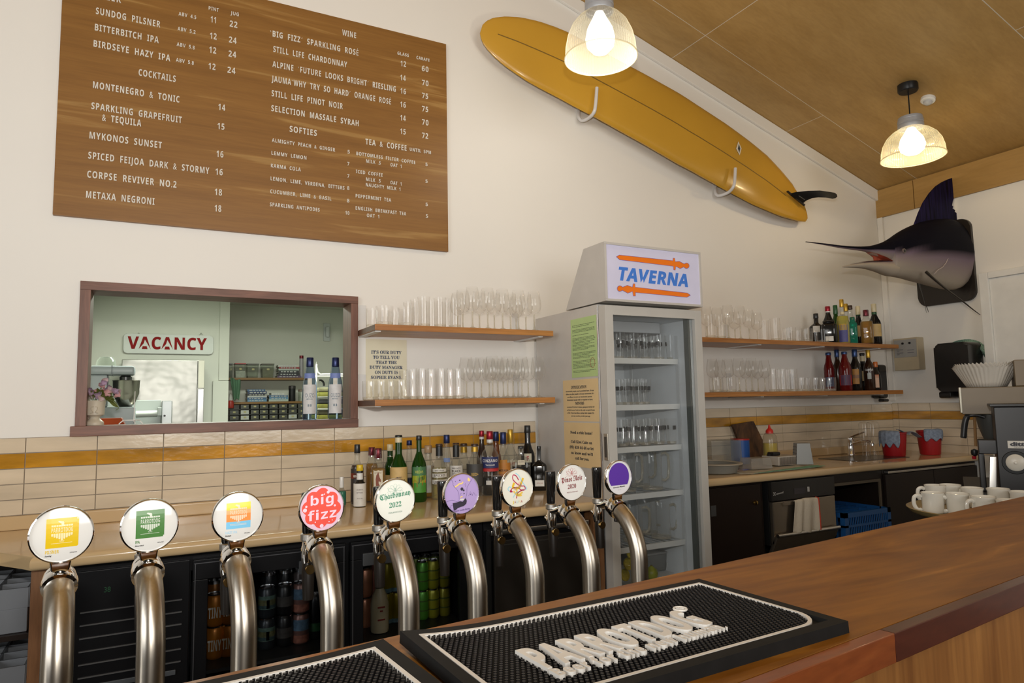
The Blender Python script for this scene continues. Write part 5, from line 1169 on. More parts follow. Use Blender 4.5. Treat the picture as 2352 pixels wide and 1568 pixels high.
for i in range(NS+1):
    s = .5-.5*math.cos(PI*i/NS); wu, wd = prof_at(up_, s), prof_at(dn_, s)
    if i in (0, NS): wu = wd = 0
    c0 = nose+ax*(s*Ls)+ay*((wu+wd)/2); hw = (wu-wd)/2
    T = th*min(1, (4*s*(1-s))**.45)*(1 if hw > .02 else max(hw/.02, .05)); rk = .03*(abs(2*s-1)**3)
    ring = []
    for k in range(20):
        a = 2*PI*k/20; ca, sa = math.cos(a), math.sin(a)
        ring.append(c0+ay*(hw*(abs(ca)**.75)*(1 if ca > 0 else -1))+V((0, -1, 0))*((abs(sa)**.85)*(1 if sa > 0 else -1)*T-rk))
    rows.append(ring)
mb.grid(rows, close=True); bmesh.ops.remove_doubles(mb.bm, verts=mb.bm.verts, dist=1e-5)
t = thing('surfboard', 'long mustard yellow surfboard racked on the wall below the sloping ceiling', 'surfboard', tuple(nose.lerp(tail, .5)))
SURF = mat('surf_resin', (.58, .315, .035), .25, coat=.25, noise=((1.2, 1.2, 1.2), .10))
mb.build('board', SURF, t, smooth=70)
mid = lambda s: (prof_at(up_, s)+prof_at(dn_, s))/2
mb = MB(); A_, B_ = [], []
for i in range(41):
    s = .035+.86*i/40; T = th*min(1, (4*s*(1-s))**.45); rk = .03*(abs(2*s-1)**3)
    p = nose+ax*(s*Ls)+ay*mid(s)+V((0, -(T-rk+.0007), 0)); A_.append(p+ay*.0035); B_.append(p-ay*.0035)
mb.strip(A_, B_); mb.build('stringer', mat('stringer_wood', (.22, .125, .025), .4), t, smooth=0)
def sfp(u, v, d=0): return on(u, v, 1, SBY-th-d)
p = sfp(1697, 341); mb = MB(); flat(mb, [sfp(1696, 325), sfp(1691, 341), sfp(1699, 356), sfp(1703, 341)], SBY-th+.002, .003)
dc = mb.build('decal', mat('decal_white', (.72, .66, .55), .4), t, smooth=0)
mb = MB(); flat(mb, [sfp(1697, 330), sfp(1694.5, 341), sfp(1698, 351), sfp(1700, 341)], SBY-th+.0005, .002); mb.build('decal_print', mat('decal_dark', (.05, .06, .07), .4), dc, smooth=0)
# fin: stands out from the board toward the room, raked to the tail
fb0, fb1 = on(*S4(735, 890), 1, SBY-.030), on(*S4(850, 985), 1, SBY-.026); bd = (fb1-fb0)
F4 = lambda u, v, y: on(*S4(u, v), 1, y)
oA = [(748, 905, .030), (800, 893, .075), (880, 885, .12), (960, 883, .16), (1030, 893, .19), (1062, 899, .200), (1075, 909, .207), (1079, 922, .21)]
oB = [(842, 972, .030), (868, 952, .065), (905, 936, .105), (950, 930, .145), (1000, 932, .175), (1045, 939, .195), (1066, 936, .205), (1078, 926, .21)]
mb = MB(); rr = []
nv = bd.normalized().cross(V((0, -1, 0))).normalized()
for (u0, v0, d0), (u1, v1, d1) in zip(oA, oB):
    p, q = F4(u0, v0, SBY-d0), F4(u1, v1, SBY-d1); m_ = (p+q)/2; e = (q-p)/2; k = .006 if d0 < .2 else .003
    rr.append([m_+e*math.cos(2*PI*j/10)+nv*k*math.sin(2*PI*j/10) for j in range(10)])
mb.grid(rr, close=True); mb._f(list(mb.bm.verts)[-10:])
fo = mb.build('fin', mat('fin_black', (.010, .010, .010), .55, spec=.15), t, smooth=60)
MB().tube([fb0+V((0, -.004, 0)), fb1+V((0, -.004, 0))], .008, 8, flat=(1.2, .8)).build('fin_box', mat('fin_box_black', (.015, .014, .012), .4), t)
mb = MB(); q0, q1 = F4(806, 925, SBY-.066), F4(845, 952, SBY-.058); text(mb, 'captain fin', q0+V((0, -.012, 0)), q1+V((0, -.012, 0)), .008, ay, (0, -1, 0)); mb.build('fin_lettering', mat('fin_print', (.25, .25, .24), .5), fo, smooth=0)
HK = mat('hook_white', (.66, .64, .63), .35)
def hook(label, pts):
    """pts: (px, py, distance from the wall) along one bent bar"""
    P = [on(u, v, 1, YW-d) for u, v, d in pts]
    t = thing('board_rack', label, 'rack', tuple(P[0]), 'surfboard racks')
    MB().tube(smooth_pts(P, 5), .0105, 12).build('bar', HK, t, smooth=60)
    MB().lathe([(0, 0), (.024, 0), (.024, .004), (0, .005)], 20, m=frame_m(V((P[0].x, YW-.001, P[0].z)), (1, 0, 0), (0, 0, 1))).build('wall_plate', HK, t)
hook('white bent rack hook under the surfboard below the nearer pendant lamp', [(1330, 247, .004), (1329, 262, .02), (1330, 271, .035), (1338, 277, .06), (1353, 270, .115), (1364, 258, .17), (1368, 240, .18), (1371, 201, .18)])
hook('white bent rack hook under the surfboard near its fin', [(1644, 424, .004), (1643, 438, .02), (1645, 446, .035), (1653, 449, .06), (1672, 442, .115), (1683, 431, .17), (1687, 418, .178), (1689, 386, .178)])
# ---------------------------------------------------------------- pendant lamps
SHADE = glass('prismatic_shade', (.95, .94, .88), .30, .26, (.86, .82, .68), .12, edge=.25)
RIMG = glass('shade_rim', (.95, .93, .85), .5, .35, (.92, .86, .68), .1, edge=.3)
CAPG = mat('lamp_cap_grey', (.40, .41, .44), .4, .2)
def pendant(label, x, y, zrim, R, Hs, lit, zc):
    t = thing('pendant_lamp', label, 'lamp', (x, y, zrim), 'prismatic pendant lamps'); o = V((x, y, zrim))
    prof = [(R*1.02, 0), (R, .008), (R*.985, Hs*.25), (R*.92, Hs*.48), (R*.79, Hs*.70), (R*.60, Hs*.87), (R*.42, Hs*.96), (R*.38, Hs)]
    mb = MB(); n = 150; rings = []
    for j, (r, z) in enumerate(prof):
        rings.append([o+V(((r*(1+(.007 if k % 2 else -.007)))*math.cos(2*PI*k/n), (r*(1+(.007 if k % 2 else -.007)))*math.sin(2*PI*k/n), z)) for k in range(n)])
    mb.grid(rings, close=True); mb.build('shade', SHADE, t, smooth=0)
    MB().tube([o+V((R*1.02*math.cos(2*PI*k/48), R*1.02*math.sin(2*PI*k/48), 0)) for k in range(49)], .0035, 8).build('shade_rim', RIMG, t)
    rc = R*.40; MB().lathe([(rc, Hs-.004), (rc*1.03, Hs), (rc*1.03, Hs+.018), (rc*.98, Hs+.021), (rc*.98, Hs+.026), (rc*1.03, Hs+.029), (rc*1.03, Hs+.046), (rc*.98, Hs+.049), (rc*1.0, Hs+.053), (rc*.96, Hs+.068), (0, Hs+.070)], 36, o).build('lamp_cap', CAPG, t, smooth=30)
    bm_ = mat('bulb_%s' % ('warm' if lit > 1 else 'white'), (.9, .85, .75), .4, emit=((1, .86, .55) if lit > 1 else (1, .95, .86), 9 if lit > 1 else 2.2))
    MB().lathe([(0, Hs*.10), (R*.22, Hs*.13), (R*.38, Hs*.26), (R*.42, Hs*.42), (R*.36, Hs*.64), (R*.18, Hs*.90), (R*.12, Hs)], 24, o).build('bulb', bm_, t, smooth=70)
    MB().tube([o+V((0, 0, Hs+.068)), V((x, y, zc))], .004, 8).build('cord', BLACK, t)
    MB().lathe([(0, -.048), (.052, -.048), (.058, -.040), (.058, 0), (0, 0)], 28, (x, y, zc)).build('canopy', BLACK, t)
    light('bulb_light', 'POINT', (x, y, zrim-.03 if lit <= 1 else zrim+Hs*.25), 11*lit, (1, .74, .42) if lit > 1 else (1, .9, .74), size=.05)
l1 = on(1380, 131, 1, 2.45); r1 = 81/pxm(l1)
h1 = on(1380, 27, 1, 2.45).z-l1.z
pendant('ribbed clear pendant lamp hanging in front of the surfboard', l1.x, 2.45, l1.z-.005, r1, h1, .5, cz(l1.x))
l2x, l2y = 4.111, 2.452
l2 = on(2097, 358, 1, l2y); h2 = on(2090, 290, 1, l2y).z-l2.z
pendant('ribbed pendant lamp glowing warm, hanging near the mounted marlin', l2.x, l2y, l2.z-.01, 65/pxm(l2), h2, 2.6, cz(l2.x))
# ceiling sensor
t = thing('ceiling_sensor', 'small white domed sensor on the plywood ceiling', 'sensor', (4.325, 2.441, cz(4.325)))
sm = frame_m((4.325, 2.441, cz(4.325)), (1, 0, CS), (0, -1, 0))
MB().lathe([(0, -.001), (.042, 0), (.042, .018), (.036, .024), (0, .025)], 28, m=sm).build('base', WHITE, t)
MB().lathe([(.026, .024), (.024, .036), (.014, .044), (0, .046)], 24, m=sm).build('lens', mat('sensor_lens', (.55, .55, .55), .25), t)
# ---------------------------------------------------------------- mounted marlin
FY = 2.76
fz = lambda u, v: on(1820+u*.24237, 380+v*.24237, 1, FY)
t = thing('marlin_mount', 'dark mounted marlin head with open beak on a black plaque, right wall', 'trophy', (5.09, 2.85, 2.3))
TOPC, MIDC, BEL = (.004, .004, .009), (.19, .14, .19), (.40, .34, .27)
def fish_mat():
    m = mat('marlin_skin', (.1, .1, .1), .6, spec=.06, noise=(30, .05)); nt = m.node_tree; b = nt.nodes['Principled BSDF']
    at = nt.nodes.new('ShaderNodeVertexColor'); at.layer_name = 'skin'; nt.links.new(at.outputs[0], b.inputs['Base Color']); return m
# stations along the head: photo column, top edge, back line, belly edge, half thickness
st = [(128, 720, 724.5, 725, .004), (300, 738, 750, 752, .008), (450, 757, 775, 780, .013), (600, 768, 793, 800, .018), (700, 766, 803, 815, .026), (760, 757, 808, 845, .034), (830, 738, 815, 872, .045), (900, 712, 822, 905, .056)]
body = [(900, 712, 825, 1040, .060), (960, 680, 828, 1052, .078), (1040, 628, 832, 1066, .095), (1130, 580, 838, 1090, .108), (1230, 540, 846, 1115, .118), (1350, 518, 858, 1148, .124), (1450, 512, 872, 1172, .124), (1520, 530, 882, 1170, .118), (1575, 580, 890, 1120, .108), (1625, 660, 900, 980, .080)]
def skin(mb, stations, nm, parent, cap0=True):
    rows = []; cols = []
    for u, vt, vb, vl, w_ in stations:
        T, L_ = fz(u, vt), fz(u, vl); c = (T+L_)/2; h = (T.z-L_.z)/2; row = []
        fr = (vb-vt)/(vl-vt)
        for k in range(24):
            a = 2*PI*k/24; z = math.sin(a); q = math.cos(a)
            row.append(V((c.x, FY-w_*(abs(q)**.8)*(1 if q > 0 else -1), c.z+h*z)))
            f = (1-z)/2; d = f-fr
            col = TOPC if d < -.02 else MIDC if d < .18 else BEL
            if -.02 <= d < .06: k2 = (d+.02)/.08; col = tuple(TOPC[i]*(1-k2)+MIDC[i]*k2 for i in range(3))
            elif .06 <= d < .40: k2 = (d-.06)/.34; col = tuple(MIDC[i]*(1-k2)+BEL[i]*k2 for i in range(3))
            cols.append(col)
        rows.append(row)
    rs = mb.grid(rows, close=True); mb._f(rs[0]); mb._f(rs[-1])
    o = mb.build(nm, fish_mat(), parent, smooth=80)
    ca = o.data.color_attributes.new('skin', 'FLOAT_COLOR', 'POINT')
    for i, c in enumerate(cols): ca.data[i].color = tuple(c)+(1,)
    return o
def densify(S_, n=3):
    P = smooth_pts([(u, vt, vb) for u, vt, vb, vl, w_ in S_], n); Q_ = smooth_pts([(vl, w_*1e3, 0) for u, vt, vb, vl, w_ in S_], n)
    return [(p.x, p.y, p.z, q.x, q.y/1e3) for p, q in zip(P, Q_)]
bo = skin(MB(), densify(body), 'body', t)
skin(MB(), densify(st), 'bill', t)
# lower jaw with red mouth
jw = [(478, 955, 963, 965, .005), (560, 935, 950, 968, .014), (680, 918, 940, 975, .028), (800, 912, 940, 1005, .042), (890, 908, 945, 1040, .052), (940, 905, 945, 1048, .058)]
jo = skin(MB(), densify([(a, b, b-8, d, e) for a, b, c, d, e in jw]), 'lower_jaw', t)
mb = MB()
up_l = [fz(715, 818), fz(770, 838), fz(840, 875), fz(905, 912)]; lo_l = [fz(560, 933), fz(680, 914), fz(800, 908), fz(905, 912)]
for s in (-1, 1):
    A_ = [p+V((0, s*w_, 0)) for p, w_ in zip(up_l, (.02, .026, .036, .04))]; B_ = [p+V((0, s*w_, .002)) for p, w_ in zip(lo_l, (.012, .024, .036, .04))]
    A2 = [fz(700, 822), fz(800, 852), fz(850, 885), fz(900, 912)]
mb.grid([[p+V((0, s*w_, .002)) for s in (-1, -.4, .4, 1)] for p, w_ in zip(lo_l, (.010, .024, .038, .04))])
mb.grid([[p+V((0, s*w_, -.003)) for s in (-1, -.4, .4, 1)] for p, w_ in zip(up_l, (.012, .026, .04, .04))])
pk = [fz(770, 845), fz(785, 905), fz(880, 908), fz(905, 912), fz(840, 878)]
mb.raw([p+V((0, .01, 0)) for p in pk], [(0, 1, 2, 3, 4)])
mb.build('mouth', mat('mouth_red', (.42, .09, .045), .4, noise=(40, .3)), t, smooth=60)
e = fz(955, 832)
mm = frame_m(V((e.x, FY-.078, e.z)), (1, 0, 0), (0, 0, 1))
ey = MB().lathe([(.0, .006), (.011, .003), (.0125, -.01)], 20, m=mm).build('eye', mat('eye_black', (.012, .012, .012), .08), t)
MB().lathe([(.011, .002), (.0165, .001), (.018, -.012)], 20, m=mm).build('eye_ring', mat('eye_ring', (.16, .12, .11), .4), ey)
g_ = [fz(1330, 850), fz(1318, 900), fz(1295, 950), fz(1265, 990), fz(1215, 1020), fz(1180, 1060)]
MB().tube([V((p.x, FY-.116-.004*0, p.z)) for p in g_], .003, 6).build('gill_line', mat('gill', (.40, .34, .33), .5), bo)
# dorsal fin, ragged trailing edge
df = [(1150, 572), (1195, 450), (1240, 350), (1300, 260), (1360, 195), (1420, 155), (1480, 128), (1530, 112), (1555, 112), (1567, 130), (1560, 180), (1545, 220), (1532, 265), (1522, 310), (1512, 345), (1505, 380), (1518, 392), (1510, 408), (1535, 425), (1530, 440), (1550, 452), (1556, 468), (1590, 480), (1606, 494), (1596, 520), (1560, 560), (1500, 600), (1300, 620)]
P = [fz(*q) for q in df]; mb = MB(); flat(mb, P, FY+.006, .012)
mb.build('dorsal_fin', mat('dorsal_skin', (.008, .006, .034), .6, spec=.08, noise=((60, 60, 4), .8)), t, smooth=0)
FINB = mat('fin_dark', (.03, .025, .02), .5)
for nm, pts, y0, y1, r0 in (('pectoral_fin', [(1265, 1005), (1330, 1065), (1450, 1165), (1600, 1275), (1700, 1355), (1780, 1415)], FY-.115, FY-.25, .02), ('pelvic_fin', [(1200, 1120), (1225, 1200), (1250, 1290), (1270, 1395)], FY-.04, FY-.07, .006), ('pelvic_fin', [(1205, 1120), (1240, 1230), (1270, 1330), (1292, 1390)], FY+.02, FY+.03, .006)):
    P = []
    for i, (u, v) in enumerate(pts):
        y = y0+(y1-y0)*i/(len(pts)-1); P.append(on(1820+u*.24237, 380+v*.24237, 1, y))
    MB().tube(smooth_pts(P, 3), [r0*(1-.8*i/(3*(len(pts)-1))) for i in range(3*(len(pts)-1)+1)], 8, flat=(1, .5)).build(nm, FINB, t)
pm = frame_m((XR-.026, 0, 0), (0, -1, 0), (0, 0, 1))      # local x = -y, faces the room
a, b, c = on(2237, 505, 0, XR-.03), on(2250, 690, 0, XR-.03), on(2117, 700, 0, XR-.03)
mb = MB(); mb.prism(rrect(-3.065, -2.655, 2.04, 2.635, .07, 6), .025, M.Translation((XR-.001, 0, 0)) @ frame_m((0, 0, 0), (0, -1, 0), (0, 0, 1)), bev=.004)
mb.build('plaque', mat('plaque_black', (.018, .013, .010), .35), t)
# ---------------------------------------------------------------- kitchen behind the hatch
KW = mat('kitchen_paint', (.66, .67, .59), .6, noise=(2, .015))
KY, KY2, PX = 7.0, 7.62, .618
struct(MB().box(-1.2, PX, KY, KY+.1, 0, 2.9).build('wall_kitchen', KW, smooth=0))
struct(MB().box(PX-.1, 3.4, KY2, KY2+.1, 0, 2.9).build('wall_kitchen_recess', KW, smooth=0))
struct(MB().box(-.62, -.50, YW+TH, KY, 0, 2.9).build('wall_kitchen_side', KW, smooth=0))
struct(MB().box(2.6, 2.7, YW+TH, KY2, 0, 2.9).build('wall_kitchen_end', KW, smooth=0))
ck = struct(MB().box(-1.2, 3.4, YW+TH, KY2+.1, 2.47, 2.5).build('ceiling_kitchen', mat('kitchen_ceiling', (.55, .56, .48), .7), smooth=0))
mb = MB(); mb.box(.7, 2.4, 6.9, 6.93, 2.464, 2.4695); mb.box(1.2, 1.23, 6.3, 7.4, 2.464, 2.4695); mb.build('ceiling_joint', mat('joint_dark', (.20, .20, .15), .7), ck, smooth=0)
struct(MB().box(-1.2, 3.4, YW+TH, KY2+.1, -.1, 0).build('floor_kitchen', FLOOR, smooth=0))
pt = struct(MB().box(PX-.085, PX+.004, KY-.02, KY+.1, 1.65, 2.47, .004).build('trim_7', KW)); 
struct(MB().box(PX-.135, PX+.002, KY-.045, KY+.1, 0, 1.645, .004).build('trim_8', KW))
light('kitchen_tube_light', 'AREA', (.5, 5.2, 2.44), 60, (.93, 1, .86), (.5, 5.2, 0), 1.2, .5)
# vacancy sign
KS = lambda u, v, y: on(140+u*.2976, 620+v*.2976, 1, y)
a, b = KS(480, 640, KY-.03), KS(1177, 508, KY-.03)
t = thing('vacancy_sign', 'white enamel sign with red capital letters on the kitchen wall above steel fridge', 'sign', ((a.x+b.x)/2, KY-.02, a.z))
MB().prism(rrect(a.x, b.x, a.z, b.z, .03), .02, M.Translation((0, KY-.012, 0)) @ frame_m((0, 0, 0), (1, 0, 0), (0, 0, 1)), bev=.003).build('plate', mat('enamel_white', (.66, .68, .64), .5), t)
mb = MB(); p, q = KS(512, 606, KY-.034), KS(1125, 616, KY-.034); z = (p.z+q.z)/2; text(mb, sans('VACANCY'), (p.x, KY-.0325, z), (q.x, KY-.0325, z), KS(520, 520, KY-.034).z-z+.012, (0, 0, 1), (0, -1, 0), .002, bold=.012, sp=1.05)
mb.build('sign_lettering', mat('sign_red', (.27, .012, .012), .6, spec=.1), t, smooth=0)
mb = MB()
for u in (600, 1082): p = KS(u, 492, KY-.03); mb.tube([(p.x-.012, KY-.022, p.z-.01), (p.x, KY-.012, p.z+.012), (p.x+.012, KY-.022, p.z-.01)], .002, 6)
mb.build('hanging_wire', mat('wire_dark', (.15, .15, .13), .4, .6), t)
# stainless fridge
KF = mat('kitchen_steel', (.24, .24, .22), .30, 1, noise=((2, 2, 2), .05), bump=((2.2, 2.2, 2.6), .35, .05))
a, b, c = on(280, 824, 1, 6.6), on(455, 824, 1, 6.6), on(470, 824, 1, 6.6)
t = thing('kitchen_fridge', 'tall stainless steel kitchen fridge below the red lettered sign', 'fridge', ((a.x+c.x)/2, 6.8, 0))
MB().box(a.x, c.x, 6.64, 6.98, 0, a.z, .004).build('cabinet', mat('fridge_side_steel', (.40, .40, .37), .35, .9), t)
d = MB().box(a.x, b.x, 6.60, 6.638, .12, a.z-.004, .006).build('door', KF, t)
z = on(460, 891, 1, 6.6).z
MB().box(b.x+.004, c.x, 6.60, 6.638, z, a.z-.004, .003).build('handle_strip', mat('strip_cream', (.55, .52, .44), .35), t)
MB().box(b.x+.004, c.x, 6.60, 6.638, .12, z-.01, .003).build('handle_recess', mat('strip_steel', (.35, .35, .34), .25, .9), t)
# kitchen bench with mixer and pastry sheeter
t = thing('kitchen_bench', 'steel kitchen bench carrying the mixer and dough sheeter', 'bench', (.05, 5.1, 0))
BK = 1.255
MB().box(-.49, .42, 4.6, 5.6, BK-.04, BK, .003).build('bench_top', STEEL, t)
for x in (-.46, .38):
    for y in (4.65, 5.5): MB().box(x, x+.04, y, y+.04, 0, BK-.0405).build('leg', STEEL, t)
MG = mat('mixer_grey', (.30, .33, .35), .35)
mx = lambda u, v, y=4.85: on(150+u*.12754, 800+v*.12754, 1, y)
t = thing('stand_mixer', 'grey stand mixer with a steel bowl behind the pink flowers', 'mixer', (mx(860, 1060).x, 4.85, BK))
zb_ = mx(900, 1058).z
MB().box(mx(400, 0).x, mx(1300, 0).x, 4.74, 4.96, BK+.001, zb_, .01).build('foot_plate', MG, t)
MB().hull([(mx(415, 0).x, 4.76, zb_), (mx(800, 0).x, 4.76, zb_), (mx(800, 0).x, 4.94, zb_), (mx(415, 0).x, 4.94, zb_), (mx(455, 0).x, 4.77, mx(0, 480).z), (mx(800, 0).x, 4.77, mx(0, 480).z), (mx(800, 0).x, 4.93, mx(0, 480).z), (mx(455, 0).x, 4.93, mx(0, 480).z)], .012).build('column', MG, t)
hd_ = MB().box(mx(462, 0).x, mx(1272, 0).x, 4.76, 4.94, mx(0, 485).z, mx(0, 318).z, .016).build('head', MG, t)
mb = MB(); mb.box(mx(868, 0).x-.002, mx(868, 0).x+.002, 4.757, 4.943, mx(0, 488).z, mx(0, 314).z); mb.build('head_seam', mat('mixer_seam', (.10, .12, .13), .5), hd_, smooth=0)
MB().lathe([(.055, 0), (.05, .03), (.035, .05), (0, .055)], 24, (mx(745, 0).x, 4.85, mx(0, 300).z), arc=None).build('clear_cover', glass('cover_clear', (.85, .88, .84), .5, .12, (.5, .55, .5), .05, edge=.3), t)
MB().lathe([(.035, 0), (.035, .02), (.02, .035), (.018, .05)], 20, (mx(1105, 0).x, 4.85, mx(0, 560).z-.006)).build('attachment_hub', mat('hub_dark', (.06, .06, .06), .3, .5), t)
bx_ = mx(1120, 0).x; r_ = (mx(1375, 0).x-mx(865, 0).x)/2
MB().lathe([(0, zb_), (r_*.45, zb_), (r_*.70, zb_+.03), (r_*.93, zb_+.08), (r_*.97, mx(0, 590).z), (r_*1.01, mx(0, 578).z), (r_*.95, mx(0, 585).z)], 32, (bx_, 4.85, 0)).build('bowl', mat('bowl_steel', (.34, .33, .29), .18, 1), t, smooth=60)
t = thing('dough_sheeter', 'pale grey dough sheeter with a long white roller, beside the mixer', 'dough sheeter', (mx(1500, 0, 5.35).x, 5.35, BK))
sx = lambda u, v: mx(u, v, 5.3); SG = mat('sheeter_grey', (.42, .46, .44), .4)
MB().box(sx(700, 0).x, sx(1760, 0).x, 5.36, 5.44, BK+.001, sx(0, 945).z, .004).build('back_guard', SG, t)
MB().box(sx(1765, 0).x, sx(1955, 0).x, 5.28, 5.44, BK+.001, sx(0, 965).z, .006).build('motor_box', mat('sheeter_steel', (.36, .38, .38), .35, .5), t)
MB().box(sx(1690, 0).x, sx(1765, 0).x, 5.26, 5.34, sx(0, 1250).z, sx(0, 1090).z, .004).build('roller_bracket', SG, t)
MB().tube([(sx(1030, 0).x, 5.30, sx(0, 1215).z), (sx(1690, 0).x, 5.30, sx(0, 1205).z)], .022, 18).build('roller', mat('roller_white', (.62, .66, .62), .35), t)
MB().lathe([(0, 0), (.007, 0), (.007, .03), (0, .03)], 12, m=frame_m((sx(1820, 0).x, 5.275, sx(0, 1250).z), (1, 0, 0), (0, 0, 1))).build('knob', BLACK, t)
# kitchen side shelf right behind the hatch with orange board
t = thing('pass_shelf', 'narrow kitchen side shelf directly behind the hatch sill', 'shelf', (0, 3.66, 1.27))
MB().box(-.49, 1.6, 3.52, 3.80, 1.255, 1.285, .002).build('board', STEEL, t)
for x in (-.3, .6, 1.4): MB().box(x, x+.03, YW+TH, 3.78, 1.225, 1.2545).build('bracket', STEEL, t)
o_ = lambda u, v: mx(u, v, 3.62)
t = thing('cutting_board', 'orange plastic cutting board lying behind the cream vase', 'cutting board', (-.2, 3.6, 1.286))
mb = MB(); zt = o_(900, 1250).z
mb.hull([(o_(330, 0).x, 3.55, 1.2855), (o_(1200, 0).x, 3.55, 1.2855), (o_(1130, 0).x, 3.74, 1.2855), (o_(330, 0).x, 3.74, 1.2855), (o_(330, 0).x, 3.60, zt), (o_(1060, 0).x, 3.60, zt), (o_(1060, 0).x, 3.74, zt), (o_(330, 0).x, 3.74, zt)], .004)
mb.build('board', mat('orange_board', (.45, .075, .02), .45), t)
# vase with pink artificial flowers on the sill
VY = 3.42; SZ = HZ0+.0122
vx = lambda u, v: mx(u, v, VY)
x = vx(575, 0).x; k = (vx(780, 0).x-vx(385, 0).x)/2; H_ = vx(575, 935).z-SZ
t = thing('flower_vase', 'cream footed vase of pink and lilac flowers on the hatch sill', 'vase', (x, VY, SZ))
MB().lathe([(0, 0), (k*.85, 0), (k*.88, H_*.06), (k*.84, H_*.14), (k*.66, H_*.20), (k*.50, H_*.27), (k*.46, H_*.32), (k*.62, H_*.38), (k*.88, H_*.42), (k*.90, H_*.55), (k*.93, H_*.80), (k*1.0, H_*.97), (k*1.02, H_), (k*.94, H_), (k*.86, H_*.85), (0, H_*.80)], 30, (x, VY, SZ)).build('urn', mat('vase_cream', (.68, .62, .50), .4), t, smooth=50)
mb = MB(); cc = SZ+H_*.62
for s in (-1, 1): mb.tube(smooth_pts([(x+s*k*.05, VY-k*.92, cc+H_*.12), (x+s*k*.28, VY-k*.88, cc+H_*.10), (x+s*k*.22, VY-k*.90, cc-H_*.02), (x+s*k*.10, VY-k*.92, cc-H_*.10), (x+s*k*.36, VY-k*.86, cc-H_*.13)], 4), .0018, 6)
mb.build('relief', mat('vase_relief', (.58, .52, .40), .5), t)
PET = [mat('petal_pink', (.62, .36, .36), .6, noise=(60, .15)), mat('petal_lilac', (.42, .30, .40), .6, noise=(60, .15)), mat('petal_pale', (.60, .46, .46), .6, noise=(60, .15))]
rnd = random.Random(11)
def petal(mb, c, d, L_, w_):
    d = V(d).normalized(); s = d.cross(V((rnd.uniform(-.3, .3), -1, rnd.uniform(-.3, .3)))).normalized(); n = s.cross(d)
    rows = []
    for i in range(5):
        f = i/4; ww = w_*math.sin(PI*min(.97, f*.85+.1)); p = c+d*(L_*f)+n*(L_*.25*f*f)
        rows.append([p-s*ww, p-s*ww*.4-n*ww*.25, p+s*ww*.4-n*ww*.25, p+s*ww])
    mb.grid(rows)
BL = [(330, 740), (345, 800), (330, 870), (360, 930), (470, 790), (480, 850), (560, 780), (590, 840), (650, 900), (700, 770), (690, 620), (720, 580), (660, 660), (790, 720), (830, 750), (770, 800), (900, 770), (960, 790), (940, 830), (420, 760)]
for i, (u, v) in enumerate(BL):
    c = mx(u, v, VY-.015+rnd.uniform(-.03, .03)); mb = MB()
    for j in range(6):
        a = 2*PI*j/6+rnd.random(); petal(mb, c, (math.cos(a), -.7+rnd.uniform(-.3, .3), math.sin(a)), rnd.uniform(.016, .024), .0075)
    mb.build('blossom', PET[i % 3], t, smooth=80)
mb = MB(); LV = [((650, 900), (600, 700)), ((700, 900), (860, 800)), ((720, 920), (880, 860)), ((600, 900), (470, 740)), ((760, 910), (900, 960)), ((780, 930), (980, 1040)), ((700, 900), (640, 730)), ((740, 900), (800, 830))]
for (u0, v0), (u1, v1) in LV:
    p, q = mx(u0, v0, VY), mx(u1, v1, VY-.03); petal(mb, p, q-p, (q-p).length*1.1, .011)
mb.build('foliage', mat('leaf_olive', (.13, .15, .03), .5, noise=(40, .2)), t, smooth=80)
mb = MB()
for u, v in BL[::2]: mb.tube([V((x, VY, SZ+H_*.9)), mx(u, v, VY-.005)], .0015, 5)
mb.tube(smooth_pts([mx(760, 920, VY-.02), mx(860, 950, VY-.04), mx(960, 1060, VY-.05), mx(910, 1110, VY-.05)], 4), .0014, 5)
mb.build('stem', mat('stem_green', (.12, .16, .04), .6), t)
# wire bill spike on the sill
t = thing('bill_spike', 'white wire bill spike standing on the hatch sill', 'bill spike', (mx(1235, 0, 3.43).x, 3.43, SZ))
wz = lambda u, v, y=3.43: mx(u, v, y)
mb = MB(); pz = wz(0, 1320).z; mb.tube([wz(1235, 1320), wz(1257, 770)], [.0022, .0012], 8); mb.build('spike', WHITE, t)
mb = MB(); mb.tube([(wz(1240, 0).x+.030*math.cos(a*PI/12), 3.43+.03*math.sin(a*PI/12), pz) for a in range(25)], .0022, 6, cap=False); mb.tube([(wz(1150, 0).x, 3.43, pz), (wz(1345, 0).x, 3.43, pz)], .002, 6); mb.build('ring', WHITE, t)
for u, y in ((1010, 3.425), (1435, 3.425), (1300, 3.455)):
    e = wz(u, 0); MB().tube(smooth_pts([(wz(1240, 0).x+(.03 if u > 1240 else -.03)*(1 if u != 1300 else .5), 3.43+(.02 if u == 1300 else 0), pz), (e.x*.75+wz(1240, 0).x*.25, y, pz-.004), (e.x, y, SZ+.002)], 4), .0024, 6).build('foot', WHITE, t)
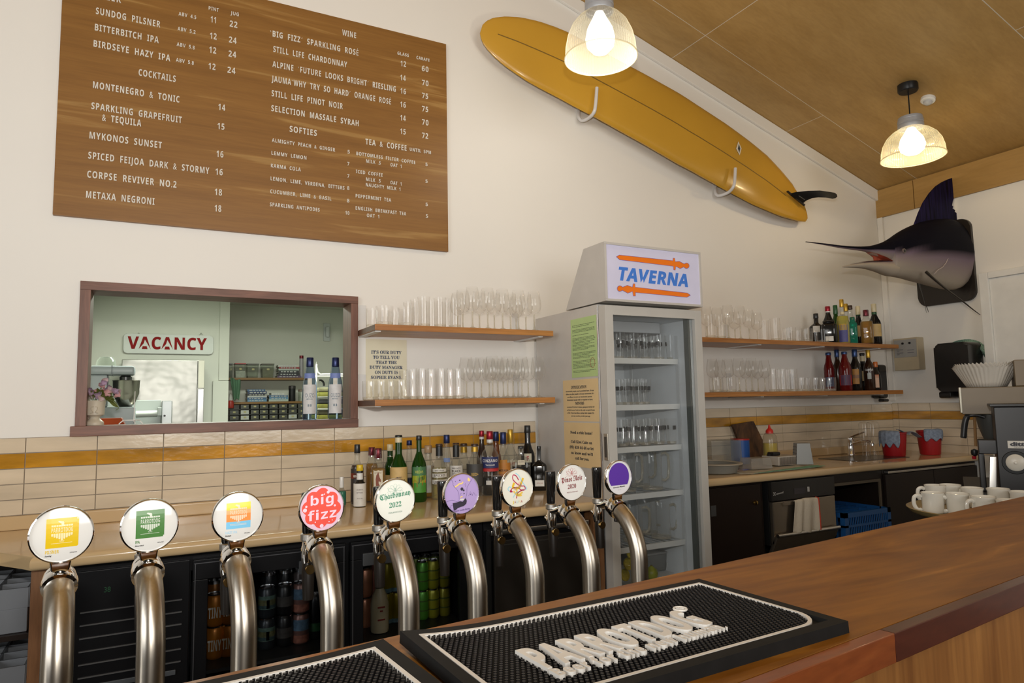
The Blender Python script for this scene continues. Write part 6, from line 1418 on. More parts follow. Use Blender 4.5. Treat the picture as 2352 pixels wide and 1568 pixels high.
# recess shelves
RS = mat('kitchen_shelf_wood', (.22, .11, .025), .5)
ky = 7.45
zs = [on(600, 867, 1, 7.34).z, on(610, 922, 1, 7.34).z]
for z, xr, nm in ((zs[0], on(706, 867, 1, 7.34).x, 'upper wooden kitchen shelf with food tubs and books'), (zs[1], on(706, 922, 1, 7.34).x, 'lower wooden kitchen shelf with two stacks of books')):
    t = tag(MB().box(PX+.006, xr, 7.34, KY2-.001, z-.022, z, .002).build('kitchen_shelf', RS), nm, 'shelf')
CLT = glass('tub_clear', (.80, .83, .78), .35, .10, (.5, .52, .46), .08, edge=.3)
def ktub(px0, px1, vt, z, lidc, fill, fl, label):
    y = 7.38; a, b = on(px0, vt, 1, y), on(px1, vt, 1, y); t = thing('food_tub', label, 'tub', ((a.x+b.x)/2, y+.08, z), 'food tubs on the kitchen shelf'); m_ = (a.x+b.x)/2; hw = (b.x-a.x)/2; h = a.z-z
    MB().hull([(m_-hw*.85, y+.01, z+.001), (m_+hw*.85, y+.01, z+.001), (m_+hw*.85, y+.14, z+.001), (m_-hw*.85, y+.14, z+.001), (m_-hw, y, z+h), (m_+hw, y, z+h), (m_+hw, y+.15, z+h), (m_-hw, y+.15, z+h)]).build('body', CLT, t, smooth=0)
    MB().hull([(m_-hw*.82, y+.014, z+.003), (m_+hw*.82, y+.014, z+.003), (m_+hw*.82, y+.136, z+.003), (m_-hw*.82, y+.136, z+.003), (m_-hw*(.82+.13*fl), y+.005, z+h*fl), (m_+hw*(.82+.13*fl), y+.005, z+h*fl), (m_+hw*(.82+.13*fl), y+.14, z+h*fl), (m_-hw*(.82+.13*fl), y+.14, z+h*fl)]).build('contents', mat('fill_%02x' % int(fill[0]*255), fill, .9, noise=(50, .2)), t, smooth=0)
    MB().box(m_-hw*1.03, m_+hw*1.03, y-.004, y+.154, z+h, z+h+.012, .003).build('lid', mat('lid_%02x' % int(lidc[0]*255), lidc, .4), t)
    MB().box(m_-hw*.22, m_+hw*.22, y-.003, y-.001, z+h*.58, z+h*.72).build('label', mat('tub_label', (.42, .38, .18), .6), t, smooth=0)
ktub(527, 535, 837, zs[0], (.12, .12, .12), (.10, .10, .08), .5, 'clear tub partly hidden by the white post, upper kitchen shelf')
ktub(540, 565, 836, zs[0], (.42, .06, .06), (.55, .56, .52), .5, 'clear tub with red lid half full of white powder, upper kitchen shelf')
ktub(568, 595, 837, zs[0], (.15, .15, .13), (.22, .22, .17), .12, 'nearly empty clear tub with dark lid, upper kitchen shelf')
ktub(602, 630, 837, zs[0], (.16, .15, .12), (.17, .16, .10), .68, 'clear tub mostly full of olive brown food, upper kitchen shelf')
BOOKC = dict(white=(.55, .55, .52), red=(.30, .05, .05), black=(.025, .025, .03), blue=(.05, .12, .24), navy=(.03, .045, .11), mint=(.40, .48, .42), plum=(.10, .06, .12), sky=(.12, .26, .40))
def book(x0, x1, y, z, th_, c, label, group):
    t = thing('book', label, 'book', ((x0+x1)/2, y, z), group); m_ = mat('book_'+c, BOOKC[c], .5)
    mb = MB(); mb.box(x0, x1, y, y+.17, z, z+.003); mb.box(x0, x1, y, y+.17, z+th_-.003, z+th_); mb.box(x0, x1, y, y+.004, z+.003, z+th_-.003); mb.build('cover', m_, t, smooth=0)
    MB().box(x0+.003, x1-.003, y+.004, y+.166, z+.003, z+th_-.003).build('page_block', mat('pages', (.6, .58, .5), .8), t, smooth=0)
    mb = MB(); u = x0+.02; rr = random.Random(int(z*1000)+int(x0*100))
    while u < x1-.03: ww = rr.uniform(.012, .03); mb.box(u, u+ww, y-.0012, y, z+th_*.3, z+th_*.7); u += ww+.01
    mb.build('spine_print', mat('spine_print', (.45, .46, .45), .6), t, smooth=0)
def stack(px0, px1, vt, z0, spec, where, group):
    y = 7.37; a, b = on(px0, vt, 1, y), on(px1, vt, 1, y); h = (a.z-z0)/sum(s[1] for s in spec); z = z0+.0005
    for i, (c, k, dl, dr_) in enumerate(spec):
        W_ = b.x-a.x; book(a.x+W_*dl, b.x-W_*dr_, y, z, h*k*.97, c, f"{c} book, {'bottom' if i == 0 else 'top' if i == len(spec)-1 else ORD[i]+' from the bottom'} in the {where}", group); z += h*k
stack(640, 688, 838, zs[0], [('plum', .8, -.05, -.08), ('black', 1, 0, 0), ('black', 1, .02, .02), ('mint', .6, .0, .05), ('red', .7, .02, .0), ('white', .7, -.02, .12)], 'upper shelf stack', 'cookbooks stacked on the kitchen shelves')
stack(568, 613, 894, zs[1], [('sky', 1, .02, 0), ('blue', 1, 0, .02), ('white', .8, .02, 0), ('black', .9, .0, .1), ('navy', 1.2, .02, .0), ('blue', .9, .0, .08)], 'lower shelf stack nearer the post', 'cookbooks stacked on the kitchen shelves')
stack(618, 662, 902, zs[1], [('mint', .8, .0, .0), ('sky', .8, .02, .0), ('blue', .8, .0, .02), ('white', .9, .12, .2)], 'lower shelf stack beside the black canister', 'cookbooks stacked on the kitchen shelves')
def cyl(nm, label, cat, px, y, z, hw, vt, parts):
    c = on(px, vt, 1, y); H = c.z-z; R = hw/pxm(c); t = thing(nm, label, cat, (c.x, y, z))
    for pn, prof, m_ in parts: MB().lathe([(r*R, q*H) for r, q in prof], 22, (c.x, y, z)).build(pn, m_, t)
    return t
cyl('spice_tube', 'tall clear tube with maroon cap at the end of the upper kitchen shelf', 'tube', 692.5, 7.42, zs[0], 4.6, 816, (('tube', [(0, .002), (1, 0), (1, .88)], mat('tube_grey', (.32, .30, .32), .3)), ('cap', [(1.02, .86), (1.02, .99), (0, 1)], capm('maroon'))))
cyl('canister', 'glossy black canister on the lower kitchen shelf', 'canister', 671, 7.42, zs[1], 7.8, 885, (('body', [(0, .002), (.95, 0), (1, .05), (.97, .5), (1, .80)], BLACK), ('lid', [(1.03, .80), (1.03, .95), (.9, .98), (0, 1)], mat('canister_lid', (.03, .025, .025), .25))))
cyl('jar', 'small clear jar beside the black canister on lower kitchen shelf', 'jar', 692, 7.45, zs[1], 7, 893, (('glass', [(0, .002), (1, 0), (1, .8)], CLT), ('lid', [(1.03, .78), (1.03, .95), (0, 1)], mat('jar_lid', (.2, .14, .1), .4))))
cyl('sauce_bottle', 'red capped squeeze bottle hanging below the green cloth by the white post', 'bottle', 530, 7.30, on(530, 937, 1, 7.30).z, 7, 905, (('body', [(0, .002), (.9, 0), (1, .05), (1, .42), (.7, .55)], mat('sauce_red', (.38, .03, .02), .4)), ('cap', [(.72, .55), (.6, .8), (.2, 1), (0, 1)], mat('sauce_cap', (.5, .48, .45), .4))))
# open drawer bank below the shelves
t0z = on(610, 972, 1, 7.3).z
t = thing('drawer_rack', 'low dark rack under the kitchen shelves holding rows of small labelled tubs', 'rack', (1.0, 7.45, 0))
xa, xb = PX+.008, on(706, 950, 1, 7.3).x
for k in range(4): MB().box(xa, xb, 7.3, 7.6, on(610, 972-12.2*k, 1, 7.3).z-.0165, on(610, 972-12.2*k, 1, 7.3).z-.0125).build('shelf', mat('rack_dark', (.05, .05, .045), .5), t, smooth=0)
MB().box(xa, xb, 7.3, 7.6, 0, t0z-.02).build('base', mat('rack_dark', (.05, .05, .045), .5), t, smooth=0)
cols_ = ((528, 548), (553, 572), (576, 595), (597, 616), (619, 638), (641, 660), (663, 682), (685, 702))
DK1, DK2 = mat('tub_dark', (.06, .06, .05), .4), mat('tub_pale', (.45, .46, .42), .4)
for r in range(4):
    v = 972-12.2*r; z = on(610, v, 1, 7.3).z
    for c, (p0, p1) in enumerate(cols_):
        if r == 3 and c < 1: continue
        x0, x1 = on(p0, v, 1, 7.305).x, on(p1, v, 1, 7.305).x
        pale = c == 1 and r in (0, 1, 2) or (c == 6 and r == 1)
        t = thing('spice_tub', f"small {'white' if pale else 'dark'} labelled tub, {ORD[c]} from the white post, {('bottom', 'second', 'third', 'top')[r]} row of rack", 'tub', ((x0+x1)/2, 7.35, z), 'labelled tubs in the kitchen rack')
        MB().box(x0, x1, 7.305, 7.45, z-.012, z+.030, .003).build('body', DK2 if pale else DK1, t)
        MB().box((x0*.65+x1*.35), (x0*.35+x1*.65), 7.302, 7.3045, z+.004, z+.02).build('label', mat('tub_label', (.42, .38, .18), .6), t, smooth=0)
# green cloth hung at the post
rows = []
for i in range(8):
    f = i/7; c0, c1 = on(528+8*f, 868+50*f, 1, 7.28), on(553+2*f-6*f*f, 872+45*f, 1, 7.28)
    rows.append([(c0.x+(c1.x-c0.x)*j/8, 7.27+.02*math.sin(j*1.7+f*2), c0.z+(c1.z-c0.z)*j/8+.01*math.sin(j+3*f)) for j in range(9)])
cloth('dish_cloth', 'green cloth hanging off the lower kitchen shelf by the white post', rows, mat('cloth_green', (.10, .20, .12), .9))
# white dispenser on the recess wall
p = on(750, 763, 1, KY2); t = thing('wall_dispenser', 'narrow white dispenser mounted on the kitchen recess wall', 'dispenser', (p.x, KY2-.04, p.z-.09))
MB().box(p.x-.035, p.x+.035, KY2-.02, KY2-.001, p.z-.10, p.z+.10, .004).build('back_plate', mat('disp_white', (.60, .63, .62), .4), t)
MB().box(p.x-.018, p.x+.022, KY2-.06, KY2-.0205, p.z-.06, p.z+.06, .012).build('body', mat('disp_white', (.60, .63, .62), .4), t)
# tray trolley on the right
t = thing('tray_trolley', 'white wire trolley with stacked paper trays behind the ouzo bottles', 'trolley', (1.2, 5.65, 0))
ta, tb = on(727, 860, 1, 5.5), on(800, 960, 1, 5.5)
mb = MB(); mb.tube(smooth_pts([(ta.x, 5.5, 0), (ta.x, 5.5, ta.z-.03), (ta.x+.03, 5.5, ta.z), (tb.x+.05, 5.5, ta.z)], 5), .008, 8); mb.tube([(tb.x-.09, 5.5, 0), (tb.x-.09, 5.5, ta.z)], .008, 8); mb.tube([(ta.x, 5.8, 0), (ta.x, 5.8, ta.z), (tb.x+.05, 5.8, ta.z)], .008, 8)
mb.build('frame', WHITE, t)
TZ = [on(760, v, 1, 5.5).z for v in (962, 937, 910)]
for z in TZ: MB().box(ta.x+.012, tb.x+.2, 5.49, 5.82, z-.01, z, .002).build('tray', mat('tray_pale', (.50, .50, .42), .5), t)
rr = random.Random(5)
for i, z in enumerate(TZ):
    zz = z+.0008
    for k, c in enumerate((((.20, .19, .03), (.10, .09, .05)), ((.22, .21, .04), (.05, .05, .05)), ((.26, .25, .05), (.30, .28, .16)))[i]):
        h = .035; x0 = ta.x+.02
        m_ = mat('sack_%02x%02x' % (int(c[0]*255), int(c[2]*255)), c, .7, noise=(18, .25)); mb = MB()
        mb.box(x0, tb.x+.16-k*.03, 5.50, 5.80, zz, zz+h, .010)
        tag(mb.build('folded_sack', m_), f"folded {('olive', 'dark olive')[k] if i < 2 else ('yellow green', 'straw coloured')[k]} sack, {('lower', 'upper')[k]} one on the {('bottom', 'middle', 'top')[i]} trolley tray", 'sack', 'folded sacks on the kitchen trolley'); zz += h+.001
mb = MB(); c = on(745, 872, 1, 5.5); mb.tube(smooth_pts([on(733, 873, 1, 5.46), on(738, 873, 1, 5.46), on(743, 878, 1, 5.46), on(744, 886, 1, 5.46)], 4), .008, 8); tag(mb.build('pan_handle', BLACK), 'black curved pan handle hooked on the white wire trolley', 'handle')
# ---------------------------------------------------------------- things around the sink and on the right wall
PZ = .9632
t = thing('alarm_panel', 'beige alarm panel box with grey keypad on the right wall by the shelf end', 'alarm panel', (XR-.04, 3.2, 1.56))
a, b = on(2050, 782, 0, XR-.08), on(2112, 848, 0, XR-.08)
PB = mat('panel_beige', (.48, .40, .27), .45)
MB().box(XR-.08, XR-.001, b.y, a.y, b.z, a.z+.01, .004).build('case', PB, t)
kz = b.z+(a.z-b.z)*.42
kp = MB().box(XR-.083, XR-.0795, b.y+.01, a.y-.01, kz, a.z-.002, .001).build('keypad', mat('keypad_grey', (.33, .32, .30), .5), t)
for f in (.42, .70):
    MB().lathe([(0, -.002), (.008, 0), (.008, .006), (0, .007)], 14, m=M.Translation((XR-.083, b.y+(a.y-b.y)*(1-f), a.z-.03)) @ M.Rotation(-PI/2, 4, 'Y')).build('knob', BLACK, kp)
mb = MB(); rr = random.Random(2)
for k in range(4): mb.box(XR-.0838, XR-.0828, a.y-.05-.03*(k % 2), a.y-.03, kz+.02+.012*k, kz+.024+.012*k)
for k in range(2): mb.box(XR-.0838, XR-.0828, b.y+.03, b.y+.08, kz+.03+.02*k, kz+.034+.02*k)
mb.build('print_lines', mat('keypad_print', (.12, .12, .14), .6), kp, smooth=0)
t = thing('towel_dispenser', 'black paper towel dispenser on the right wall with a green cloth behind', 'dispenser', (XR-.1, 2.87, 1.36))
a, b = on(2140, 790, 0, XR-.2), on(2228, 905, 0, XR-.2)
DB = mat('dispenser_black', (.016, .015, .014), .22)
y0, y1, z0, z1 = b.y, a.y, 1.40, a.z
mb = MB(); mb.prism(rrect(-y1, -y0, z0, z1, .03, 6), .18, M.Translation((XR-.003, 0, 0)) @ frame_m((0, 0, 0), (0, -1, 0), (0, 0, 1)), bev=.02); mb.build('case', DB, t)
mb = MB(); w3 = (y1-y0)
for q in ((y0+.002, y0+w3*.40), (y0+w3*.62, y1-.002)): mb.box(XR-.17, XR-.01, q[0], q[1], z0-.045, z0+.002, .012)
mb.build('side_lip', DB, t)
rows = []
for i in range(7):
    f = i/6; y = y1+.05-.30*f-.0
    rows.append([(XR-.012-.03*math.sin(j*1.3+i), y1+.06-(y1-y0+.14)*f, z1+.03*math.sin(PI*f)**.5-(.02+.16*(abs(f-.5)*2)**2)*j/5-.12*(abs(f-.5)*2)**3) for j in range(6)])
rows = [[(min(x, XR-.004), y, z) for x, y, z in r] for r in rows]
cloth('mesh_cloth', 'green checked cloth draped behind the black towel dispenser', rows, mat('cloth_mesh_green', (.22, .34, .26), .9, noise=((120, 120, 120), .5)))
p = on(2024, 875, 1, 3.29)
t = thing('soap_dispenser', 'small black soap dispenser on the wall behind the lower far shelf end', 'dispenser', (p.x, 3.3, 1.36))
MB().box(p.x-.055, p.x+.055, 3.27, YW-.001, 1.36, 1.62, .02).build('case', DB, t)
MB().box(p.x-.04, p.x+.03, 3.255, 3.30, 1.335, 1.358, .008).build('push_bar', DB, t)
# washing-up things on the far worktop
t = thing('washing_basin', 'grey oval plastic basin beside the tall fridge', 'basin', (2.64, 2.94, PZ))
c = on(1640, 1085, 1, 2.92); rx = on(1684, 1066, 1, 2.92).x-c.x; zt = on(1660, 1063, 1, 2.85).z; h = zt-PZ
GB = mat('basin_grey', (.22, .22, .20), .45)
def oval(prof, o, kx, ky): return [[V(o)+V((r*kx*math.cos(2*PI*k/32), r*ky*math.sin(2*PI*k/32), z)) for k in range(32)] for r, z in prof]
mb = MB(); rs = mb.grid(oval([(.72, 0), (.80, .006), (.90, h*.80), (.91, h*.84), (.92, h*.88), (.86, h*.88), (.80, h*.5), (.70, .012)], (c.x, 2.94, PZ), rx, .19), close=True); mb._f(rs[0]); mb._f(rs[-1]); mb.build('tub', GB, t, smooth=40)
mb = MB(); mb.grid(oval([(.90, h*.84), (1.0, h*.88), (1.01, h*.95), (.98, h), (.90, h), (.87, h*.9)], (c.x, 2.94, PZ), rx, .19), close=True); mb.build('rim', mat('basin_rim', (.42, .38, .31), .45), t, smooth=40)
CLB = glass('clear_box', (.86, .88, .88), .35, .16, (.50, .52, .52), .1, edge=.2)
def pbox(nm, label, cat, base4, z0, z1, m_, taper=1.0, parts=(), bev=.004):
    """box on four base corners given counter-clockwise"""
    c = sum((V(p) for p in base4), V((0, 0)))/4 if False else V((sum(p[0] for p in base4)/4, sum(p[1] for p in base4)/4))
    t = thing(nm, label, cat, (c.x, c.y, z0)); top = [(c.x+(p[0]-c.x)*taper, c.y+(p[1]-c.y)*taper, z1) for p in base4]
    MB().hull([(p[0], p[1], z0) for p in base4]+top, bev).build('body', m_, t); return t, c
def base_rot(cx_, cy_, sx_, sy_, deg):
    a = math.radians(deg); c, s = math.cos(a), math.sin(a)
    return [(cx_+x*c-y*s, cy_+x*s+y*c) for x, y in ((-sx_/2, -sy_/2), (sx_/2, -sy_/2), (sx_/2, sy_/2), (-sx_/2, sy_/2))]
e = on(1676, 1070, 1, 2.98); zt = on(1676, 1012, 1, 2.98).z
bt = base_rot(e.x+.03, 3.06, .19, .12, -22); zt = PZ+.17
t, c = pbox('clear_box', 'upturned clear plastic box in front of the blue canister', 'box', bt, PZ+.001, zt, CLB, .96)
MB().box(c.x-.05, c.x+.05, c.y-.045, c.y+.045, zt, zt+.002, .001).build('base_panel', CLB, t)
e = on(1700, 1050, 1, 3.22); zt = on(1716, 1007, 1, 3.18).z; r = .058
t = thing('blue_canister', 'bright blue round canister with red lid behind the clear box', 'canister', (e.x+.004, 3.22, PZ))
MB().lathe([(0, 0), (r, .001), (r, zt-PZ-.008)], 28, (e.x+.004, 3.22, PZ)).build('body', mat('canister_blue', (.018, .09, .36), .4), t)
MB().lathe([(r*1.02, zt-PZ-.009), (r*1.02, zt-PZ-.001), (r*.9, zt-PZ), (0, zt-PZ)], 28, (e.x+.004, 3.22, PZ)).build('lid', mat('lid_red', (.45, .02, .015), .4), t)
P = [on(u, v, 1, 3.30) for u, v in ((1683, 975), (1731, 967), (1752, 1010), (1753, 1058), (1712, 1062), (1694, 1003))]
for p in P[3:5]: p.z = PZ+.002
t = thing('chopping_board', 'dark stained wooden chopping board leaning on the tiles', 'chopping board', tuple(P[3]))
mb = MB(); flat(mb, P, 3.318, .018); o = mb.build('board', wood('stained_board', (.05, .024, .012), (.24, .11, .04), (9, 9, 3), .6, 1.5, fine=.4), t, smooth=0)
e = on(1770, 1040, 1, 3.10); x = e.x; zt = on(1769, 975, 1, 3.10).z; H = zt-PZ; r = 16.2/pxm((x, 3.1, 1.05))
t = thing('oil_bottle', 'clear squeeze bottle of yellow oil with a red nozzle cap', 'bottle', (x, 3.10, PZ))
MB().lathe([(0, .002), (r*.96, 0), (r, .006), (r, H*.60), (r*.93, H*.70), (r*.62, H*.79), (r*.5, H*.80)], 26, (x, 3.10, PZ)).build('body', glass('squeeze_plastic', (.92, .90, .84), .25, .12, (.62, .56, .48), .2, edge=.3), t, smooth=60)
MB().lathe([(0, .003), (r*.94, .003), (r*.97, .008), (r*.97, H*.53), (0, H*.53)], 26, (x, 3.10, PZ)).build('oil', mat('oil_yellow', (.58, .45, .03), .3), t)
MB().lathe([(r*.52, H*.77), (r*.52, H*.84), (r*.40, H*.88), (r*.20, H*.91), (r*.15, H*.96), (r*.10, H), (0, H)], 22, (x, 3.10, PZ)).build('nozzle_cap', mat('cap_bright_red', (.60, .02, .012), .35), t, smooth=60)
# cloths under the drying things
for nm, lab, pts, col in (('drying_towel', 'pale striped drying towel spread under the plastic tubs', ((1674, 1088), (1727, 1093), (1880, 1074), (1800, 1066)), (.50, .45, .36)), ('drying_towel', 'green edged drying towel nearest the worktop edge', ((1728, 1094), (1760, 1093), (1899, 1072), (1870, 1070)), (.17, .36, .24))):
    P = [on(u, v, 2, PZ) for u, v in pts]
    for p in P: p.y = max(p.y, 2.712)
    P = [on(u, 1080, 1, max(2.716, min(p.y, 3.0))) for (u, v), p in zip(pts, P)]
    z = PZ+.0015+(.0032 if col[0] < .3 else 0)
    rows = [[(P[0].lerp(P[1], j/10).lerp(P[3].lerp(P[2], j/10), i/14).x, P[0].lerp(P[1], j/10).lerp(P[3].lerp(P[2], j/10), i/14).y, z+.003*abs(math.sin(i*1.1+j*.6))) for j in range(11)] for i in range(15)]
    cloth(nm, lab, rows, mat('towel_%02x' % int(col[0]*255), col, .9, noise=((60, 8, 8), .25)), th=.002, group='towels by the sink')
TW = PZ+.010
e = on(1742, 1070, 1, 2.86); zt = TW+.062
pbox('clear_tray', 'low clear plastic tub turned over on the drying towel', 'tub', base_rot(e.x, 2.88, .155, .11, -6), TW, zt, glass('frosted_tub', (.80, .80, .78), .35, .30, (.62, .58, .52), .15, edge=.2), .88)
e = on(1802, 1068, 1, 2.93); zt = TW+.055
t, c = pbox('white_basket', 'small white slatted basket behind the clear tub on the towel', 'basket', base_rot(e.x, 2.96, .17, .12, 0), TW, zt, mat('basket_white', (.50, .46, .40), .5), 1.05)
mb = MB()
for k in range(16): u = c.x-.075+.15*k/15; mb.box(u-.0015, u+.0015, c.y-.0665, c.y-.0612, TW+.004, zt-.006)
mb.build('slat_pattern', mat('basket_slot', (.20, .17, .14), .6), t, smooth=0)
p = on(1780, 1053, 1, 2.95); mb = MB(); mb.box(p.x-.03, p.x+.035, 2.935, 2.985, zt+.0008, zt+.024, .008); mb.box(p.x-.05, p.x-.028, 2.95, 2.97, zt+.002, zt+.012, .003)
tag(mb.build('scrub_brush', BLACK), 'black scrubbing brush lying on the white basket', 'brush')
e = on(1850, 1060, 1, 2.88); zt = TW+.128
DG = mat('drainer_grey', (.30, .31, .31), .4)
t, c = pbox('cutlery_drainer', 'tall grey tapered cutlery drainer upside down on the towel', 'drainer', base_rot(e.x, 2.90, .10, .10, -35), TW, zt, DG, .78)
b4 = base_rot(e.x, 2.90, .10, .10, -35); mb = MB()
for r_ in range(5):
    for k in range(6):
        f = .15+.15*r_; s_ = 1-(1-.78)*f; z = TW+(zt-TW)*f; A_ = V(b4[3]).lerp(V(b4[0]), (k+.5)/6)
        A_ = V((c.x, c.y)).lerp(A_, s_*1.004); d = (V(b4[0])-V(b4[3])).normalized()*.005
        n_ = V((d.y, -d.x)).normalized()*.0008
        mb.raw([(A_.x-d.x-n_.x, A_.y-d.y-n_.y, z), (A_.x+d.x-n_.x, A_.y+d.y-n_.y, z), (A_.x+d.x-n_.x, A_.y+d.y-n_.y, z+.011), (A_.x-d.x-n_.x, A_.y-d.y-n_.y, z+.011)], [(0, 1, 2, 3)])
mb.build('slot_pattern', mat('drainer_slot', (.10, .10, .11), .6), t, smooth=0)
# sink and tap
SK = mat('sink_dark', (.045, .043, .040), .25, .7)
t = thing('sink', 'dark steel sink inset in the worktop below the mixer tap', 'sink', (4.2, 3.0, PZ))
a, b = on(1893, 1049, 1, 3.12), on(2092, 1047, 1, 2.95)
sx0, sx1, sy0, sy1 = 3.99, 4.55, 2.86, 3.17
mb = MB(); mb.prism(rrect(sx0, sx1, sy0, sy1, .03), .003, M.Translation((0, 0, PZ-.001))); mb.build('rim', mat('sink_rim', (.12, .11, .10), .25, .8), t)
mb = MB(); mb.prism(rrect(sx0+.02, sx1-.02, sy0+.02, sy1-.02, .03), .0008, M.Translation((0, 0, PZ+.002))); mb.build('bowl', SK, t)
e = on(1955, 1040, 1, 3.235); zt = on(1956, 1005, 1, 3.235).z
t = thing('sink_tap', 'chrome mixer tap with a lever at the back of the sink', 'tap', (e.x, 3.235, PZ))
MB().lathe([(0, 0), (.026, .001), (.026, .006), (.021, .012), (.021, zt-PZ-.02), (.023, zt-PZ-.015), (.020, zt-PZ), (0, zt-PZ+.002)], 22, (e.x, 3.235, PZ)).build('body', CHROME, t, smooth=40)
MB().tube(smooth_pts([(e.x, 3.225, zt-.04), (e.x+.01, 3.15, zt-.02), (e.x+.02, 3.09, zt-.025), (e.x+.02, 3.08, zt-.05)], 5), .010, 10).build('spout', CHROME, t)
q = on(1985, 992, 1, 3.22); MB().tube([(e.x, 3.235, zt-.002), (e.x+.05, 3.23, zt+.015), (q.x, 3.22, q.z)], [.010, .007, .005], 8).build('lever', CHROME, t)
for px, nm in ((1990, 'nearer the tap'), (2008, 'nearer the red bucket')):
    e = on(px, 1030, 1, 3.10); t = thing('water_carafe', f'upside down clear carafe drying by the sink, {nm}', 'carafe', (e.x, 3.10, PZ), 'carafes drying by the sink')
    MB().lathe([(.030, 0), (.024, .05), (.030, .10), (.042, .16), (.042, .22), (.03, .232)], 22, (e.x, 3.10, PZ+.003)).build('glass', GL, t); MB().lathe([(.03, .232), (0, .235)], 22, (e.x, 3.10, PZ+.003)).build('base', GLB, t)
# red buckets draped with blue cloths
RB = mat('bucket_red', (.34, .008, .012), .4); BC = mat('cloth_blue_grey', (.22, .27, .36), .9, noise=((70, 70, 70), .25))
def bucket(label, px, vb, vt, y, hw, drape, cl):
    e = on(px, vt, 1, y); x, zt = e.x, e.z; r = hw/pxm((x, y, 1.05))
    t = thing('bucket', label, 'bucket', (x, y, PZ))
    MB().lathe([(0, .002), (r*.80, .001), (r*.84, .008), (r, zt-PZ-.012), (r*1.04, zt-PZ-.01), (r*1.04, zt-PZ), (r*.96, zt-PZ), (r*.78, .012), (0, .012)], 30, (x, y, PZ)).build('pail', RB, t, smooth=40)
    mb = MB(); a0, a1, dep = drape; rows = []
    for i in range(13):
        a = a0+(a1-a0)*i/12; d = dep*(.75+.25*math.sin(i*1.9)); rk = 1+.05*math.sin(i*2.3); row = []
        for rr_, dz in ((.25, -.002+.012*math.sin(i)), (.7, .014), (1.0, .010), (1.09*rk, 0), (1.08*rk, -d*.35), (1.06*rk+.03, -d*.7), (1.06*rk+.06*math.sin(i*1.3), -d)): row.append((x+r*rr_*math.cos(a), y+r*rr_*math.sin(a), zt+dz))
        rows.append(row)
    cloth('cleaning_cloth', cl, rows, BC, th=.003, group='blue cloths on the red buckets')
bucket('red plastic bucket with blue cloth over two sides, nearer the sink', 2051, 1037, 992, 2.99, 27, (-4.1, -2.1, .12), 'blue grey cloth hanging over the sink side of the first red bucket')
x = on(2051, 992, 1, 2.99)
rows = [[(x.x+.02+.13*i/6, 2.98-.10*j/5+.02*math.sin(i), x.z+.012+.012*math.sin(i*1.3+j)-.03*max(0, i-3)/3-.02*j/5) for j in range(6)] for i in range(7)]
cloth('cleaning_cloth', 'crumpled blue grey cloth on the rim of the first red bucket', rows, BC, group='blue cloths on the red buckets')
bucket('red plastic bucket mostly hidden under a blue cloth, in the corner', 2133, 1034, 988, 2.90, 25, (-3.0, -.25, .085), 'wide blue grey cloth draped over the second red bucket')
# ---------------------------------------------------------------- coffee corner behind the far end of the bar, turned toward the drinkers
BEZ = .945
az = math.radians(60.5); c_d, c_r = V((math.sin(az), math.cos(az), 0)), V((math.cos(az), -math.sin(az), 0))
def station(u, v, depth):
    o = CAM+ray(u, v)*depth; o.z = 0; m = M.Identity(4)
    for i in range(3): m[i][0], m[i][1], m[i][3] = c_r[i], c_d[i], o[i]
    inv = m.inverted(); return m, (lambda u, v, dy=0: inv @ onp(u, v, o+c_d*dy, c_d))
GM, gx = station(2281, 930, 3.0)
t = thing('coffee_bench', 'low dark bench behind the bar end carrying grinder and brewer', 'bench', tuple(GM.translation))
MB().box(-.13, .95, -.06, .66, BEZ-.03, BEZ, .003, m=GM).build('bench_top', mat('bench_dark', (.02, .018, .016), .4), t)
MB().box(-.11, .93, -.03, .64, 0, BEZ-.0305, m=GM).build('cabinet', DARK, t, smooth=0)
GBK = mat('grinder_black', (.014, .012, .012), .38)
zt = gx(2281, 930).z
t = thing('coffee_grinder', 'big black shop coffee grinder with a white dial behind the mugs', 'coffee grinder', tuple(GM.translation+V((0, 0, BEZ))))
MB().box(.0, .27, 0, .22, BEZ+.001, zt-.008, .006, m=GM).build('body', GBK, t)
MB().box(-.014, .285, -.015, .235, zt-.008, zt+.005, .003, m=GM).build('top_lid', GBK, t)
p, q = gx(2246, 1010), gx(2282, 1043); MB().box(p.x, .002, .01, .12, q.z, p.z, .004, m=GM).build('spout_block', GBK, t)
p = gx(2245, 1045); MB().box(p.x+.003, p.x+.026, .02, .08, BEZ+.001, q.z, .005, m=GM).build('bag_clamp', GBK, t)
p, q = gx(2270, 1045), gx(2285, 1115)
MB().hull([(q.x-.024, -.025, BEZ+.002), (q.x+.004, -.025, BEZ+.002), (q.x+.004, -.003, BEZ+.002), (q.x-.024, -.003, BEZ+.002), (p.x+.004, -.015, p.z-.004), (p.x+.028, -.015, p.z-.004), (p.x+.028, -.003, p.z-.004), (p.x+.004, -.003, p.z-.004)], .003, m=GM).build('foil_chute', mat('foil_silver', (.45, .43, .40), .3, .9), t)
fx = lambda p: GM @ M.Translation((p.x, -.0008, p.z)) @ M.Rotation(PI/2, 4, 'X')
p = gx(2333, 1062); MB().lathe([(.036, 0), (.036, .008), (.030, .013), (.007, .015), (.006, .019), (0, .020)], 32, m=fx(p)).build('dial', mat('dial_white', (.62, .58, .50), .35), t)
MB().lathe([(0, 0), (.050, 0), (.048, .003), (0, .003)], 32, m=fx(p)).build('dial_ring', BLACK, t)
a, b = gx(2315, 1029), gx(2315, 1012)
lb_ = MB().box(a.x, a.x+.115, -.0035, -.0006, a.z, b.z, .001, m=GM).build('label', mat('label_white', (.66, .63, .57), .5), t)
W3 = lambda x, z: GM @ V((x, -.004, z))
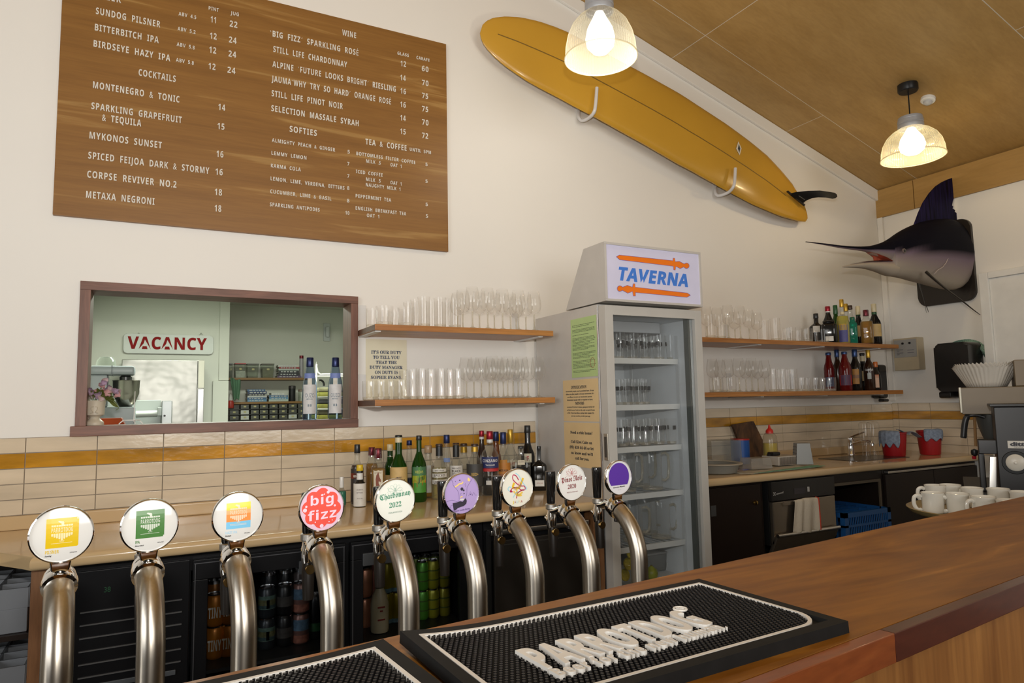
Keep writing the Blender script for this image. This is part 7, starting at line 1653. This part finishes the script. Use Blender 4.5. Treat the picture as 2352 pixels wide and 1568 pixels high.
mb = MB(); text(mb, 'ditting', W3(a.x+.008, a.z+.011), W3(a.x+.104, a.z+.011), .0165, (0, 0, 1), -c_d, .0006, bold=.05); text(mb, 'SWISS MADE', W3(a.x+.022, a.z+.004), W3(a.x+.09, a.z+.004), .0036, (0, 0, 1), -c_d, .0006)
mb.build('lettering', INK, lb_, smooth=0)
BB = mat('brewer_taupe', (.19, .14, .08), .42)
BMx, bp = station(2210, 952, 3.3)
a, b = bp(2210, 890), bp(2338, 951)
t = thing('coffee_brewer', 'taupe coffee brewer with overhanging head and a black basket handle', 'coffee machine', tuple(BMx @ V((b.x, .1, BEZ))))
MB().box(0, b.x+.14, 0, .24, b.z, a.z, .005, m=BMx).build('head', BB, t)
MB().box(-.006, .004, -.004, .245, b.z+.008, a.z+.002, .002, m=BMx).build('head_edge', mat('brewer_edge', (.36, .33, .26), .35, .3), t)
p = bp(2328, 826); MB().box(p.x, p.x+.22, .01, .24, a.z+.001, p.z, .005, m=BMx).build('tank', BB, t)
MB().box(b.x-.015, b.x+.14, .06, .24, BEZ+.001, b.z-.0005, .004, m=BMx).build('column', BB, t)
p = bp(2268, 955); MB().lathe([(.03, -.125), (.05, -.06), (.060, 0), (0, 0)], 24, m=BMx @ M.Translation((p.x+.012, .10, b.z-.001))).build('brew_basket', mat('basket_grey', (.13, .13, .12), .3, .5), t)
P = [bp(*q) for q in ((2262, 958), (2240, 953), (2222, 957), (2216, 975), (2214, 995), (2213, 1006))]
MB().tube(smooth_pts([(q.x, .02, q.z) for q in P], 4), [.007]*4+[.009]*4+[.0135]*12+[.012], 12, m=BMx).build('basket_handle', mat('handle_dark', (.025, .025, .026), .35), t)
p, q = bp(2239, 956), bp(2242, 1026)
MB().tube([(p.x, .05, p.z), (q.x, .05, q.z)], .0065, 8, m=BMx).build('sight_tube', mat('sight_orange', (.30, .16, .06), .4), t)
p = bp(2239, 1040); MB().lathe([(0, -.02), (.014, -.012), (.016, 0), (.014, .012), (0, .018)], 16, m=BMx @ M.Translation((p.x, .04, p.z))).build('tap_knob', BLACK, t)
MB().tube([(p.x-.003, .04, p.z-.032), (p.x-.003, .04, p.z-.018)], [.008, .010], 10, m=BMx).build('red_nozzle', mat('nozzle_red', (.40, .01, .02), .3), t)
# fluted paper filters
l, r = bp(2185, 845, .12), bp(2345, 845, .12); fc = BMx @ V(((l.x+r.x)/2, .14, 0)); r1_ = (r.x-l.x)/2*.97; zb2 = a.z+.0016
zr = bp(2264, 838, .13).z-.012
t = thing('paper_filter', 'outermost fluted white paper coffee filter holding the nested stack on the brewer', 'coffee filter', (fc.x, fc.y, zb2), 'nested coffee filters on the brewer')
PF = mat('filter_paper', (.66, .61, .53), .8)
def flute(r0, r1, z0, z1, ph):
    n = 264; rows = []
    for f in (0, .25, .5, .75, 1):
        rows.append([(fc.x+(r0+(r1-r0)*f)*(1+(.010+.022*f)*math.sin(44*2*PI*k/n+ph))*math.cos(2*PI*k/n), fc.y+(r0+(r1-r0)*f)*(1+(.010+.022*f)*math.sin(44*2*PI*k/n+ph))*math.sin(2*PI*k/n), z0+(z1-z0)*f+.004*f*math.sin(44*2*PI*k/n+ph)) for k in range(n)])
    mb = MB(); rs = mb.grid(rows, close=True); mb._f(rs[0][::-1]); return mb
flute(r1_*.60, r1_, zb2, zr, 0).build('fluted_cup', PF, t, smooth=80)
for k in range(1, 4):
    tag(flute(r1_*.575, r1_*(1-.03*k), zb2+.003*k, zr+.006*k, k*1.5).build('paper_filter', PF, smooth=80), f'fluted white paper coffee filter nested {ORD[k-1]} inside the outermost one', 'coffee filter', 'nested coffee filters on the brewer')
# mugs on a tray
RZ = 1.020; MH = .072; TRZ = RZ-MH
MP = [(2141, 1129, 2.2, 'at the tray edge, front row, handle toward the taps'), (2198, 1131, 2.4, 'second in the front row, overlapping the first'), (2258, 1138, 2.7, 'third in the front row, handle toward the second mug'), (2318, 1146, .5, 'fourth in the front row, before the grinder foot'),
    (2147, 1112, 2.2, 'tilted behind the first mug'), (2182, 1111, 1.5, 'behind the gap of the first two'), (2232, 1118, 1.2, 'behind the second and third'), (2292, 1120, 1.0, 'behind, under the grinder dial'), (2346, 1127, .4, 'at the back beside the picture edge')]
MPts = [on(px, v+1, 2, RZ) for px, v, a_, l_ in MP]
cpt = (MPts[1]+MPts[8]+MPts[6]+MPts[3])/4; cpt.z = TRZ
rT = .10
while min((F_PX*(cpt+V((rT*math.cos(k*.1), rT*math.sin(k*.1), .014))-CAM).dot(C_R)/(cpt+V((rT*math.cos(k*.1), rT*math.sin(k*.1), .014))-CAM).dot(_f)+CX) for k in range(63)) > 2083 and rT < .5: rT += .005
t = thing('mug_stand', 'white pedestal stand under the tan mug tray', 'stand', (cpt.x, cpt.y, 0))
MB().lathe([(0, 0), (.12, .001), (.12, .02), (.03, .05), (.03, TRZ-.06), (.12, TRZ-.0125), (0, TRZ-.0125)], 30, (cpt.x, cpt.y, 0)).build('pedestal', mat('stand_white', (.60, .58, .52), .4), t)
t = thing('serving_tray', 'round tan tray of white mugs behind the bar', 'tray', (cpt.x, cpt.y, TRZ))
MB().lathe([(0, -.012), (rT*.86, -.012), (rT*.95, -.002), (rT, .014), (rT*.985, .016), (rT*.93, .001), (rT*.85, -.001), (0, -.001)], 56, (cpt.x, cpt.y, TRZ)).build('dish', mat('tray_tan', (.30, .22, .09), .4), t, smooth=50)
MUGM = mat('mug_white', (.74, .71, .63), .12, coat=.5)
MUG = thing('coffee_mug', 'x', 'mug'); mr = .036
MB().lathe([(0, .001), (mr*.92, 0), (mr*.98, .004), (mr*.98, .012), (mr*1.0, MH*.5), (mr*.98, MH*.84), (mr*1.06, MH*.94), (mr*1.06, MH*.99), (mr*1.0, MH), (mr*.93, MH*.96), (mr*.90, .01), (0, .008)], 36).build('cup', MUGM, MUG, smooth=50)
MB().tube(smooth_pts([(mr*.97, 0, MH*.74), (mr*1.25, 0, MH*.82), (mr*1.62, 0, MH*.72), (mr*1.68, 0, MH*.40), (mr*1.45, 0, MH*.14), (mr*1.1, 0, MH*.10), (mr*.97, 0, MH*.16)], 4), .0056, 10, flat=(1, 1.25)).build('handle', MUGM, MUG)
for (px, v, ang, lab), p in zip(MP, MPts):
    put(MUG, (p.x, p.y, TRZ), f'white coffee mug {lab}', 'white mugs on the tray', ang)
